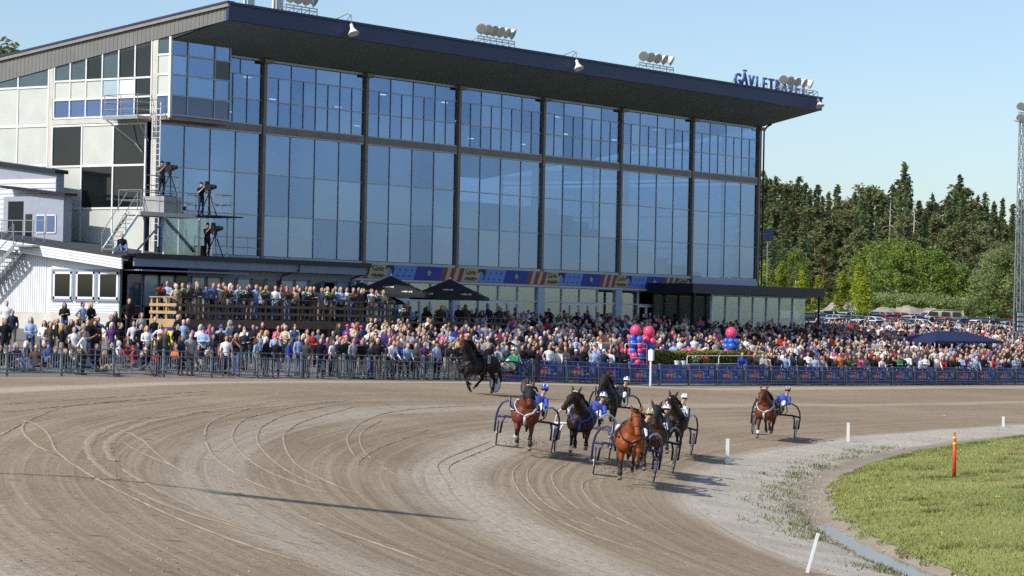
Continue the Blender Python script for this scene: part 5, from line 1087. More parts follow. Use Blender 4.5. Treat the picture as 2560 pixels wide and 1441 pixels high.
for i, (x, y) in enumerate(pts):
    z = gz(x, y) + (prg.uniform(0, .12)); ps = prg.choice(inner)
    if i < lim_n: person(x, y, z, ps, face_to(x, y, .4), zone2(proj((x, y, 2))[0]), 'spectators in the packed crowd'); continue
    v, f, mi = lowdat[ps]; s = prg.uniform(.86, 1.08); an = face_to(x, y, .45) + math.pi / 2; c, sn = math.cos(an), math.sin(an)
    tc = np.array(TOPS[prg.choice(len(TOPS), p=TW_)][1]) * prg.uniform(.8, 1.15); sk = SK[prg.integers(0, 4)]; lg = LG[prg.integers(0, 5)]; hc_ = HAIRS[prg.choice(6, p=HWt)][1] if prg.uniform() > .12 else CAPC[prg.integers(0, 4)][1]
    for vv, ff, cols in ((v, f, np.array([sk, tc, lg, (.02, .02, .02)])[mi]), (hv + HO[ps], hf, np.array([hc_] * len(hf)))):
        vw = np.stack([(vv[:, 0] * c - vv[:, 1] * sn) * s + x, (vv[:, 0] * sn + vv[:, 1] * c) * s + y, vv[:, 2] * s + z], 1); cv.append(vw); cf.append(ff + nb); cc.append(cols); nb += len(vw)
print('people', NP[0], 'mass', len(pts) - lim_n)
cv = np.concatenate(cv); cf = np.concatenate(cf); cc = np.concatenate(cc)
me = bpy.data.meshes.new('crowd'); me.vertices.add(len(cv)); me.vertices.foreach_set('co', cv.reshape(-1)); me.loops.add(len(cf) * 3); me.loops.foreach_set('vertex_index', cf.reshape(-1).astype(np.int32)); me.polygons.add(len(cf)); me.polygons.foreach_set('loop_start', np.arange(len(cf), dtype=np.int32) * 3)
me.update(calc_edges=True); at = me.attributes.new('col', 'FLOAT_COLOR', 'FACE'); at.data.foreach_set('color', np.concatenate([np.clip(cc, 0, 1), np.ones((len(cc), 1))], 1).reshape(-1)); me.polygons.foreach_set('use_smooth', [True] * len(cf)); me.materials.append(attr_mat('crowd clothing and skin'))
tag(link(bpy.data.objects.new('crowd', me)), 'packed crowd of spectators between the front rows and the grandstand', 'crowd', kind='stuff')
# ------------------------------------------------------------------ horses, sulkies, drivers
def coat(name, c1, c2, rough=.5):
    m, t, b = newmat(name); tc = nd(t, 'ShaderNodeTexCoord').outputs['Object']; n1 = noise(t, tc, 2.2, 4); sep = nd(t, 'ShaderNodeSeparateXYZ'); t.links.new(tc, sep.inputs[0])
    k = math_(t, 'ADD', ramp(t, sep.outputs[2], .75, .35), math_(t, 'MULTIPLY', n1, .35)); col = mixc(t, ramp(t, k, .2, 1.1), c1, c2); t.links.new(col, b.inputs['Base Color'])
    b.inputs['Roughness'].default_value = rough; b.inputs['Specular IOR Level'].default_value = .25
    bp = nd(t, 'ShaderNodeBump'); bp.inputs['Strength'].default_value = .5; bp.inputs['Distance'].default_value = .06; t.links.new(noise(t, tc, 5, 4), bp.inputs['Height']); t.links.new(bp.outputs[0], b.inputs['Normal']); return m
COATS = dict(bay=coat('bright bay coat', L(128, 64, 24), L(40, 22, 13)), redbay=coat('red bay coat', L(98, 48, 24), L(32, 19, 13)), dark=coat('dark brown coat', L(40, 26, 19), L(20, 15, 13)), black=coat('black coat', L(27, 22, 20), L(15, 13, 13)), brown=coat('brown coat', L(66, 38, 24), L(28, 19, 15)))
m_hoof = mat('hoof horn', L(120, 112, 100), .6, var=.2); m_mane = mat('black mane hair', L(26, 22, 20), .6, var=.3, scale=20); m_boot = mat('dark leg boots', L(44, 42, 42), .6); m_strap = mat('black harness leather', L(26, 25, 26), .45); m_wstrap = mat('white harness webbing', L(206, 208, 216), .6); m_bstrap = mat('blue harness webbing', L(52, 62, 150), .6); m_hood = mat('black mesh hood', L(34, 34, 36), .8, var=.25, scale=40); m_eye = mat('dark eye', L(12, 10, 10), .1)
def horse_src(legs, neck_up=1.0, head_turn=0.0, head_drop=0.0):
    """horse heading -Y. legs: for LF, RF, LH, RH a list of joint points (y, z) with lateral x"""
    mb = MB()
    mb.loft([((0, -.88, 1.08), .12, .16), ((0, -.79, 1.08), .24, .29), ((0, -.6, 1.1), .3, .38), ((0, -.35, 1.13), .31, .4), ((0, 0, 1.14), .33, .37), ((0, .32, 1.17), .325, .33), ((0, .6, 1.22), .32, .33), ((0, .82, 1.24), .28, .29), ((0, .97, 1.2), .15, .18)], (1, 0, 0), 18)
    for s in (-1, 1):
        mb.ball((s * .19, -.66, 1.04), (.16, .22, .27), 10, 8); mb.ball((s * .19, .66, 1.13), (.17, .29, .31), 10, 8)   # shoulder, haunch
        mb.ball((s * .12, -.83, .98), (.14, .14, .19), 10, 8)                                                        # breast muscles
    a = head_turn
    poll = np.array((math.sin(a) * .35, -1.2 + .09 * neck_up + (1 - math.cos(a)) * .2, 1.74 + .14 * neck_up)); base = np.array((0, -.56, 1.32)); mid = base * .5 + poll * .5 + np.array((0, .06, .03))
    mb.loft([(tuple(base), .2, .33), (tuple(base * .75 + poll * .25 + (0, .03, .02)), .17, .28), (tuple(mid), .135, .22), (tuple(base * .22 + poll * .78 + (0, .03, .01)), .11, .17), (tuple(poll), .095, .12)], (1, 0, 0), 14)
    hd = np.array((math.sin(a) * .75, -math.cos(a) * (.62 - .1 * head_drop), -.62 - .2 * head_drop)); hd /= np.linalg.norm(hd); HL = .66; sd_ = np.array((math.cos(a), math.sin(a), 0))
    hp = lambda f: tuple(poll + hd * HL * f)
    mb.loft([(hp(-.1), .075, .085), (hp(.08), .112, .13), (hp(.3), .118, .155), (hp(.5), .088, .12), (hp(.72), .07, .085), (hp(.9), .075, .08), (hp(1.0), .055, .055)], tuple(sd_), 14)
    up = np.cross(sd_, hd); up = up if up[2] > 0 else -up
    for s in (-1, 1):
        eb = poll + sd_ * s * .065 - hd * .02 + up * .05; ed = up * .5 - hd * .75 + sd_ * s * .28; ed /= np.linalg.norm(ed)
        mb.loft([(tuple(eb), .04, .034), (tuple(eb + ed * .09), .05, .03), (tuple(eb + ed * .18), .034, .022), (tuple(eb + ed * .25), .01, .01)], tuple(sd_), 8)
        mb.ball(tuple(poll + hd * .2 + sd_ * s * .085 + up * .035), (.028, .028, .028), 6, 5)
    for i, (x, pts) in enumerate(legs):
        fr = i < 2; P_ = [(x * (1 if k > 1 else .95), y, z) for k, (y, z) in enumerate(pts)]
        rs = [(.13, .17), (.095, .12), (.052, .062), (.038, .044), (.046, .05), (.04, .044)] if fr else [(.15, .24), (.12, .15), (.055, .075), (.04, .047), (.047, .052), (.04, .045)]
        st = []
        for k in range(len(P_)):
            st.append((P_[k], *rs[k]))
            if k in (1, 2): m_ = tuple((np.array(P_[k]) + np.array(P_[k + 1])) / 2); st.append((m_, (rs[k][0] + rs[k + 1][0]) * (.5 if k == 1 else .4), (rs[k][1] + rs[k + 1][1]) * (.5 if k == 1 else .42)))
        mb.loft(st, (1, 0, 0), 10)
        d = np.array(P_[-1]) - np.array(P_[-2]); d /= np.linalg.norm(d); e = np.array(P_[-1]); mb.loft([(tuple(e - d * .01), .045, .05), (tuple(e + d * .04), .055, .062), (tuple(e + d * .085), .064, .072)], (1, 0, 0), 10, 1)
    return mb, poll, hd, sd_, up
# joints: (shoulder/hip), (elbow/stifle), (knee/hock), mid cannon, fetlock, pastern end
SF = [(-.58, 1.12), (-.56, .9), (-.66, .55), (-.68, .33), (-.72, .16), (-.78, .09)]         # foreleg reaching down
SFb = [(-.58, 1.12), (-.52, .9), (-.46, .54), (-.36, .34), (-.26, .2), (-.2, .12)]          # foreleg pushing back
LFt = [(-.6, 1.12), (-.66, .92), (-1.0, .84), (-.93, .6), (-.86, .44), (-.76, .4)]           # foreleg folded high
LFm = [(-.6, 1.12), (-.62, .91), (-.84, .62), (-.66, .46), (-.56, .36), (-.46, .38)]
SHd = [(.66, 1.16), (.5, .9), (.76, .54), (.7, .33), (.66, .17), (.62, .1)]
SHb = [(.66, 1.16), (.56, .88), (.98, .6), (1.1, .4), (1.2, .26), (1.27, .2)]
LHt = [(.66, 1.16), (.4, .9), (.46, .56), (.24, .42), (.12, .3), (.04, .25)]
TROT = {'A': [(-.18, SF), (.18, LFt), (-.16, LHt), (.16, SHb)], 'B': [(-.18, LFm), (.18, SF), (-.16, SHd), (.16, LHt)], 'C': [(-.18, SF), (.18, LFm), (-.16, SHb), (.16, LHt)], 'D': [(-.18, SFb), (.18, LFt), (-.16, LHt), (.16, SHd)]}
HM = {}
def horse_mesh(key, legs, **kw):
    src, poll, hd, sd_, up = horse_src(TROT[legs], **kw); me = remesh(src, 'horse_body', .021, [COATS['bay'], m_hoof], dec=.55, smooth_it=3); HM[key] = (me, poll, hd, sd_, up, TROT[legs])
horse_mesh('front', 'A', head_turn=.12, head_drop=.9, neck_up=.75); horse_mesh('left', 'B', head_turn=.1, head_drop=.2); horse_mesh('turned', 'C', head_turn=-.5); horse_mesh('high', 'D', head_turn=-.15, neck_up=1.5); horse_mesh('far', 'C', head_turn=-.1, head_drop=.1); horse_mesh('side', 'D', neck_up=2.2, head_turn=.3)
def strap_ring(mb, c, rx, rz, tilt_y, wd, n=18, a0=0, a1=2 * math.pi, th=.012):
    pts = []
    for k in range(n + 1):
        a = a0 + (a1 - a0) * k / n; x, z = rx * math.cos(a), rz * math.sin(a); pts.append(np.array((c[0] + x, c[1] + tilt_y * z, c[2] + z)))
    for k in range(n):
        p, q = pts[k], pts[k + 1]; o = np.array((0, wd / 2, 0)); rad = lambda v: (v - np.array(c)) * np.array((1, 0, 1)) / (np.linalg.norm((v - np.array(c)) * np.array((1, 0, 1))) + 1e-6) * th
        mb.add([p - o, q - o, q + o, p + o, p - o + rad(p), q - o + rad(q), q + o + rad(q), p + o + rad(p)], [(0, 1, 2, 3), (4, 7, 6, 5), (0, 4, 5, 1), (2, 6, 7, 3), (1, 5, 6, 2), (3, 7, 4, 0)])
def orient(P, head, bank=1.0):
    e = .6; n_ = np.array((-(gz(P[0] + e, P[1]) - gz(P[0] - e, P[1])) / (2 * e), -(gz(P[0], P[1] + e) - gz(P[0], P[1] - e)) / (2 * e), 1.0)); n_ = n_ * np.array((bank, bank, 1)); n_ /= np.linalg.norm(n_)
    f = np.array((head[0], head[1], 0.0)); f -= n_ * (f @ n_); f /= np.linalg.norm(f); y = -f; x = np.cross(y, n_)
    return Matrix(((x[0], y[0], n_[0], P[0]), (x[1], y[1], n_[1], P[1]), (x[2], y[2], n_[2], P[2]), (0, 0, 0, 1)))
def lbuild(mb, name, m, parent, smooth=True): return link(bpy.data.objects.new(name, mb.mesh(name, m, smooth)), parent)
def horse(key, coatn, Mx, label, hood=None, breast='w', plate=True, boots=True, lift=0.0, scale=1.0, blaze=False):
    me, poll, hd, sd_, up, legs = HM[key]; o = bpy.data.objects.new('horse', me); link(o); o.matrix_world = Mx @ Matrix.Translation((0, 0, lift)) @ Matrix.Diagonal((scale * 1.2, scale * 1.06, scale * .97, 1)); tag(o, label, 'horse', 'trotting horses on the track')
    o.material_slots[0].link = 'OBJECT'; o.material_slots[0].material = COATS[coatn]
    r = np.random.default_rng(len(label)); hp = lambda f: poll + hd * .66 * f
    mb = MB()                                                       # mane and forelock
    base = np.array((0, -.5, 1.6))
    for k in range(16):
        f = k / 15; c = base * (1 - f) + poll * f + np.array((0, .13 - .05 * f, .03 + .02 * math.sin(3 * f))); s_ = r.uniform(-.1, .1); mb.loft([(tuple(c + (0, 0, .06)), .03, .05), (tuple(c + sd_ * (.07 + s_) + np.array((0, .07, .0))), .025, .04), (tuple(c + sd_ * (.13 + s_) + np.array((0, .1, -.12))), .006, .02)], (0, 1, 0), 6)
    fp = poll + up * .08; mb.loft([(tuple(fp - hd * .04), .04, .04), (tuple(fp + hd * .1 + up * .03), .04, .02), (tuple(fp + hd * .2 + up * .01), .01, .01)], tuple(sd_), 6)
    lbuild(mb, 'mane', m_mane, o)
    mb = MB().loft([((0, .94, 1.3), .05, .05), ((0, 1.06, 1.2), .06, .06), ((.03, 1.16, .95), .07, .07), ((.05, 1.24, .65), .06, .06), ((.04, 1.3, .45), .015, .015)], (1, 0, 0), 8); lbuild(mb, 'tail', m_mane, o)
    mb = MB()                                                       # bridle
    for f, rx, rz in ((.62, .082, .1), (.2, .11, .14), (-.02, .1, .12)):
        c = hp(f); ring = [c + sd_ * rx * math.cos(a) + up * rz * math.sin(a) for a in np.linspace(0, 2 * math.pi, 15)]; mb.tube(ring, .011, 5)
    for s in (-1, 1): mb.tube([hp(-.02) + sd_ * s * .1, hp(.3) + sd_ * s * .112, hp(.62) + sd_ * s * .085, hp(.85) + sd_ * s * .075], .011, 5); mb.ball(tuple(hp(.85) + sd_ * s * .08), .022, 6, 5)
    for s in (-1, 1): mb.box(tuple(hp(.26) + sd_ * s * .135 + up * .05), (.012, .07, .08))
    lbuild(mb, 'bridle', m_strap, o)
    mb = MB(); c = hp(-.08) + up * .09; mb.tube([c + sd_ * .1 - up * .04, c + sd_ * .06 + up * .01, c + up * .02, c - sd_ * .06 + up * .01, c - sd_ * .1 - up * .04], .014, 6); lbuild(mb, 'brow_band', m_wstrap if breast != 'k' else m_strap, o)
    for s in (-1, 1): lbuild(MB().ball(tuple(hp(.27) + sd_ * s * .098 + up * .055), (.018,) * 3, 8, 6), 'eye', m_eye, o)
    if hood:
        mb = MB().loft([(hp(-.16), .09, .1), (hp(.08), .116, .137), (hp(.3), .12, .16), (hp(.5), .095, .128), (hp(.68), .078, .095)], tuple(sd_), 14); mb.loft([(poll * .6 + np.array((0, -.56, 1.32)) * .4 + (0, .04, 0), .13, .19), (poll * .85 + np.array((0, -.56, 1.32)) * .15, .108, .15), (hp(-.05), .1, .12)], (1, 0, 0), 14); lbuild(mb, 'hood', m_hood, o)
    if blaze: lbuild(MB().loft([(hp(.12) + up * .135, .02, .008), (hp(.4) + up * .125, .022, .008), (hp(.75) + up * .078, .03, .006)], tuple(sd_), 8), 'blaze', mat('white blaze', L(226, 222, 214), .6), o)
    bm_ = {'w': m_wstrap, 'b': m_bstrap, 'k': m_strap}[breast]
    mb = MB()                                                       # Y shaped breast collar
    for s in (-1, 1): mb.loft([((s * .24, -.52, 1.5), .014, .034), ((s * .28, -.74, 1.32), .014, .036), ((s * .19, -.94, 1.15), .016, .036), ((0, -1.03, 1.05), .016, .034)], (1, -.5, 0), 6)
    mb.loft([((0, -1.02, 1.06), .034, .014), ((0, -1.0, .93), .034, .014), ((0, -.9, .78), .03, .014)], (1, 0, 0), 6)
    for s in (-1, 1): mb.loft([((s * .29, -.84, 1.2), .012, .025), ((s * .345, -.4, 1.18), .012, .025), ((s * .355, -.1, 1.2), .012, .025)], (0, 0, 1), 6)
    lbuild(mb, 'breast_collar', bm_, o)
    mb = MB(); strap_ring(mb, (0, -.12, 1.14), .335, .405, .06, .11); strap_ring(mb, (0, .05, 1.15), .34, .385, -.1, .05); lbuild(mb, 'girth', m_strap, o)
    mb = MB().loft([((0, -.25, 1.55), .16, .05), ((0, -.1, 1.57), .2, .055), ((0, .06, 1.54), .16, .045)], (1, 0, 0), 10); mb.tube([(0, -.1, 1.6), (0, .4, 1.54), (0, .95, 1.42)], .014, 5); lbuild(mb, 'saddle_pad', m_strap, o)
    if plate:
        for s in (-1, 1):
            pl = lbuild(MB().box((s * .4, -.02, 1.4), (.03, .16, .34)), 'number_plate', m_strap, o, False); lbuild(MB().bb(s * .417 - .004, s * .417 + .004, -.08, -.05, 1.27, 1.52).bb(s * .417 - .004, s * .417 + .004, .02, .05, 1.27, 1.52).bb(s * .417 - .004, s * .417 + .004, -.08, .05, 1.52, 1.55).bb(s * .417 - .004, s * .417 + .004, -.08, .05, 1.24, 1.27), 'numeral', m_wstrap, pl, False)
    if boots:
        for i, (x, pts) in enumerate(legs):
            a, b_ = np.array((x, *pts[3])), np.array((x, *pts[4])); f_ = np.array((x, *pts[5])); lbuild(MB().loft([(tuple(a * .8 + b_ * .2), .05, .056), (tuple(a * .3 + b_ * .7), .05, .056), (tuple(b_), .058, .062)], (1, 0, 0), 10), 'leg_boot', m_boot if i != 0 or breast == 'k' else m_wstrap, o)
    return o
# sulky: local frame, heading -Y, axle at y = 2.0, wheel contact z = 0
m_tyre = mat('grey tyre', L(52, 52, 54), .8); m_spoke = mat('silver spokes', L(196, 198, 202), .35, metal=.6)
SULKY_COL = {'blue': mat('blue sulky tube', L(40, 46, 98), .35, var=.08, coat=.5), 'white': mat('white sulky tube', L(208, 208, 206), .35, var=.05), 'dark': mat('dark sulky tube', L(40, 44, 62), .35, metal=.3, var=.1), 'green': mat('black sulky tube', L(30, 34, 36), .35, metal=.3)}
m_disc = glass('translucent wheel disc', .3, (.62, .64, .68), (.8, .82, .86), .45)
AX = 2.05; HW = .79; WR = .35
tyre_me = MB(); ring = [(0, WR * .96 * math.cos(a), WR * .96 * math.sin(a)) for a in np.linspace(0, 2 * math.pi, 33)]; tyre_me.tube(ring, .018, 6); tyre_me = tyre_me.mesh('tyre', m_tyre, True)
rim_me = MB(); rim_me.tube([(0, WR * .89 * math.cos(a), WR * .89 * math.sin(a)) for a in np.linspace(0, 2 * math.pi, 33)], .014, 5)
for k in range(14): a = k * 2 * math.pi / 14; rim_me.cyl((.02 * (-1) ** k, 0, 0), (0, WR * .9 * math.cos(a), WR * .9 * math.sin(a)), .004, n=4)
rim_me.cyl((-.05, 0, 0), (.05, 0, 0), .03); rim_me = rim_me.mesh('rim', m_spoke, True); disc_me = MB().cyl((-.012, 0, 0), (.012, 0, 0), WR * .86, n=28).mesh('disc', m_disc)
def sulky(Mx, col, label, disc=True):
    g = bpy.data.objects.new('sulky', None); g.matrix_world = Mx; g.empty_display_size = .3; link(g); tag(g, label, 'sulky', 'racing sulkies on the track'); mt = SULKY_COL[col]
    for s in (-1, 1):
        sh = [(s * .36, -.1, 1.22), (s * .4, .35, 1.2), (s * .5, .85, 1.28), (s * .63, 1.35, 1.3), (s * .77, 1.75, 1.2), (s * .86, AX - .02, 1.0), (s * .89, AX + .04, .76), (s * .875, AX, WR + .02)]
        lbuild(MB().tube(sh, .03, 8), 'shaft', mt, g)
        lbuild(MB().tube([(s * .64, AX - .02, .83), (s * .7, AX, .66), (s * .71, AX, WR)], .03, 8), 'fork', mt, g)
        lbuild(MB().tube([(s * .3, AX - .05, .83), (s * .47, AX - .55, .98), (s * .5, .85, 1.26)], .018, 6), 'brace', mt, g)
        st = MB().tube([(s * .44, .55, 1.2), (s * .43, .6, .98), (s * .34, .62, .95)], .014, 6); lbuild(st, 'stirrup', m_strap, g)
        wh = link(bpy.data.objects.new('wheel', rim_me), g); wh.location = (s * HW, AX, WR); wh.rotation_euler = (.4 * s, s * .04, 0)
        link(bpy.data.objects.new('tyre', tyre_me), wh)
        if disc: link(bpy.data.objects.new('disc', disc_me), wh)
    lbuild(MB().tube([(-.88, AX, .8), (-.6, AX - .03, .84), (0, AX - .06, .82), (.6, AX - .03, .84), (.88, AX, .8)], .034, 8), 'axle_arch', mt, g)
    lbuild(MB().loft([((0, AX - .22, .89), .16, .04), ((0, AX - .02, .88), .22, .055), ((0, AX + .16, .93), .21, .05), ((0, AX + .24, 1.05), .17, .03)], (1, 0, 0), 12), 'seat', m_strap, g)
    return g
# drivers
m_hel = objcol_mat('helmet shell', .25, .5, var=.03, coat=.5); m_gog = mat('dark goggles', L(18, 18, 22), .1); m_dskin = mat('face skin', L(206, 158, 134), .55, var=.06)
DC = {k: mat('silks ' + k, c, .6, var=.06) for k, c in dict(blue=L(50, 76, 164), white=L(222, 222, 226), navy=L(34, 38, 70), black=L(30, 30, 34), green=L(30, 120, 84)).items()}
def driver_mesh(key, lean_side):
    mb = MB(); y0, z0 = AX - .02, .99; lx = lean_side
    mb.loft([((0, y0 + .02, z0), .17, .13), ((lx * .2, y0 + .06, z0 + .14), .165, .125), ((lx * .5, y0 + .1, z0 + .34), .19, .135), ((lx * .75, y0 + .08, z0 + .5), .2, .11), ((lx * .85, y0 + .05, z0 + .58), .08, .07)], (1, 0, 0), 14, 1)
    hx = lx * 1.0; hc = (hx, y0 - .03, z0 + .75)
    mb.loft([((lx * .85, y0 + .04, z0 + .54), .058, .058), ((hx, y0, z0 + .68), .05, .052)], (1, 0, 0), 8, 0); mb.ball(hc, (.078, .095, .115), 12, 10, 0); mb.ball((hx, hc[1] - .035, hc[2] - .06), (.056, .066, .062), 10, 8, 0); mb.ball((hx, hc[1] - .1, hc[2] - .02), (.017, .024, .03), 6, 5, 0)
    for s in (-1, 1):
        S_ = (lx * .7 + s * .19, y0 + .06, z0 + .47); E = (lx * .5 + s * .3, y0 - .14, z0 + .26); W = (s * .16, y0 - .45, z0 + .3)
        mb.loft([((lx * .7 + s * .1, y0 + .07, z0 + .48), .06, .07), (S_, .068, .068), (tuple((np.array(S_) + np.array(E)) / 2), .06, .06), (E, .05, .05), (tuple((np.array(E) + np.array(W)) / 2), .046, .046), (W, .034, .034)], (1, 0, .2), 10, 1)
        d = np.array(W) - np.array(E); d /= np.linalg.norm(d); Wn = np.array(W); mb.loft([(tuple(Wn), .034, .03), (tuple(Wn + d * .05), .045, .032), (tuple(Wn + d * .09), .04, .03)], (0, .3, 1), 8, 3)
        for f in range(4): b0 = Wn + d * .085 + np.array((0, 0, .03 - .02 * f)); mb.loft([(tuple(b0), .011, .011), (tuple(b0 + d * .04 + np.array((-s * .01, 0, 0))), .01, .01), (tuple(b0 + d * .03 + np.array((-s * .035, 0, 0))), .009, .009)], (0, 0, 1), 6, 3)
        mb.loft([(tuple(Wn + d * .03 + np.array((0, 0, .035))), .012, .012), (tuple(Wn + d * .075 + np.array((-s * .02, 0, .055))), .01, .01)], (0, 1, 0), 6, 3)
        H_ = (s * .1, y0, z0 + .02); K = (s * .34, y0 - .62, z0 + .34); A = (s * .4, y0 - 1.2, z0 + .12)
        mb.loft([(H_, .11, .11), (tuple((np.array(H_) + np.array(K)) / 2), .095, .095), (K, .068, .068), (tuple((np.array(K) + np.array(A)) / 2 + (0, 0, -.01)), .062, .064), (A, .044, .044)], (1, 0, 0), 10, 2)
        mb.loft([((A[0], A[1] + .04, A[2] - .04), .045, .05), ((A[0], A[1] - .08, A[2] + .02), .05, .045), ((A[0], A[1] - .12, A[2] + .13), .045, .03)], (1, 0, 0), 8, 3)
    return remesh(mb, 'driver', .016, [m_dskin, DC['white'], DC['white'], m_strap], dec=.6, smooth_it=1), hc
DM = {}
def driver(Mx, top, legs, helmet, stripe, label, lean=.12):
    if lean not in DM: DM[lean] = driver_mesh('d', lean)
    me, hc = DM[lean]; o = link(bpy.data.objects.new('person', me)); o.matrix_world = Mx; tag(o, label, 'person', 'drivers seated on the sulkies')
    for i, m in ((1, DC[top]), (2, DC[legs])): o.material_slots[i].link = 'OBJECT'; o.material_slots[i].material = m
    x, y, z = hc; hm = MB().ball((x, y + .015, z + .035), (.112, .135, .112), 16, 10); hm.loft([((x, y - .06, z + .05), .09, .012), ((x, y - .16, z + .035), .075, .008)], (1, 0, 0), 10)
    h = link(bpy.data.objects.new('helmet', hm.mesh('helmet', m_hel, True)), o); h.color = (*helmet, 1)
    sm = MB()
    for a0 in (-.25, .25): sm.tube([(x + a0 * .2 + .0, y + .015 + .139 * math.cos(a), z + .035 + .116 * math.sin(a)) for a in np.linspace(.3, 2.75, 12)], .014, 5)
    s_ = link(bpy.data.objects.new('helmet_stripe', sm.mesh('helmet_stripe', m_hel, True)), h); s_.color = (*stripe, 1)
    lbuild(MB().loft([((x - .075, y - .05, z - .0), .03, .03), ((x - .04, y - .088, z), .03, .032), ((x, y - .098, z + .005), .02, .026), ((x + .04, y - .088, z), .03, .032), ((x + .075, y - .05, z), .03, .03)], (0, 0, 1), 8), 'goggles', m_gog, o)
    pat = MB()
    for s in (-1, 1): pat.loft([((lean * .5 + s * .2, AX - .055, 1.32), .03, .06), ((lean * .4 + s * .1, AX - .05, 1.0), .03, .05)], (1, 0, 0), 6)
    mt = MB()
    for s in (-1, 1): mt.tube([(s * .16, AX - .53, 1.3), (s * .3, 1.1, 1.42), (s * .3, .2, 1.5), (s * .22, -.2, 1.6), (s * .12, -.9, 1.72), (s * .1, -1.25, 1.62)], .008, 5)
    lbuild(mt, 'rein', m_strap, o)
    return o
W_, K_, B_, N_, G_, R_ = L(226, 226, 228), L(28, 28, 32), L(50, 74, 180), L(36, 44, 90), L(176, 150, 96), L(170, 40, 40)
RUN = [ # wheel contact pixels (left, right), mesh, coat, sulky, driver...
 ('B', (1232, 1110), (1385, 1137), 'left', 'redbay', 'blue', ('blue', 'white', B_, W_, .34), dict(hood=True, breast='w'), 'red bay trotter with black hood and white breast collar', 'blue sulky of the red bay trotter with the black hood', 'driver in blue silks and blue white helmet behind the hooded bay'),
 ('C', (1388, 1128), (1520, 1152), 'turned', 'dark', 'white', ('blue', 'white', W_, B_, .36), dict(breast='b'), 'dark brown trotter with blue collar turning its head left', 'white sulky of the dark trotter with the blue collar', 'driver in blue silks and white helmet with blue emblem'),
 ('D', (1468, 1068), (1590, 1085), 'high', 'black', 'dark', ('black', 'white', W_, B_, .28), dict(hood=True, breast='k'), 'black hooded trotter with raised head behind the blue collared one', 'dark sulky of the black hooded trotter', 'driver in black silks and white helmet behind the black trotter'),
 ('E', (1475, 1183), (1640, 1212), 'front', 'bay', 'blue', ('black', 'white', G_, W_, .42), dict(breast='k', boots=True), 'bright bay trotter leading at the front of the group', 'blue sulky of the leading bright bay trotter', 'driver with gold and white helmet behind the leading bay'),
 ('F', (1540, 1160), (1682, 1187), 'far', 'brown', 'dark', ('navy', 'white', W_, R_, .36), dict(breast='k', hood=True), 'brown trotter with long ears right behind the leading bay', 'dark sulky of the brown trotter behind the leader', 'driver in navy silks and white helmet with red mark'),
 ('G', (1590, 1118), (1738, 1143), 'turned', 'dark', 'blue', ('white', 'white', W_, W_, .34), dict(breast='k', blaze=True), 'dark brown trotter with white blaze right of the leading bay', 'blue sulky of the dark trotter right of the leader', 'driver in white silks and white helmet right of the leader'),
 ('H', (1875, 1083), (1993, 1100), 'far', 'redbay', 'dark', ('blue', 'white', L(150, 90, 84), W_, .34), dict(breast='w'), 'brown trotter running alone at the right', 'dark sulky of the lone trotter at the right', 'driver in blue silks and brown helmet at the right')]
for key, wl_, wr_, hm_, ct, sc_, dr, hk, l1, l2, l3 in RUN:
    A_ = ray_ground(*wl_); B2 = ray_ground(*wr_); mid = (A_ + B2) / 2; rad = mid[:2] - RC; rad = rad / np.linalg.norm(rad); head = np.array((-rad[1], rad[0])) if mid[0] < RC[0] else np.array((-1.0, 0))
    ax = (B2 - A_)[:2]; wd = np.linalg.norm(B2 - A_); perp = np.array((-ax[1], ax[0])); perp = perp if perp @ head > 0 else -perp; perp = perp / np.linalg.norm(perp)
    tgt = dict(B=1307, C=1447, D=1515, E=1566, F=1624, G=1678, H=1915)[key]; a0 = math.atan2(head[1], head[0])
    cand = [(abs(proj((mid[0] + AX * math.cos(a0 + e), mid[1] + AX * math.sin(a0 + e), mid[2] + 1))[0] - tgt), a0 + e) for e in np.linspace(-.5, .5, 101)]; ab = min(cand)[1]; h2 = np.array((math.cos(ab), math.sin(ab))); print(key, mid, 'track', wd, 'dist', proj(mid)[2])
    O_ = mid[:2] + h2 * AX; P_ = np.array((O_[0], O_[1], gz(mid[0], mid[1]) * .35 + gz(*O_) * .65)); Mx = orient(P_, h2); Mx.translation.z += .0
    # wheels exactly on the ground
    wz = np.mean([(Mx @ Vector((s * HW, AX, 0))).z - gz(*(Mx @ Vector((s * HW, AX, 0)))[:2]) for s in (-1, 1)]); Mx.translation.z -= wz
    lp = {'B': 'A'}.get(key)
    horse(hm_, ct, orient(np.array(Mx.translation), h2, .55), l1, lift=.13 if key != 'H' else .06, scale=.92, **hk); sulky(Mx, sc_, l2); driver(Mx, *dr[:2], dr[2], dr[3], l3, lean=dr[4])
# the dark horse by the fence, seen half from the side
P_ = ray_ground(1194, 984); hv_ = np.array((-.93, .08)); hv_ = R0[:2] * -.62 + F0[:2] * -.78; hv_ /= np.linalg.norm(hv_); Mx = orient(P_, hv_, .3)
horse('side', 'black', Mx, 'black trotter with high head near the fence at left', breast='k', hood=None); Ms = Mx; sulky(Ms, 'green', 'black sulky of the black trotter near the fence'); driver(Ms, 'green', 'white', W_, L(40, 130, 90), 'driver in green and white silks behind the black trotter', lean=.14)
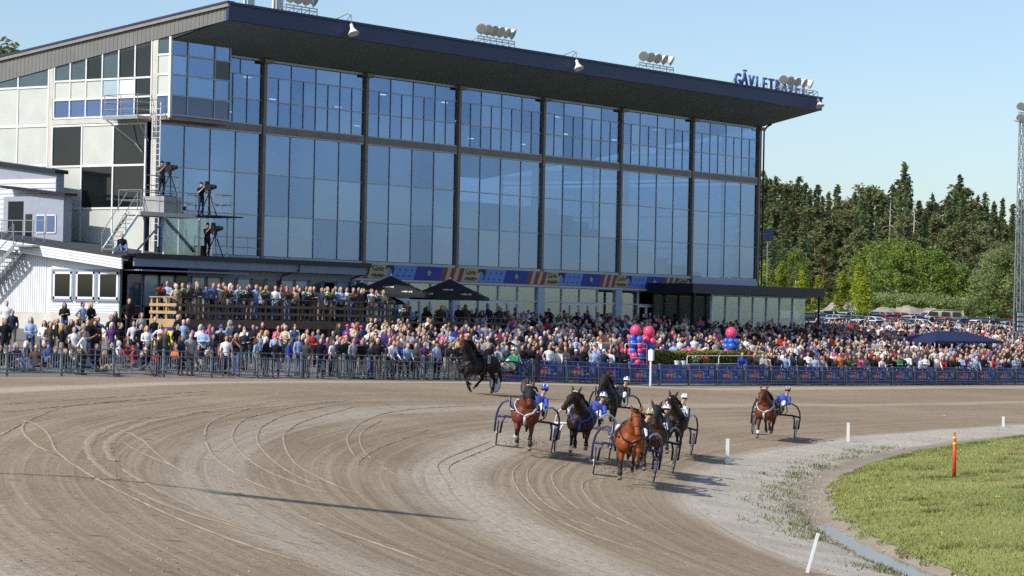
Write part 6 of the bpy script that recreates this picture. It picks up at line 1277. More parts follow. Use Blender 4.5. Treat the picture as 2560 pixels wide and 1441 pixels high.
# ------------------------------------------------------------------ trees, car park, dirt bank
def foliage(name, c1, c2, c3, trans=.25):
    m, t, b = newmat(name); tc = nd(t, 'ShaderNodeTexCoord').outputs['Object']; oi = nd(t, 'ShaderNodeObjectInfo')
    n1 = noise(t, tc, .9, 4); n2 = noise(t, tc, 5, 2); col = mixc(t, ramp(t, n1, .35, .65), c1, c2); col = mixc(t, math_(t, 'MULTIPLY', ramp(t, n2, .5, .75), .6), col, c3)
    hv = nd(t, 'ShaderNodeHueSaturation'); mr = nd(t, 'ShaderNodeMapRange'); mr.inputs[3].default_value = .75; mr.inputs[4].default_value = 1.25; t.links.new(oi.outputs['Random'], mr.inputs[0]); t.links.new(mr.outputs[0], hv.inputs['Value']); t.links.new(col, hv.inputs['Color']); t.links.new(hv.outputs[0], b.inputs['Base Color'])
    b.inputs['Roughness'].default_value = .75; b.inputs['Specular IOR Level'].default_value = .15
    tr_ = nd(t, 'ShaderNodeBsdfTranslucent'); t.links.new(hv.outputs[0], tr_.inputs[0]); mx = nd(t, 'ShaderNodeMixShader'); mx.inputs[0].default_value = trans; t.links.new(b.outputs[0], mx.inputs[1]); t.links.new(tr_.outputs[0], mx.inputs[2]); t.links.new(mx.outputs[0], t.nodes['Material Output'].inputs[0]); return m
m_spr = foliage('spruce needles', L(84, 98, 66), L(104, 115, 76), L(128, 136, 92), .32); m_pin = foliage('pine needles', L(102, 110, 74), L(120, 124, 82), L(144, 144, 100), .3); m_dec = foliage('birch leaves', L(108, 130, 60), L(134, 152, 74), L(160, 174, 92), .35); m_yng = foliage('young lime leaves', L(124, 138, 42), L(146, 156, 54), L(168, 174, 70), .35); m_wil = foliage('willow leaves', L(118, 134, 84), L(140, 152, 98), L(160, 168, 116), .35)
m_bark = mat('grey brown bark', L(96, 82, 70), .9, var=.3, scale=3); m_birch = mat('birch bark', L(190, 186, 176), .8, var=.35, scale=4); m_pinebark = mat('orange pine bark', L(140, 96, 66), .9, var=.3, scale=3); m_deadw = mat('bleached dead wood', L(158, 150, 138), .9, var=.2)
def quads(cs, sz, r, droop=None):
    n = len(cs); a = r.normal(size=(n, 3)); a[:, 2] *= .5; a /= np.linalg.norm(a, axis=1)[:, None]; b = np.cross(a, r.normal(size=(n, 3))); b /= np.linalg.norm(b, axis=1)[:, None] + 1e-6
    s = sz * r.uniform(.6, 1.35, n)[:, None]; q = np.stack([cs - a * s, cs - b * s * .45, cs + a * s, cs + b * s * .45], 1); return q.reshape(-1, 3)
def cloud_mesh(name, q, m):
    n = len(q) // 4; me = bpy.data.meshes.new(name); me.vertices.add(len(q)); me.vertices.foreach_set('co', q.reshape(-1)); me.loops.add(len(q)); me.loops.foreach_set('vertex_index', np.arange(len(q), dtype=np.int32)); me.polygons.add(n); me.polygons.foreach_set('loop_start', np.arange(n, dtype=np.int32) * 4); me.update(calc_edges=True); me.materials.append(m); return me
def trunk_mesh(name, h, r0, m, r, limbs=(), lean=.02):
    mb = MB(); pts = [(r.normal() * lean * h * k / 6, r.normal() * lean * h * k / 6, h * k / 6) for k in range(7)]; pts[0] = (0, 0, -.4); mb.tube(pts, [r0 * (1 - .85 * k / 6) for k in range(7)], 7)
    for (z, an, l, el) in limbs: mb.tube([(0, 0, z), (math.cos(an) * l * .5, math.sin(an) * l * .5, z + l * el * .4), (math.cos(an) * l, math.sin(an) * l, z + l * el)], [r0 * .35, r0 * .22, r0 * .06], 5)
    return mb.mesh(name, m, True)
def spruce(seed, h=1.0, rad=.17, dens=1.0):
    r = np.random.default_rng(seed); cs = []
    H_ = 18.0; nl = int(46 * dens)
    for k in range(nl):
        f = .06 + .94 * k / nl; R = H_ * rad * (1 - f) ** .95 * r.uniform(.7, 1.2) + .12; nb_ = max(5, int(11 * (1 - f * .5)))
        for j in range(nb_):
            an = r.uniform(0, 6.28); rr = R * r.uniform(.6, 1.08); m_ = max(3, int(rr / .3))
            for i in range(m_):
                q = (i + .6) / m_; cs.append((math.cos(an) * rr * q, math.sin(an) * rr * q, H_ * f - rr * .35 * q + rr * .12 * q * q * 2 + r.normal() * .1))
    cs = np.array(cs); cs[:, :2] += r.normal(size=(len(cs), 2)) * .1; return cloud_mesh('crown', quads(cs, .34, r), m_spr), trunk_mesh('trunk', 17.2, .24, m_bark, r, lean=.004)
def clumpy(seed, H_, R, z0, n, sz, m, per, flat=.75, tm=m_bark, rough=.22, shape='round'):
    r = np.random.default_rng(seed); cs = []; limbs = []
    for k in range(n):
        f = r.uniform(0, 1) ** .8; z = z0 + (H_ - z0) * f
        w_ = math.sin(math.pi * min(1, .12 + .86 * f)) ** .6 if shape == 'round' else (1 - f) ** .6 * (1 if f > .12 else .7)
        an = r.uniform(0, 6.28); rr = R * w_ * math.sqrt(r.uniform(.05, 1)); c = np.array((math.cos(an) * rr, math.sin(an) * rr, z)); cr = R * rough * r.uniform(.7, 1.5)
        d = r.normal(size=(per, 3)); d /= np.linalg.norm(d, axis=1)[:, None]; cs.append(c + d * (cr * r.uniform(.4, 1, per)[:, None]) * np.array((1, 1, flat)))
        if k % 4 == 0: limbs.append((max(z0 * .7, z - rr * .5), an, rr * .9, .45))
    return cloud_mesh('crown', quads(np.concatenate(cs), sz, r), m), trunk_mesh('trunk', H_ * .9, H_ * .014 + .03, tm, r, limbs)
SPR = [spruce(s_, rad=ra) for s_, ra in ((1, .19), (2, .22), (3, .165), (4, .235))]
PIN = [clumpy(10 + s_, 17, 3.6, 4.5, 62, .3, m_pin, 60, .6, m_pinebark, .26) for s_ in range(3)]
DEC = [clumpy(20 + s_, 9, 2.9, 1.2, 95, .17, m_dec, 60, .85, m_birch, .24) for s_ in range(3)]
WIL = [clumpy(30 + s_, 8, 3.4, .6, 90, .15, m_wil, 60, .85, m_bark, .24) for s_ in range(2)]
YNG = [clumpy(40 + s_, 4.6, .95, .9, 80, .11, m_yng, 34, 1.0, m_bark, .3, 'cone') for s_ in range(3)]
def tree(kind, mh, px, D, ytop, ybase=None, label='', group='', name='tree'):
    v = CF + CR * (px - 1280) / FPX - CU * (ytop - 720.5) / FPX; P = CAM + v * D; z = gz(P[0], P[1]); h = P[2] - z; me, tk = kind; s = h / mh; rz = random.uniform(0, 6.28)
    o = bpy.data.objects.new(name, None); o.location = (P[0], P[1], z); o.scale = (s * random.uniform(.9, 1.15), s * random.uniform(.9, 1.15), s); o.rotation_euler = (0, 0, rz); o.empty_display_size = .5; link(o); tag(o, label, 'tree', group); reg(o)
    link(bpy.data.objects.new('crown', me), o); link(bpy.data.objects.new('trunk', tk), o); return o
trg = random.Random(5)
topx = [1895, 1930, 1960, 1990, 2030, 2060, 2100, 2130, 2180, 2215, 2262, 2300, 2345, 2400, 2450, 2490, 2530, 2600]; topy = [405, 415, 425, 420, 440, 470, 440, 465, 440, 470, 408, 478, 470, 436, 478, 470, 490, 480]
def yt(px): return np.interp(px, topx, topy)
for row, (D, dy, step) in enumerate(((470, 6, 21), (420, 22, 23), (370, 55, 26), (325, 105, 34))):
    px = 1862 + row * 9
    while px < 2620:
        pine = trg.random() < (.16 if row < 2 else .42); y = yt(px) + dy + trg.uniform(-8, 26) + (10 if pine else 0)
        if pine: tree(trg.choice(PIN), 17.6, px, D + trg.uniform(-12, 12), y, label=f'{["far", "tall", "rounded", "front"][row]} olive green pine in the forest behind the car park', group='forest pines', name='pine_tree')
        else: tree(trg.choice(SPR), 18.0, px, D + trg.uniform(-12, 12), y, label=f'{["far", "tall", "dark", "front"][row]} pointed spruce in the forest behind the car park', group='forest spruces', name='spruce_tree')
        px += step * trg.uniform(.7, 1.35)
tree(SPR[2], 18, 2262, 430, 405, label='tallest spruce rising above the forest line', group='forest spruces', name='spruce_tree'); tree(SPR[0], 18, 2400, 430, 434, label='second tall spruce above the forest line at right', group='forest spruces', name='spruce_tree')
for px, y in ((2150, 640), (2178, 612), (2200, 640), (2225, 600), (2245, 625), (2275, 610), (2300, 632), (2330, 620), (2360, 650), (2390, 660), (2420, 690), (2440, 700), (2465, 690)): tree(trg.choice(DEC), 9.2, px, 300 + trg.uniform(-12, 14), y, label='light green birch in front of the dark forest', group='birches before the forest', name='birch_tree')
for px, y in ((2500, 625), (2535, 610), (2570, 605), (2505, 690), (2410, 730), (2445, 735)): tree(trg.choice(WIL), 8.2, px, 285 + trg.uniform(-8, 8), y, label='pale green willow at the right edge of the car park', group='willows at the car park', name='willow_tree')
tree(DEC[0], 9.2, 1990, 310, 630, label='dark leafy tree in the forest shade beside the grandstand', group='birches before the forest', name='birch_tree')
for px, y, D in ((1913, 658, 262), (1952, 664, 258), (2005, 678, 254), (2046, 690, 250), (2106, 682, 246), (2162, 690, 242), (2150, 660, 280)): tree(trg.choice(YNG), 4.75, px, D, y, label='young yellow green tree with slim crown in front of the cars', group='young trees by the car park', name='young_tree')
P = CAM + (CF + CR * (4 - 1280) / FPX - CU * (105 - 720.5) / FPX) * 190; tree(PIN[0], 17.6, 2, 190, 100, label='pine top showing above the roof at far left', group='forest pines', name='pine_tree')
for px, y, D in ((2222, 505, 318), (2283, 500, 322)):
    v = CF + CR * (px - 1280) / FPX - CU * (y - 720.5) / FPX; P = CAM + v * D; z = gz(P[0], P[1]); r = np.random.default_rng(px); h = P[2] - z; o = thing('dead_tree', 'bleached dead tree trunk, ' + ('left one with drooping twigs' if px < 2250 else 'right thin one'), 'tree', (P[0], P[1], z), 'dead trunks before the forest'); mb = MB().tube([(P[0], P[1], z), (P[0] + .2, P[1], z + h * .5), (P[0] + .5, P[1], z + h)], [.22, .14, .04], 6); mb.build('trunk', m_deadw, o, True)
    mb = MB()
    for k in range(10): f = r.uniform(.45, .95); a = r.uniform(0, 6.28); l = 2.2 * (1.1 - f) + .4; mb.tube([(P[0] + .4 * f, P[1], z + h * f), (P[0] + math.cos(a) * l * .6, P[1] + math.sin(a) * l * .6, z + h * f - .2), (P[0] + math.cos(a) * l, P[1] + math.sin(a) * l, z + h * f - l * .6)], [.05, .035, .015], 4)
    mb.build('branch', m_deadw, o, True)
# dark understorey so that the wood reads deep
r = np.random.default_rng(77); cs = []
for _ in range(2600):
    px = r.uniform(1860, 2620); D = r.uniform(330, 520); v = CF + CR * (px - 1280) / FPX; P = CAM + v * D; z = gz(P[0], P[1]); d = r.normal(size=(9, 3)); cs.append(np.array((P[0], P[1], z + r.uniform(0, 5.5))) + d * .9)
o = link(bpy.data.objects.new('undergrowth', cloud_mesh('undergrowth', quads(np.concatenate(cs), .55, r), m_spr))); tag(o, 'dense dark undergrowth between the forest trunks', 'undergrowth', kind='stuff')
# dirt bank behind the cars
m_bank = mat('pale dirt bank', L(146, 137, 124), .95, var=.25, scale=.7, bump=.5)
def heap(px0, px1, D, h, label, seed):
    r = np.random.default_rng(seed); a = CAM + (CF + CR * (px0 - 1280) / FPX) * D; b = CAM + (CF + CR * (px1 - 1280) / FPX) * D; n, m_ = 60, 14; vs = []; fs = []
    ph = r.uniform(0, 6, 6)
    for i in range(n):
        f = i / (n - 1); env = math.sin(math.pi * min(1, max(0, f))) ** .8
        for j in range(m_):
            g_ = j / (m_ - 1); c = a * (1 - f) + b * f + F0 * (g_ - .3) * 9; base = gz(c[0], c[1]) - .2
            z = h * env * min(1, g_ * 1.6 + .1) * (1 - max(0, g_ - .6) * 1.1) * (1 + .12 * math.sin(9 * f + ph[0]) + .08 * math.sin(23 * f + ph[1] + 3 * g_)) + .05 * r.normal() * env
            vs.append((c[0], c[1], base + max(z, 0)))
    for i in range(n - 1):
        for j in range(m_ - 1): k = i * m_ + j; fs.append((k, k + m_, k + m_ + 1, k + 1))
    o = MB().add(vs, fs).build('dirt_bank', m_bank, None, True); tag(o, label, 'dirt bank', kind='structure')
heap(2150, 2420, 272, 2.2, 'pale excavated dirt bank', 3); heap(2040, 2230, 282, 2.2, 'pale dirt bank left', 5)
cs = []
for _ in range(500):
    px = r.uniform(2150, 2420); P = CAM + (CF + CR * (px - 1280) / FPX) * (278 + r.uniform(-1, 3)); cs.append(np.array((P[0], P[1], gz(P[0], P[1]) + 2.3 + r.uniform(0, .5))) + r.normal(size=(5, 3)) * .25)
o = link(bpy.data.objects.new('scrub', cloud_mesh('scrub', quads(np.concatenate(cs), .16, r), m_wil))); tag(o, 'dry scrub on top of the dirt bank', 'scrub', kind='stuff')
# cars: body sections lofted along the length, glasshouse, wheels, lamps
m_car = objcol_mat('car paint', .3, .5, coat=.8, var=.02); m_cgl = mat('car glass', L(38, 46, 54), .05, var=.2, spec=.8); m_ctyre = mat('car tyre', L(26, 26, 28), .8); m_rim = mat('alloy rim', L(170, 172, 176), .35, metal=.7); m_lamp = mat('headlamp', L(214, 216, 220), .1, spec=.8); m_tail = mat('tail lamp', L(150, 26, 26), .2)
def car_parts(kind):
    L_, w_ = (4.4, .86) if kind != 'van' else (5.0, .95); zr = {'sedan': 1.42, 'wagon': 1.46, 'van': 2.05}[kind]
    low_ = [(-L_ / 2, .32, .62, .78), (-L_ / 2 + .12, .22, .72, .92), (-L_ / 2 + .7, .2, .8, .98), (-.75, .2, .92, 1), (.9, .2, .95, 1), (L_ / 2 - .5, .2, .98, .98), (L_ / 2 - .1, .24, .9, .93), (L_ / 2, .34, .7, .85)]
    if kind == 'van': low_ = [(-L_ / 2, .3, .8, .85), (-L_ / 2 + .15, .22, .95, .95), (-L_ / 2 + .8, .2, 1.15, 1), (.9, .2, 1.2, 1), (L_ / 2 - .1, .22, 1.2, .97), (L_ / 2, .34, 1.0, .9)]
    mb = MB(); mb.loft([((0, y, (a + b) / 2), w_ * k, (b - a) / 2) for y, a, b, k in low_], (1, 0, 0), 16, 0, sq=4.5)
    if kind == 'sedan': top = [(-.95, .93, .74), (-.3, 1.37, .62), (.15, zr, .62), (.8, 1.38, .62), (1.45, .97, .7)]
    elif kind == 'wagon': top = [(-.95, .94, .74), (-.3, 1.4, .64), (.2, zr, .64), (1.6, 1.42, .62), (2.1, .98, .68)]
    else: top = [(-1.7, 1.1, .84), (-1.0, 1.9, .78), (-.4, zr, .78), (2.2, 2.0, .77), (2.45, 1.2, .8)]
    gl = MB(); gl.loft([((0, y, (zb := (.9 if kind != 'van' else 1.1)) / 2 + z / 2), w_ * k * .98 / .86 * .86, (z - zb) / 2 + .01) for y, z, k in top], (1, 0, 0), 14, 0, sq=5)
    rf = MB(); ys = [t_ for t_ in top[1:-1]]; rf.loft([((0, ys[0][0] - .06, ys[0][1] - .02), w_ * ys[0][2] * .9, .02)] + [((0, y, z + .012), w_ * k * .97, .03) for y, z, k in ys] + [((0, ys[-1][0] + .06, ys[-1][1] - .02), w_ * ys[-1][2] * .9, .02)], (1, 0, 0), 12, 0, sq=4)
    pil = MB()
    for s in (-1, 1):
        for (y0, z0, k0), (y1, z1, k1) in ((top[0], top[1]), (top[-1], top[-2])): pil.tube([(s * w_ * k0 * .97, y0, z0), (s * w_ * k1 * .98, y1, z1)], .035, 5)
        pil.tube([(s * w_ * .76, .25, .95 if kind != 'van' else 1.15), (s * w_ * top[2][2] * .99, .25, zr - .04)], .04, 5)
    rf.add(pil.v, pil.f)
    if kind == 'van':
        sw_ = MB()
        for s in (-1, 1):
            for y in (-.7, .5, 1.6): sw_.box((s * w_ * .795, y, 1.62), (.03, .8, .42))
        sw_.box((0, -1.38, 1.55), (1.3, .05, .5), R=np.array(((1, 0, 0), (0, .75, .66), (0, -.66, .75))))
        return mb.mesh('body', m_car, True), gl.mesh('glasshouse', m_car, True), rf.mesh('roof', m_car, True), sw_.mesh('window', m_cgl), L_, w_
    return mb.mesh('body', m_car, True), gl.mesh('glasshouse', m_cgl, True), rf.mesh('roof', m_car, True), None, L_, w_
CP = {k: car_parts(k) for k in ('sedan', 'wagon', 'van')}
cw_t = MB().cyl((-.1, 0, 0), (.1, 0, 0), .32, n=18).mesh('wheel', m_ctyre, False); cw_r = MB().cyl((-.11, 0, 0), (.11, 0, 0), .2, n=12).mesh('rim', m_rim); hl = MB().ball((0, 0, 0), (.2, .06, .08), 10, 6).mesh('headlight', m_lamp, True); tl = MB().ball((0, 0, 0), (.13, .05, .13), 8, 6).mesh('tail_light', m_tail, True); mir = MB().ball((0, 0, 0), (.11, .06, .07), 8, 6).mesh('mirror', m_car, True)
CCOL = [('white', L(220, 222, 224)), ('silver', L(168, 172, 178)), ('dark blue', L(34, 46, 84)), ('red', L(160, 28, 32)), ('black', L(22, 23, 26)), ('grey', L(96, 100, 106)), ('pale blue', L(130, 150, 180)), ('beige', L(190, 180, 160))]
def car(px, D, kind, ci, yaw, where='in the car park'):
    v = CF + CR * (px - 1280) / FPX; P = CAM + v * D; z = gz(P[0], P[1]); bo, gl, rf, pil, L_, w_ = CP[kind]; cn, cc_ = CCOL[ci]
    o = bpy.data.objects.new('parked_car', None); o.location = (P[0], P[1], z); o.rotation_euler = (0, 0, yaw); o.empty_display_size = .3; link(o); tag(o, f'{cn} {"camper van" if kind == "van" else kind} parked {where}', 'car' if kind != 'van' else 'van', 'cars in the car park'); reg(o)
    for nm, me_ in (('body', bo), ('glasshouse', gl), ('roof', rf)) + ((('window', pil),) if pil else ()): q = link(bpy.data.objects.new(nm, me_), o); q.color = (*cc_, 1)
    for s in (-1, 1):
        for y in (-L_ / 2 + .85, L_ / 2 - .85): q = link(bpy.data.objects.new('wheel', cw_t), o); q.location = (s * (w_ - .08), y, .32); link(bpy.data.objects.new('rim', cw_r), q)
        q = link(bpy.data.objects.new('headlight', hl), o); q.location = (s * (w_ - .26), -L_ / 2 + .09, .66 if kind != 'van' else .8); q = link(bpy.data.objects.new('tail_light', tl), o); q.location = (s * (w_ - .16), L_ / 2 - .07, .75); q = link(bpy.data.objects.new('mirror', mir), o); q.location = (s * (w_ + .06), -.75 if kind != 'van' else -1.35, .98 if kind != 'van' else 1.25); q.color = (*cc_, 1)
cr = random.Random(9); base = math.atan2(-F0[1], -F0[0]) + math.pi / 2
for D, px0, px1, st_, yw in ((204, 2050, 2560, 41, .75), (216, 2060, 2560, 40, -.75), (230, 2050, 2560, 38, .8), (243, 2075, 2560, 37, -.8), (256, 2090, 2560, 38, .8)):
    px = px0 + cr.uniform(0, 15)
    while px < px1: car(px, D + cr.uniform(-1, 1), cr.choice(['sedan', 'wagon', 'wagon', 'sedan']), cr.choices(range(8), [5, 5, 4, 3, 3, 3, 2, 1])[0], base + yw + cr.uniform(-.06, .06) + (math.pi if cr.random() < .3 else 0), ['', '', '', '', ''][0] + {204: 'in the front row', 216: 'in the second row', 230: 'in the middle row', 243: 'in the fourth row', 256: 'in the back row'}[D]); px += st_ * cr.uniform(.9, 1.3)
car(2345, 250, 'van', 7, base - 1.35, 'before the dirt bank')
# ------------------------------------------------------------------ foreground: ruts, posts, puddle, grass
def catmull(pts, step=.25):
    pts = [np.array(p, float) for p in pts]; out = []
    for i in range(len(pts) - 1):
        p0, p1, p2, p3 = pts[max(i - 1, 0)], pts[i], pts[i + 1], pts[min(i + 2, len(pts) - 1)]; n = max(2, int(np.linalg.norm(p2 - p1) / step))
        for k in range(n): t = k / n; out.append(.5 * ((2 * p1) + (-p0 + p2) * t + (2 * p0 - 5 * p1 + 4 * p2 - p3) * t * t + (-p0 + 3 * p1 - 3 * p2 + p3) * t ** 3))
    out.append(pts[-1]); return out
c6 = lambda l: [(x / 2.844, 940 + y / 2.844) for x, y in l]; c7 = lambda l: [(800 + x / 2.56, 1000 + y / 2.56) for x, y in l]
RUTS = [(c6(l), w_) for l, w_ in (([(0, 430), (180, 330), (350, 255), (550, 210), (1000, 170), (1500, 130)], .1), ([(350, 255), (200, 320), (160, 370), (190, 430), (270, 500), (420, 575), (530, 635), (700, 740), (950, 870), (1250, 1010), (1500, 1110), (1800, 1220), (2100, 1310), (2500, 1400)], .16), ([(0, 300), (180, 320), (300, 370), (360, 440), (400, 530), (530, 635)], .14), ([(2500, 170), (1900, 220), (1450, 260), (1100, 320), (900, 390), (780, 470), (770, 540), (850, 640), (1000, 740), (1250, 870), (1600, 1030), (2000, 1150)], .34), ([(2000, 170), (1300, 270), (950, 320), (750, 380), (640, 460), (640, 560), (750, 680), (950, 810), (1300, 960), (1700, 1080), (2300, 1250)], .34), ([(700, 345), (850, 385), (1000, 450), (1080, 520), (1200, 620), (1330, 695), (1600, 800), (2000, 950), (2500, 1140)], .13), ([(850, 450), (950, 520), (1100, 590), (1250, 650), (1330, 695)], .12), ([(1850, 210), (1650, 270), (1500, 330), (1460, 420), (1500, 540), (1600, 640), (1800, 760), (2100, 870)], .14), ([(2500, 170), (2000, 240), (1750, 310), (1660, 400), (1680, 500), (1850, 650), (2100, 760), (2500, 900)], .14), ([(2500, 200), (2100, 260), (1900, 340), (1830, 430), (1880, 540), (2050, 680), (2300, 800)], .13), ([(2560, 215), (2200, 310), (2050, 390), (2020, 470), (2100, 620), (2300, 740), (2560, 850)], .13), ([(0, 265), (500, 215), (1200, 165)], .1), ([(0, 210), (700, 160), (1500, 110)], .1))]
RUTS += [(c7(l), w_) for l, w_ in (([(700, 190), (400, 300), (270, 380), (250, 430)], .1), ([(1150, 30), (600, 60), (300, 130), (190, 220), (180, 280), (230, 370)], .12), ([(1300, 400), (1240, 460), (1260, 560), (1400, 700), (1700, 850), (2100, 980)], .12), ([(1380, 400), (1330, 460), (1350, 560), (1480, 690), (1780, 830)], .1), ([(1600, 400), (1490, 480), (1540, 600), (1700, 720), (2000, 850)], .12), ([(1850, 500), (1700, 520), (1690, 590), (1800, 700), (2100, 850)], .1), ([(1100, 260), (800, 380), (760, 460), (860, 560)], .12), ([(1150, 280), (870, 400), (830, 470), (930, 560)], .1), ([(400, 130), (280, 200), (260, 280), (330, 380), (520, 500)], .1), ([(0, 800), (300, 900), (700, 1040), (1000, 1129)], .12))]
m_rut = mat('fine pale rut sand', L(154, 138, 117), .95, var=.12, scale=4)
rb_ = MB(); rr_ = np.random.default_rng(4)
for pl, w_ in RUTS:
    g3 = [ray_ground(*p)[:2] for p in pl]; c = catmull(g3, .3); n = len(c); rows = []
    for i, p in enumerate(c):
        d = c[min(i + 1, n - 1)] - c[max(i - 1, 0)]; d = d / (np.linalg.norm(d) + 1e-9); nn = np.array((-d[1], d[0])); e = min(1, i / 6, (n - 1 - i) / 6); ww = (0 if (i // 7 * 7919) % 11 == 3 else 1) * w_ * .25 * (.6 + .8 * rr_.uniform()) * max(e, .05); hgt = .012 * (.3 + 1.0 * rr_.uniform()) * e
        rows.append([(*(p + nn * ww * q), gz(*(p + nn * ww * q)) + (.003 if abs(q) > .9 else .004 + hgt)) for q in (-1, -.35, .35, 1)])
    vs = [v for r_ in rows for v in r_]; fs = [(i * 4 + j, (i + 1) * 4 + j, (i + 1) * 4 + j + 1, i * 4 + j + 1) for i in range(n - 1) for j in range(3)]; rb_.add(vs, fs)
o = rb_.build('wheel_ruts', m_rut, None, False, True); tag(o, 'thin curved wheel ruts across the dirt', 'wheel ruts', kind='stuff')
for p in o.data.polygons:
    pass
# clods and stones
def scatter(name, n, fn, m, label, cat, smin, smax, seed):
    r = np.random.default_rng(seed); mb = MB()
    for _ in range(n):
        q = fn(r)
        if q is None: continue
        x, y = q; s = r.uniform(smin, smax) * r.uniform(.5, 1); z = gz(x, y); k = 6; ang = r.uniform(0, 6.28); vs = [(x, y, z + s * r.uniform(.5, .9))] + [(x + s * math.cos(ang + i * 1.05) * r.uniform(.6, 1.2), y + s * math.sin(ang + i * 1.05) * r.uniform(.6, 1.2), z - .005 + s * .15 * r.uniform(0, 1)) for i in range(k)]
        mb.add(vs, [(0, 1 + i, 1 + (i + 1) % k) for i in range(k)])
    o = mb.build(name, m, None, False, True); tag(o, label, cat, kind='stuff'); return o
m_clod = mat('dark clods', L(112, 97, 82), .95, var=.3, scale=10); m_stone = mat('pale stones', L(152, 142, 126), .9, var=.25, scale=10)
def on_track(r):
    t_ = r.uniform(-95, -10); s_ = r.uniform(.2, 24); x, y = xy_of(t_, s_); return (float(x), float(y)) if y < FY - .5 else None
def on_verge(r):
    t_ = r.uniform(-85, 2); s_ = r.uniform(-2.9, .2); x, y = xy_of(t_, s_); return float(x), float(y)
def at_ditch(r):
    t_ = r.uniform(-80, -40); s_ = -3.05 + r.normal() * .4; x, y = xy_of(t_, s_); return float(x), float(y)
scatter('dirt_clods', 5000, on_track, m_clod, 'small dark clods of dirt on the track', 'dirt clods', .008, .026, 1); scatter('pale_grit', 2600, on_track, m_stone, 'pale grit strewn on the track', 'grit', .01, .03, 2)
scatter('verge_clods', 2600, on_verge, m_clod, 'dark crumbs of earth on the gravel verge', 'dirt clods', .01, .035, 3); scatter('ditch_stones', 900, at_ditch, m_stone, 'mud lumps along the ditch', 'stones', .02, .08, 4)
# dirt thrown up behind the hooves
for k, (px, py) in enumerate(((1315, 1118), (1550, 1188), (1620, 1150))):
    c = ray_ground(px, py); r = np.random.default_rng(k); mb = MB()
    for _ in range(150): q = c + np.array((r.normal() * .35, r.normal() * .35, abs(r.normal()) * .14 + .02)); s = r.uniform(.008, .022); mb.add([q + np.array((s, 0, 0)), q + np.array((-s, s, 0)), q + np.array((0, -s, s)), q + np.array((0, 0, -s))], [(0, 1, 2), (0, 2, 3), (0, 3, 1), (1, 3, 2)])
    o = mb.build('flying_dirt', m_clod); tag(o, 'crumbs of dirt thrown up by the hooves', 'dirt', kind='stuff')
# marker posts
def wpost(px, py, hpx, label, lean=None):
    P = ray_ground(px, py); d = proj(P)[2]; h = hpx * d / FPX; g = thing('marker_post', label, 'post', tuple(P), 'white track marker posts'); top = np.array((P[0], P[1], P[2] + h)) if lean is None else P + lean
    ax = (top - P); R = Vector(ax).to_track_quat('Z', 'Y').to_matrix(); hh = np.linalg.norm(ax); Rn = np.array(R); yw = math.atan2(R0[1], R0[0]); Rz = np.array(((math.cos(yw), -math.sin(yw), 0), (math.sin(yw), math.cos(yw), 0), (0, 0, 1))); RR_ = Rz if lean is None else Rn
    MB().box(tuple(P + ax * .46), (.105, .045, hh * 1.08), R=RR_).build('board', M['white'], g); MB().box(tuple(P + ax * .985), (.108, .048, hh * .06), R=RR_).build('cap', M['white'], g)
wpost(2120, 1104, 46, 'white marker post on the gravel verge between leader and orange post'); wpost(1818, 1160, 62, 'white marker post on the verge right of the racing group'); wpost(2508, 1067, 25, 'small white marker post at the far right verge')
P = ray_ground(2018, 1432); d = proj(P)[2]; wpost(2018, 1432, 96, 'leaning white marker post at the bottom edge', lean=(CR * 27 - CU * -97) * d / FPX)
P = ray_ground(2385, 1195); h = 115 * proj(P)[2] / FPX; m_or = mat('orange plastic', L(214, 74, 40), .45, var=.1); m_ye = mat('yellow reflector', L(220, 190, 60), .4)
g = thing('orange_bollard', 'orange plastic bollard with yellow bands on the infield grass', 'bollard', tuple(P)); MB().cyl(P, P + (0, 0, h * .9), .058, .048, 14).cyl(P + np.array((0, 0, h * .9)), P + np.array((0, 0, h * .94)), .03, .025, 10).ball(tuple(P + np.array((0, 0, h * .97))), .035, 10, 6).build('tube', m_or, g, True)
for f in (.7, .83): MB().cyl(P + np.array((0, 0, h * f)), P + np.array((0, 0, h * (f + .07))), .053, .052, 14).build('band', m_ye, g, True)
MB().cyl(P + np.array((0, 0, -.01)), P + np.array((0, 0, .03)), .2, .15, 14).build('base', M['black'], g)
# puddle in the ditch
m_wat, t, b = newmat('muddy water'); b.inputs['Base Color'].default_value = (*L(140, 126, 104), 1); b.inputs['Roughness'].default_value = .16; b.inputs['Specular IOR Level'].default_value = .4; bp = nd(t, 'ShaderNodeBump'); bp.inputs['Strength'].default_value = .06; t.links.new(noise(t, mp(t, nd(t, 'ShaderNodeTexCoord').outputs['Object'], (1, 1, 1)), 6, 2), bp.inputs['Height']); t.links.new(bp.outputs[0], b.inputs['Normal'])
WL = -.485
def fnw(A, B): return xy_of(A, B)
Tn, Sn = np.arange(-95, -46, .5), np.array([-3.7, -3.2, -2.8, -2.4, -2.0]); mb = MB(); vs = []
for t_ in Tn:
    for s_ in Sn: x, y = xy_of(t_, s_); vs.append((float(x), float(y), WL))
mb.add(vs, [(i * 5 + j, (i + 1) * 5 + j, (i + 1) * 5 + j + 1, i * 5 + j + 1) for i in range(len(Tn) - 1) for j in range(4)]); tag(mb.build('puddle_water', m_wat, None, True), kind='structure')
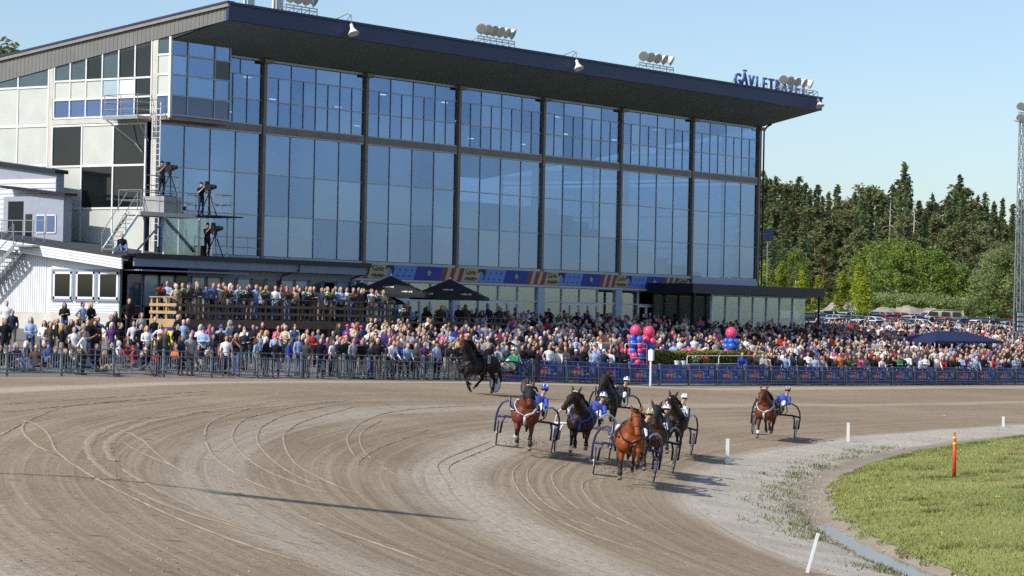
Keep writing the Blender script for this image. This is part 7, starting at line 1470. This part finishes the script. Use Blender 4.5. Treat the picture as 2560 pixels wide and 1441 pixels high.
# grass blades
m_bld, t, b = newmat('grass blades'); a_ = nd(t, 'ShaderNodeAttribute'); a_.attribute_name = 'col'; t.links.new(a_.outputs['Color'], b.inputs['Base Color']); b.inputs['Roughness'].default_value = .7; b.inputs['Specular IOR Level'].default_value = .2
tr_ = nd(t, 'ShaderNodeBsdfTranslucent'); t.links.new(a_.outputs['Color'], tr_.inputs[0]); mx = nd(t, 'ShaderNodeMixShader'); mx.inputs[0].default_value = .3; t.links.new(b.outputs[0], mx.inputs[1]); t.links.new(tr_.outputs[0], mx.inputs[2]); t.links.new(mx.outputs[0], t.nodes['Material Output'].inputs[0])
def blades(name, T_, S_, hmin, hmax, wid, cols, label, seed):
    r = np.random.default_rng(seed); n = len(T_); x, y = xy_of(T_, S_); z = ground(x, y) + .01; h = r.uniform(hmin, hmax, n); a = r.uniform(0, 6.28, n); ln = r.normal(size=(n, 2)) * h[:, None] * .45; w_ = wid * r.uniform(.6, 1.4, n)
    v = np.empty((n, 3, 3)); v[:, 0] = np.stack([x + np.cos(a) * w_, y + np.sin(a) * w_, z], 1); v[:, 1] = np.stack([x - np.cos(a) * w_, y - np.sin(a) * w_, z], 1); v[:, 2] = np.stack([x + ln[:, 0], y + ln[:, 1], z + h], 1)
    me = bpy.data.meshes.new(name); me.vertices.add(3 * n); me.vertices.foreach_set('co', v.reshape(-1)); me.loops.add(3 * n); me.loops.foreach_set('vertex_index', np.arange(3 * n, dtype=np.int32)); me.polygons.add(n); me.polygons.foreach_set('loop_start', np.arange(n, dtype=np.int32) * 3); me.update(calc_edges=True)
    c = np.array(cols); f = np.clip(.5 + .35 * hash2(x * .35, y * .35) + .25 * hash2(x * 1.3 + 5, y * 1.3) + r.normal(size=n) * .25, 0, .999); k = f * (len(c) - 1); i = k.astype(int); q = (k - i)[:, None]; cc_ = c[i] * (1 - q) + c[np.minimum(i + 1, len(c) - 1)] * q
    at = me.attributes.new('col', 'FLOAT_COLOR', 'FACE'); at.data.foreach_set('color', np.concatenate([cc_, np.ones((n, 1))], 1).reshape(-1)); me.materials.append(m_bld); tag(link(bpy.data.objects.new(name, me)), label, 'grass', kind='stuff')
r = np.random.default_rng(8); n = 150000; T_ = -88 + 92 * r.uniform(size=n) ** 1.25; S_ = -3.45 - 20 * r.uniform(size=n) ** 1.3; S_ += .18 * hash2(T_ * 1.1, S_ * 0 + 2)
m_ = 26000; pk = r.integers(0, 260, m_); pt, pS = -86 + 88 * r.uniform(size=260) ** 1.2, -3.5 - 17 * r.uniform(size=260)
blades('grass_tufts', pt[pk] + r.normal(size=m_) * .22, np.minimum(pS[pk] + r.normal(size=m_) * .2, -3.4), .05, .15, .012, [L(84, 96, 44), L(120, 128, 66), L(150, 146, 98), L(150, 122, 96)], 'longer tufts and dry patches in the infield grass', 5)
blades('infield_grass', T_, S_, .03, .085, .014, [L(100, 112, 54), L(128, 140, 70), L(150, 160, 86), L(168, 170, 106), L(176, 170, 124)], 'sunlit infield grass', 1)
n = 4000; ct = r.uniform(-82, -22, 130); cs_ = -2.6 + np.abs(r.normal(size=130)) * .7; k = r.integers(0, 130, n); blades('verge_weeds', ct[k] + r.normal(size=n) * .55, np.clip(cs_[k] + r.normal(size=n) * .16, -3.2, -.3), .03, .1, .013, [L(92, 96, 58), L(112, 118, 66), L(138, 134, 88)], 'sparse weeds growing in the gravel verge', 2)
dn = []; mb = MB()
for _ in range(420):
    t_ = -86 + 90 * r.uniform() ** 1.2; s_ = -3.6 - 18 * r.uniform() ** 1.1; x, y = map(float, xy_of(t_, s_))
    if hash2(x * .25, y * .25) < -.1: continue
    z = gz(x, y) + .1; mb.ball((x, y, z), (.028, .028, .014), 6, 4)
tag(mb.build('dandelions', mat('dandelion yellow', L(226, 200, 50), .7, var=.15)), 'yellow dandelion heads dotted in the infield grass', 'dandelions', kind='stuff')
# floodlight mast outside the frame whose shadow crosses the track
P = ray_ground(1115, 1296); hm_ = 23.0; kx = hm_ / math.tan(SUN_EL); bx, by = P[0] + math.cos(SUN_AZ) * kx, P[1] + math.sin(SUN_AZ) * kx; bz = gz(bx, by) * 0 - .3
g = thing('track_lamp_post', 'tall track floodlight post standing left of the view', 'lamp post', (bx, by, bz)); hm2 = P[2] + hm_ - bz
MB().cyl((bx, by, bz), (bx, by, bz + hm2), .1, .07, 10).build('pole', M['galv'], g); MB().bb(bx - .7, bx + .7, by - .06, by + .06, bz + hm2 - .15, bz + hm2).build('crossbar', M['galv'], g)
for e in (-.5, 0, .5): MB().cyl((bx + e, by, bz + hm2 - .3), (bx + e, by - .3, bz + hm2 - 3.2), .16, .2, 10).build('lamp', M['white'], g)
finish_labels()
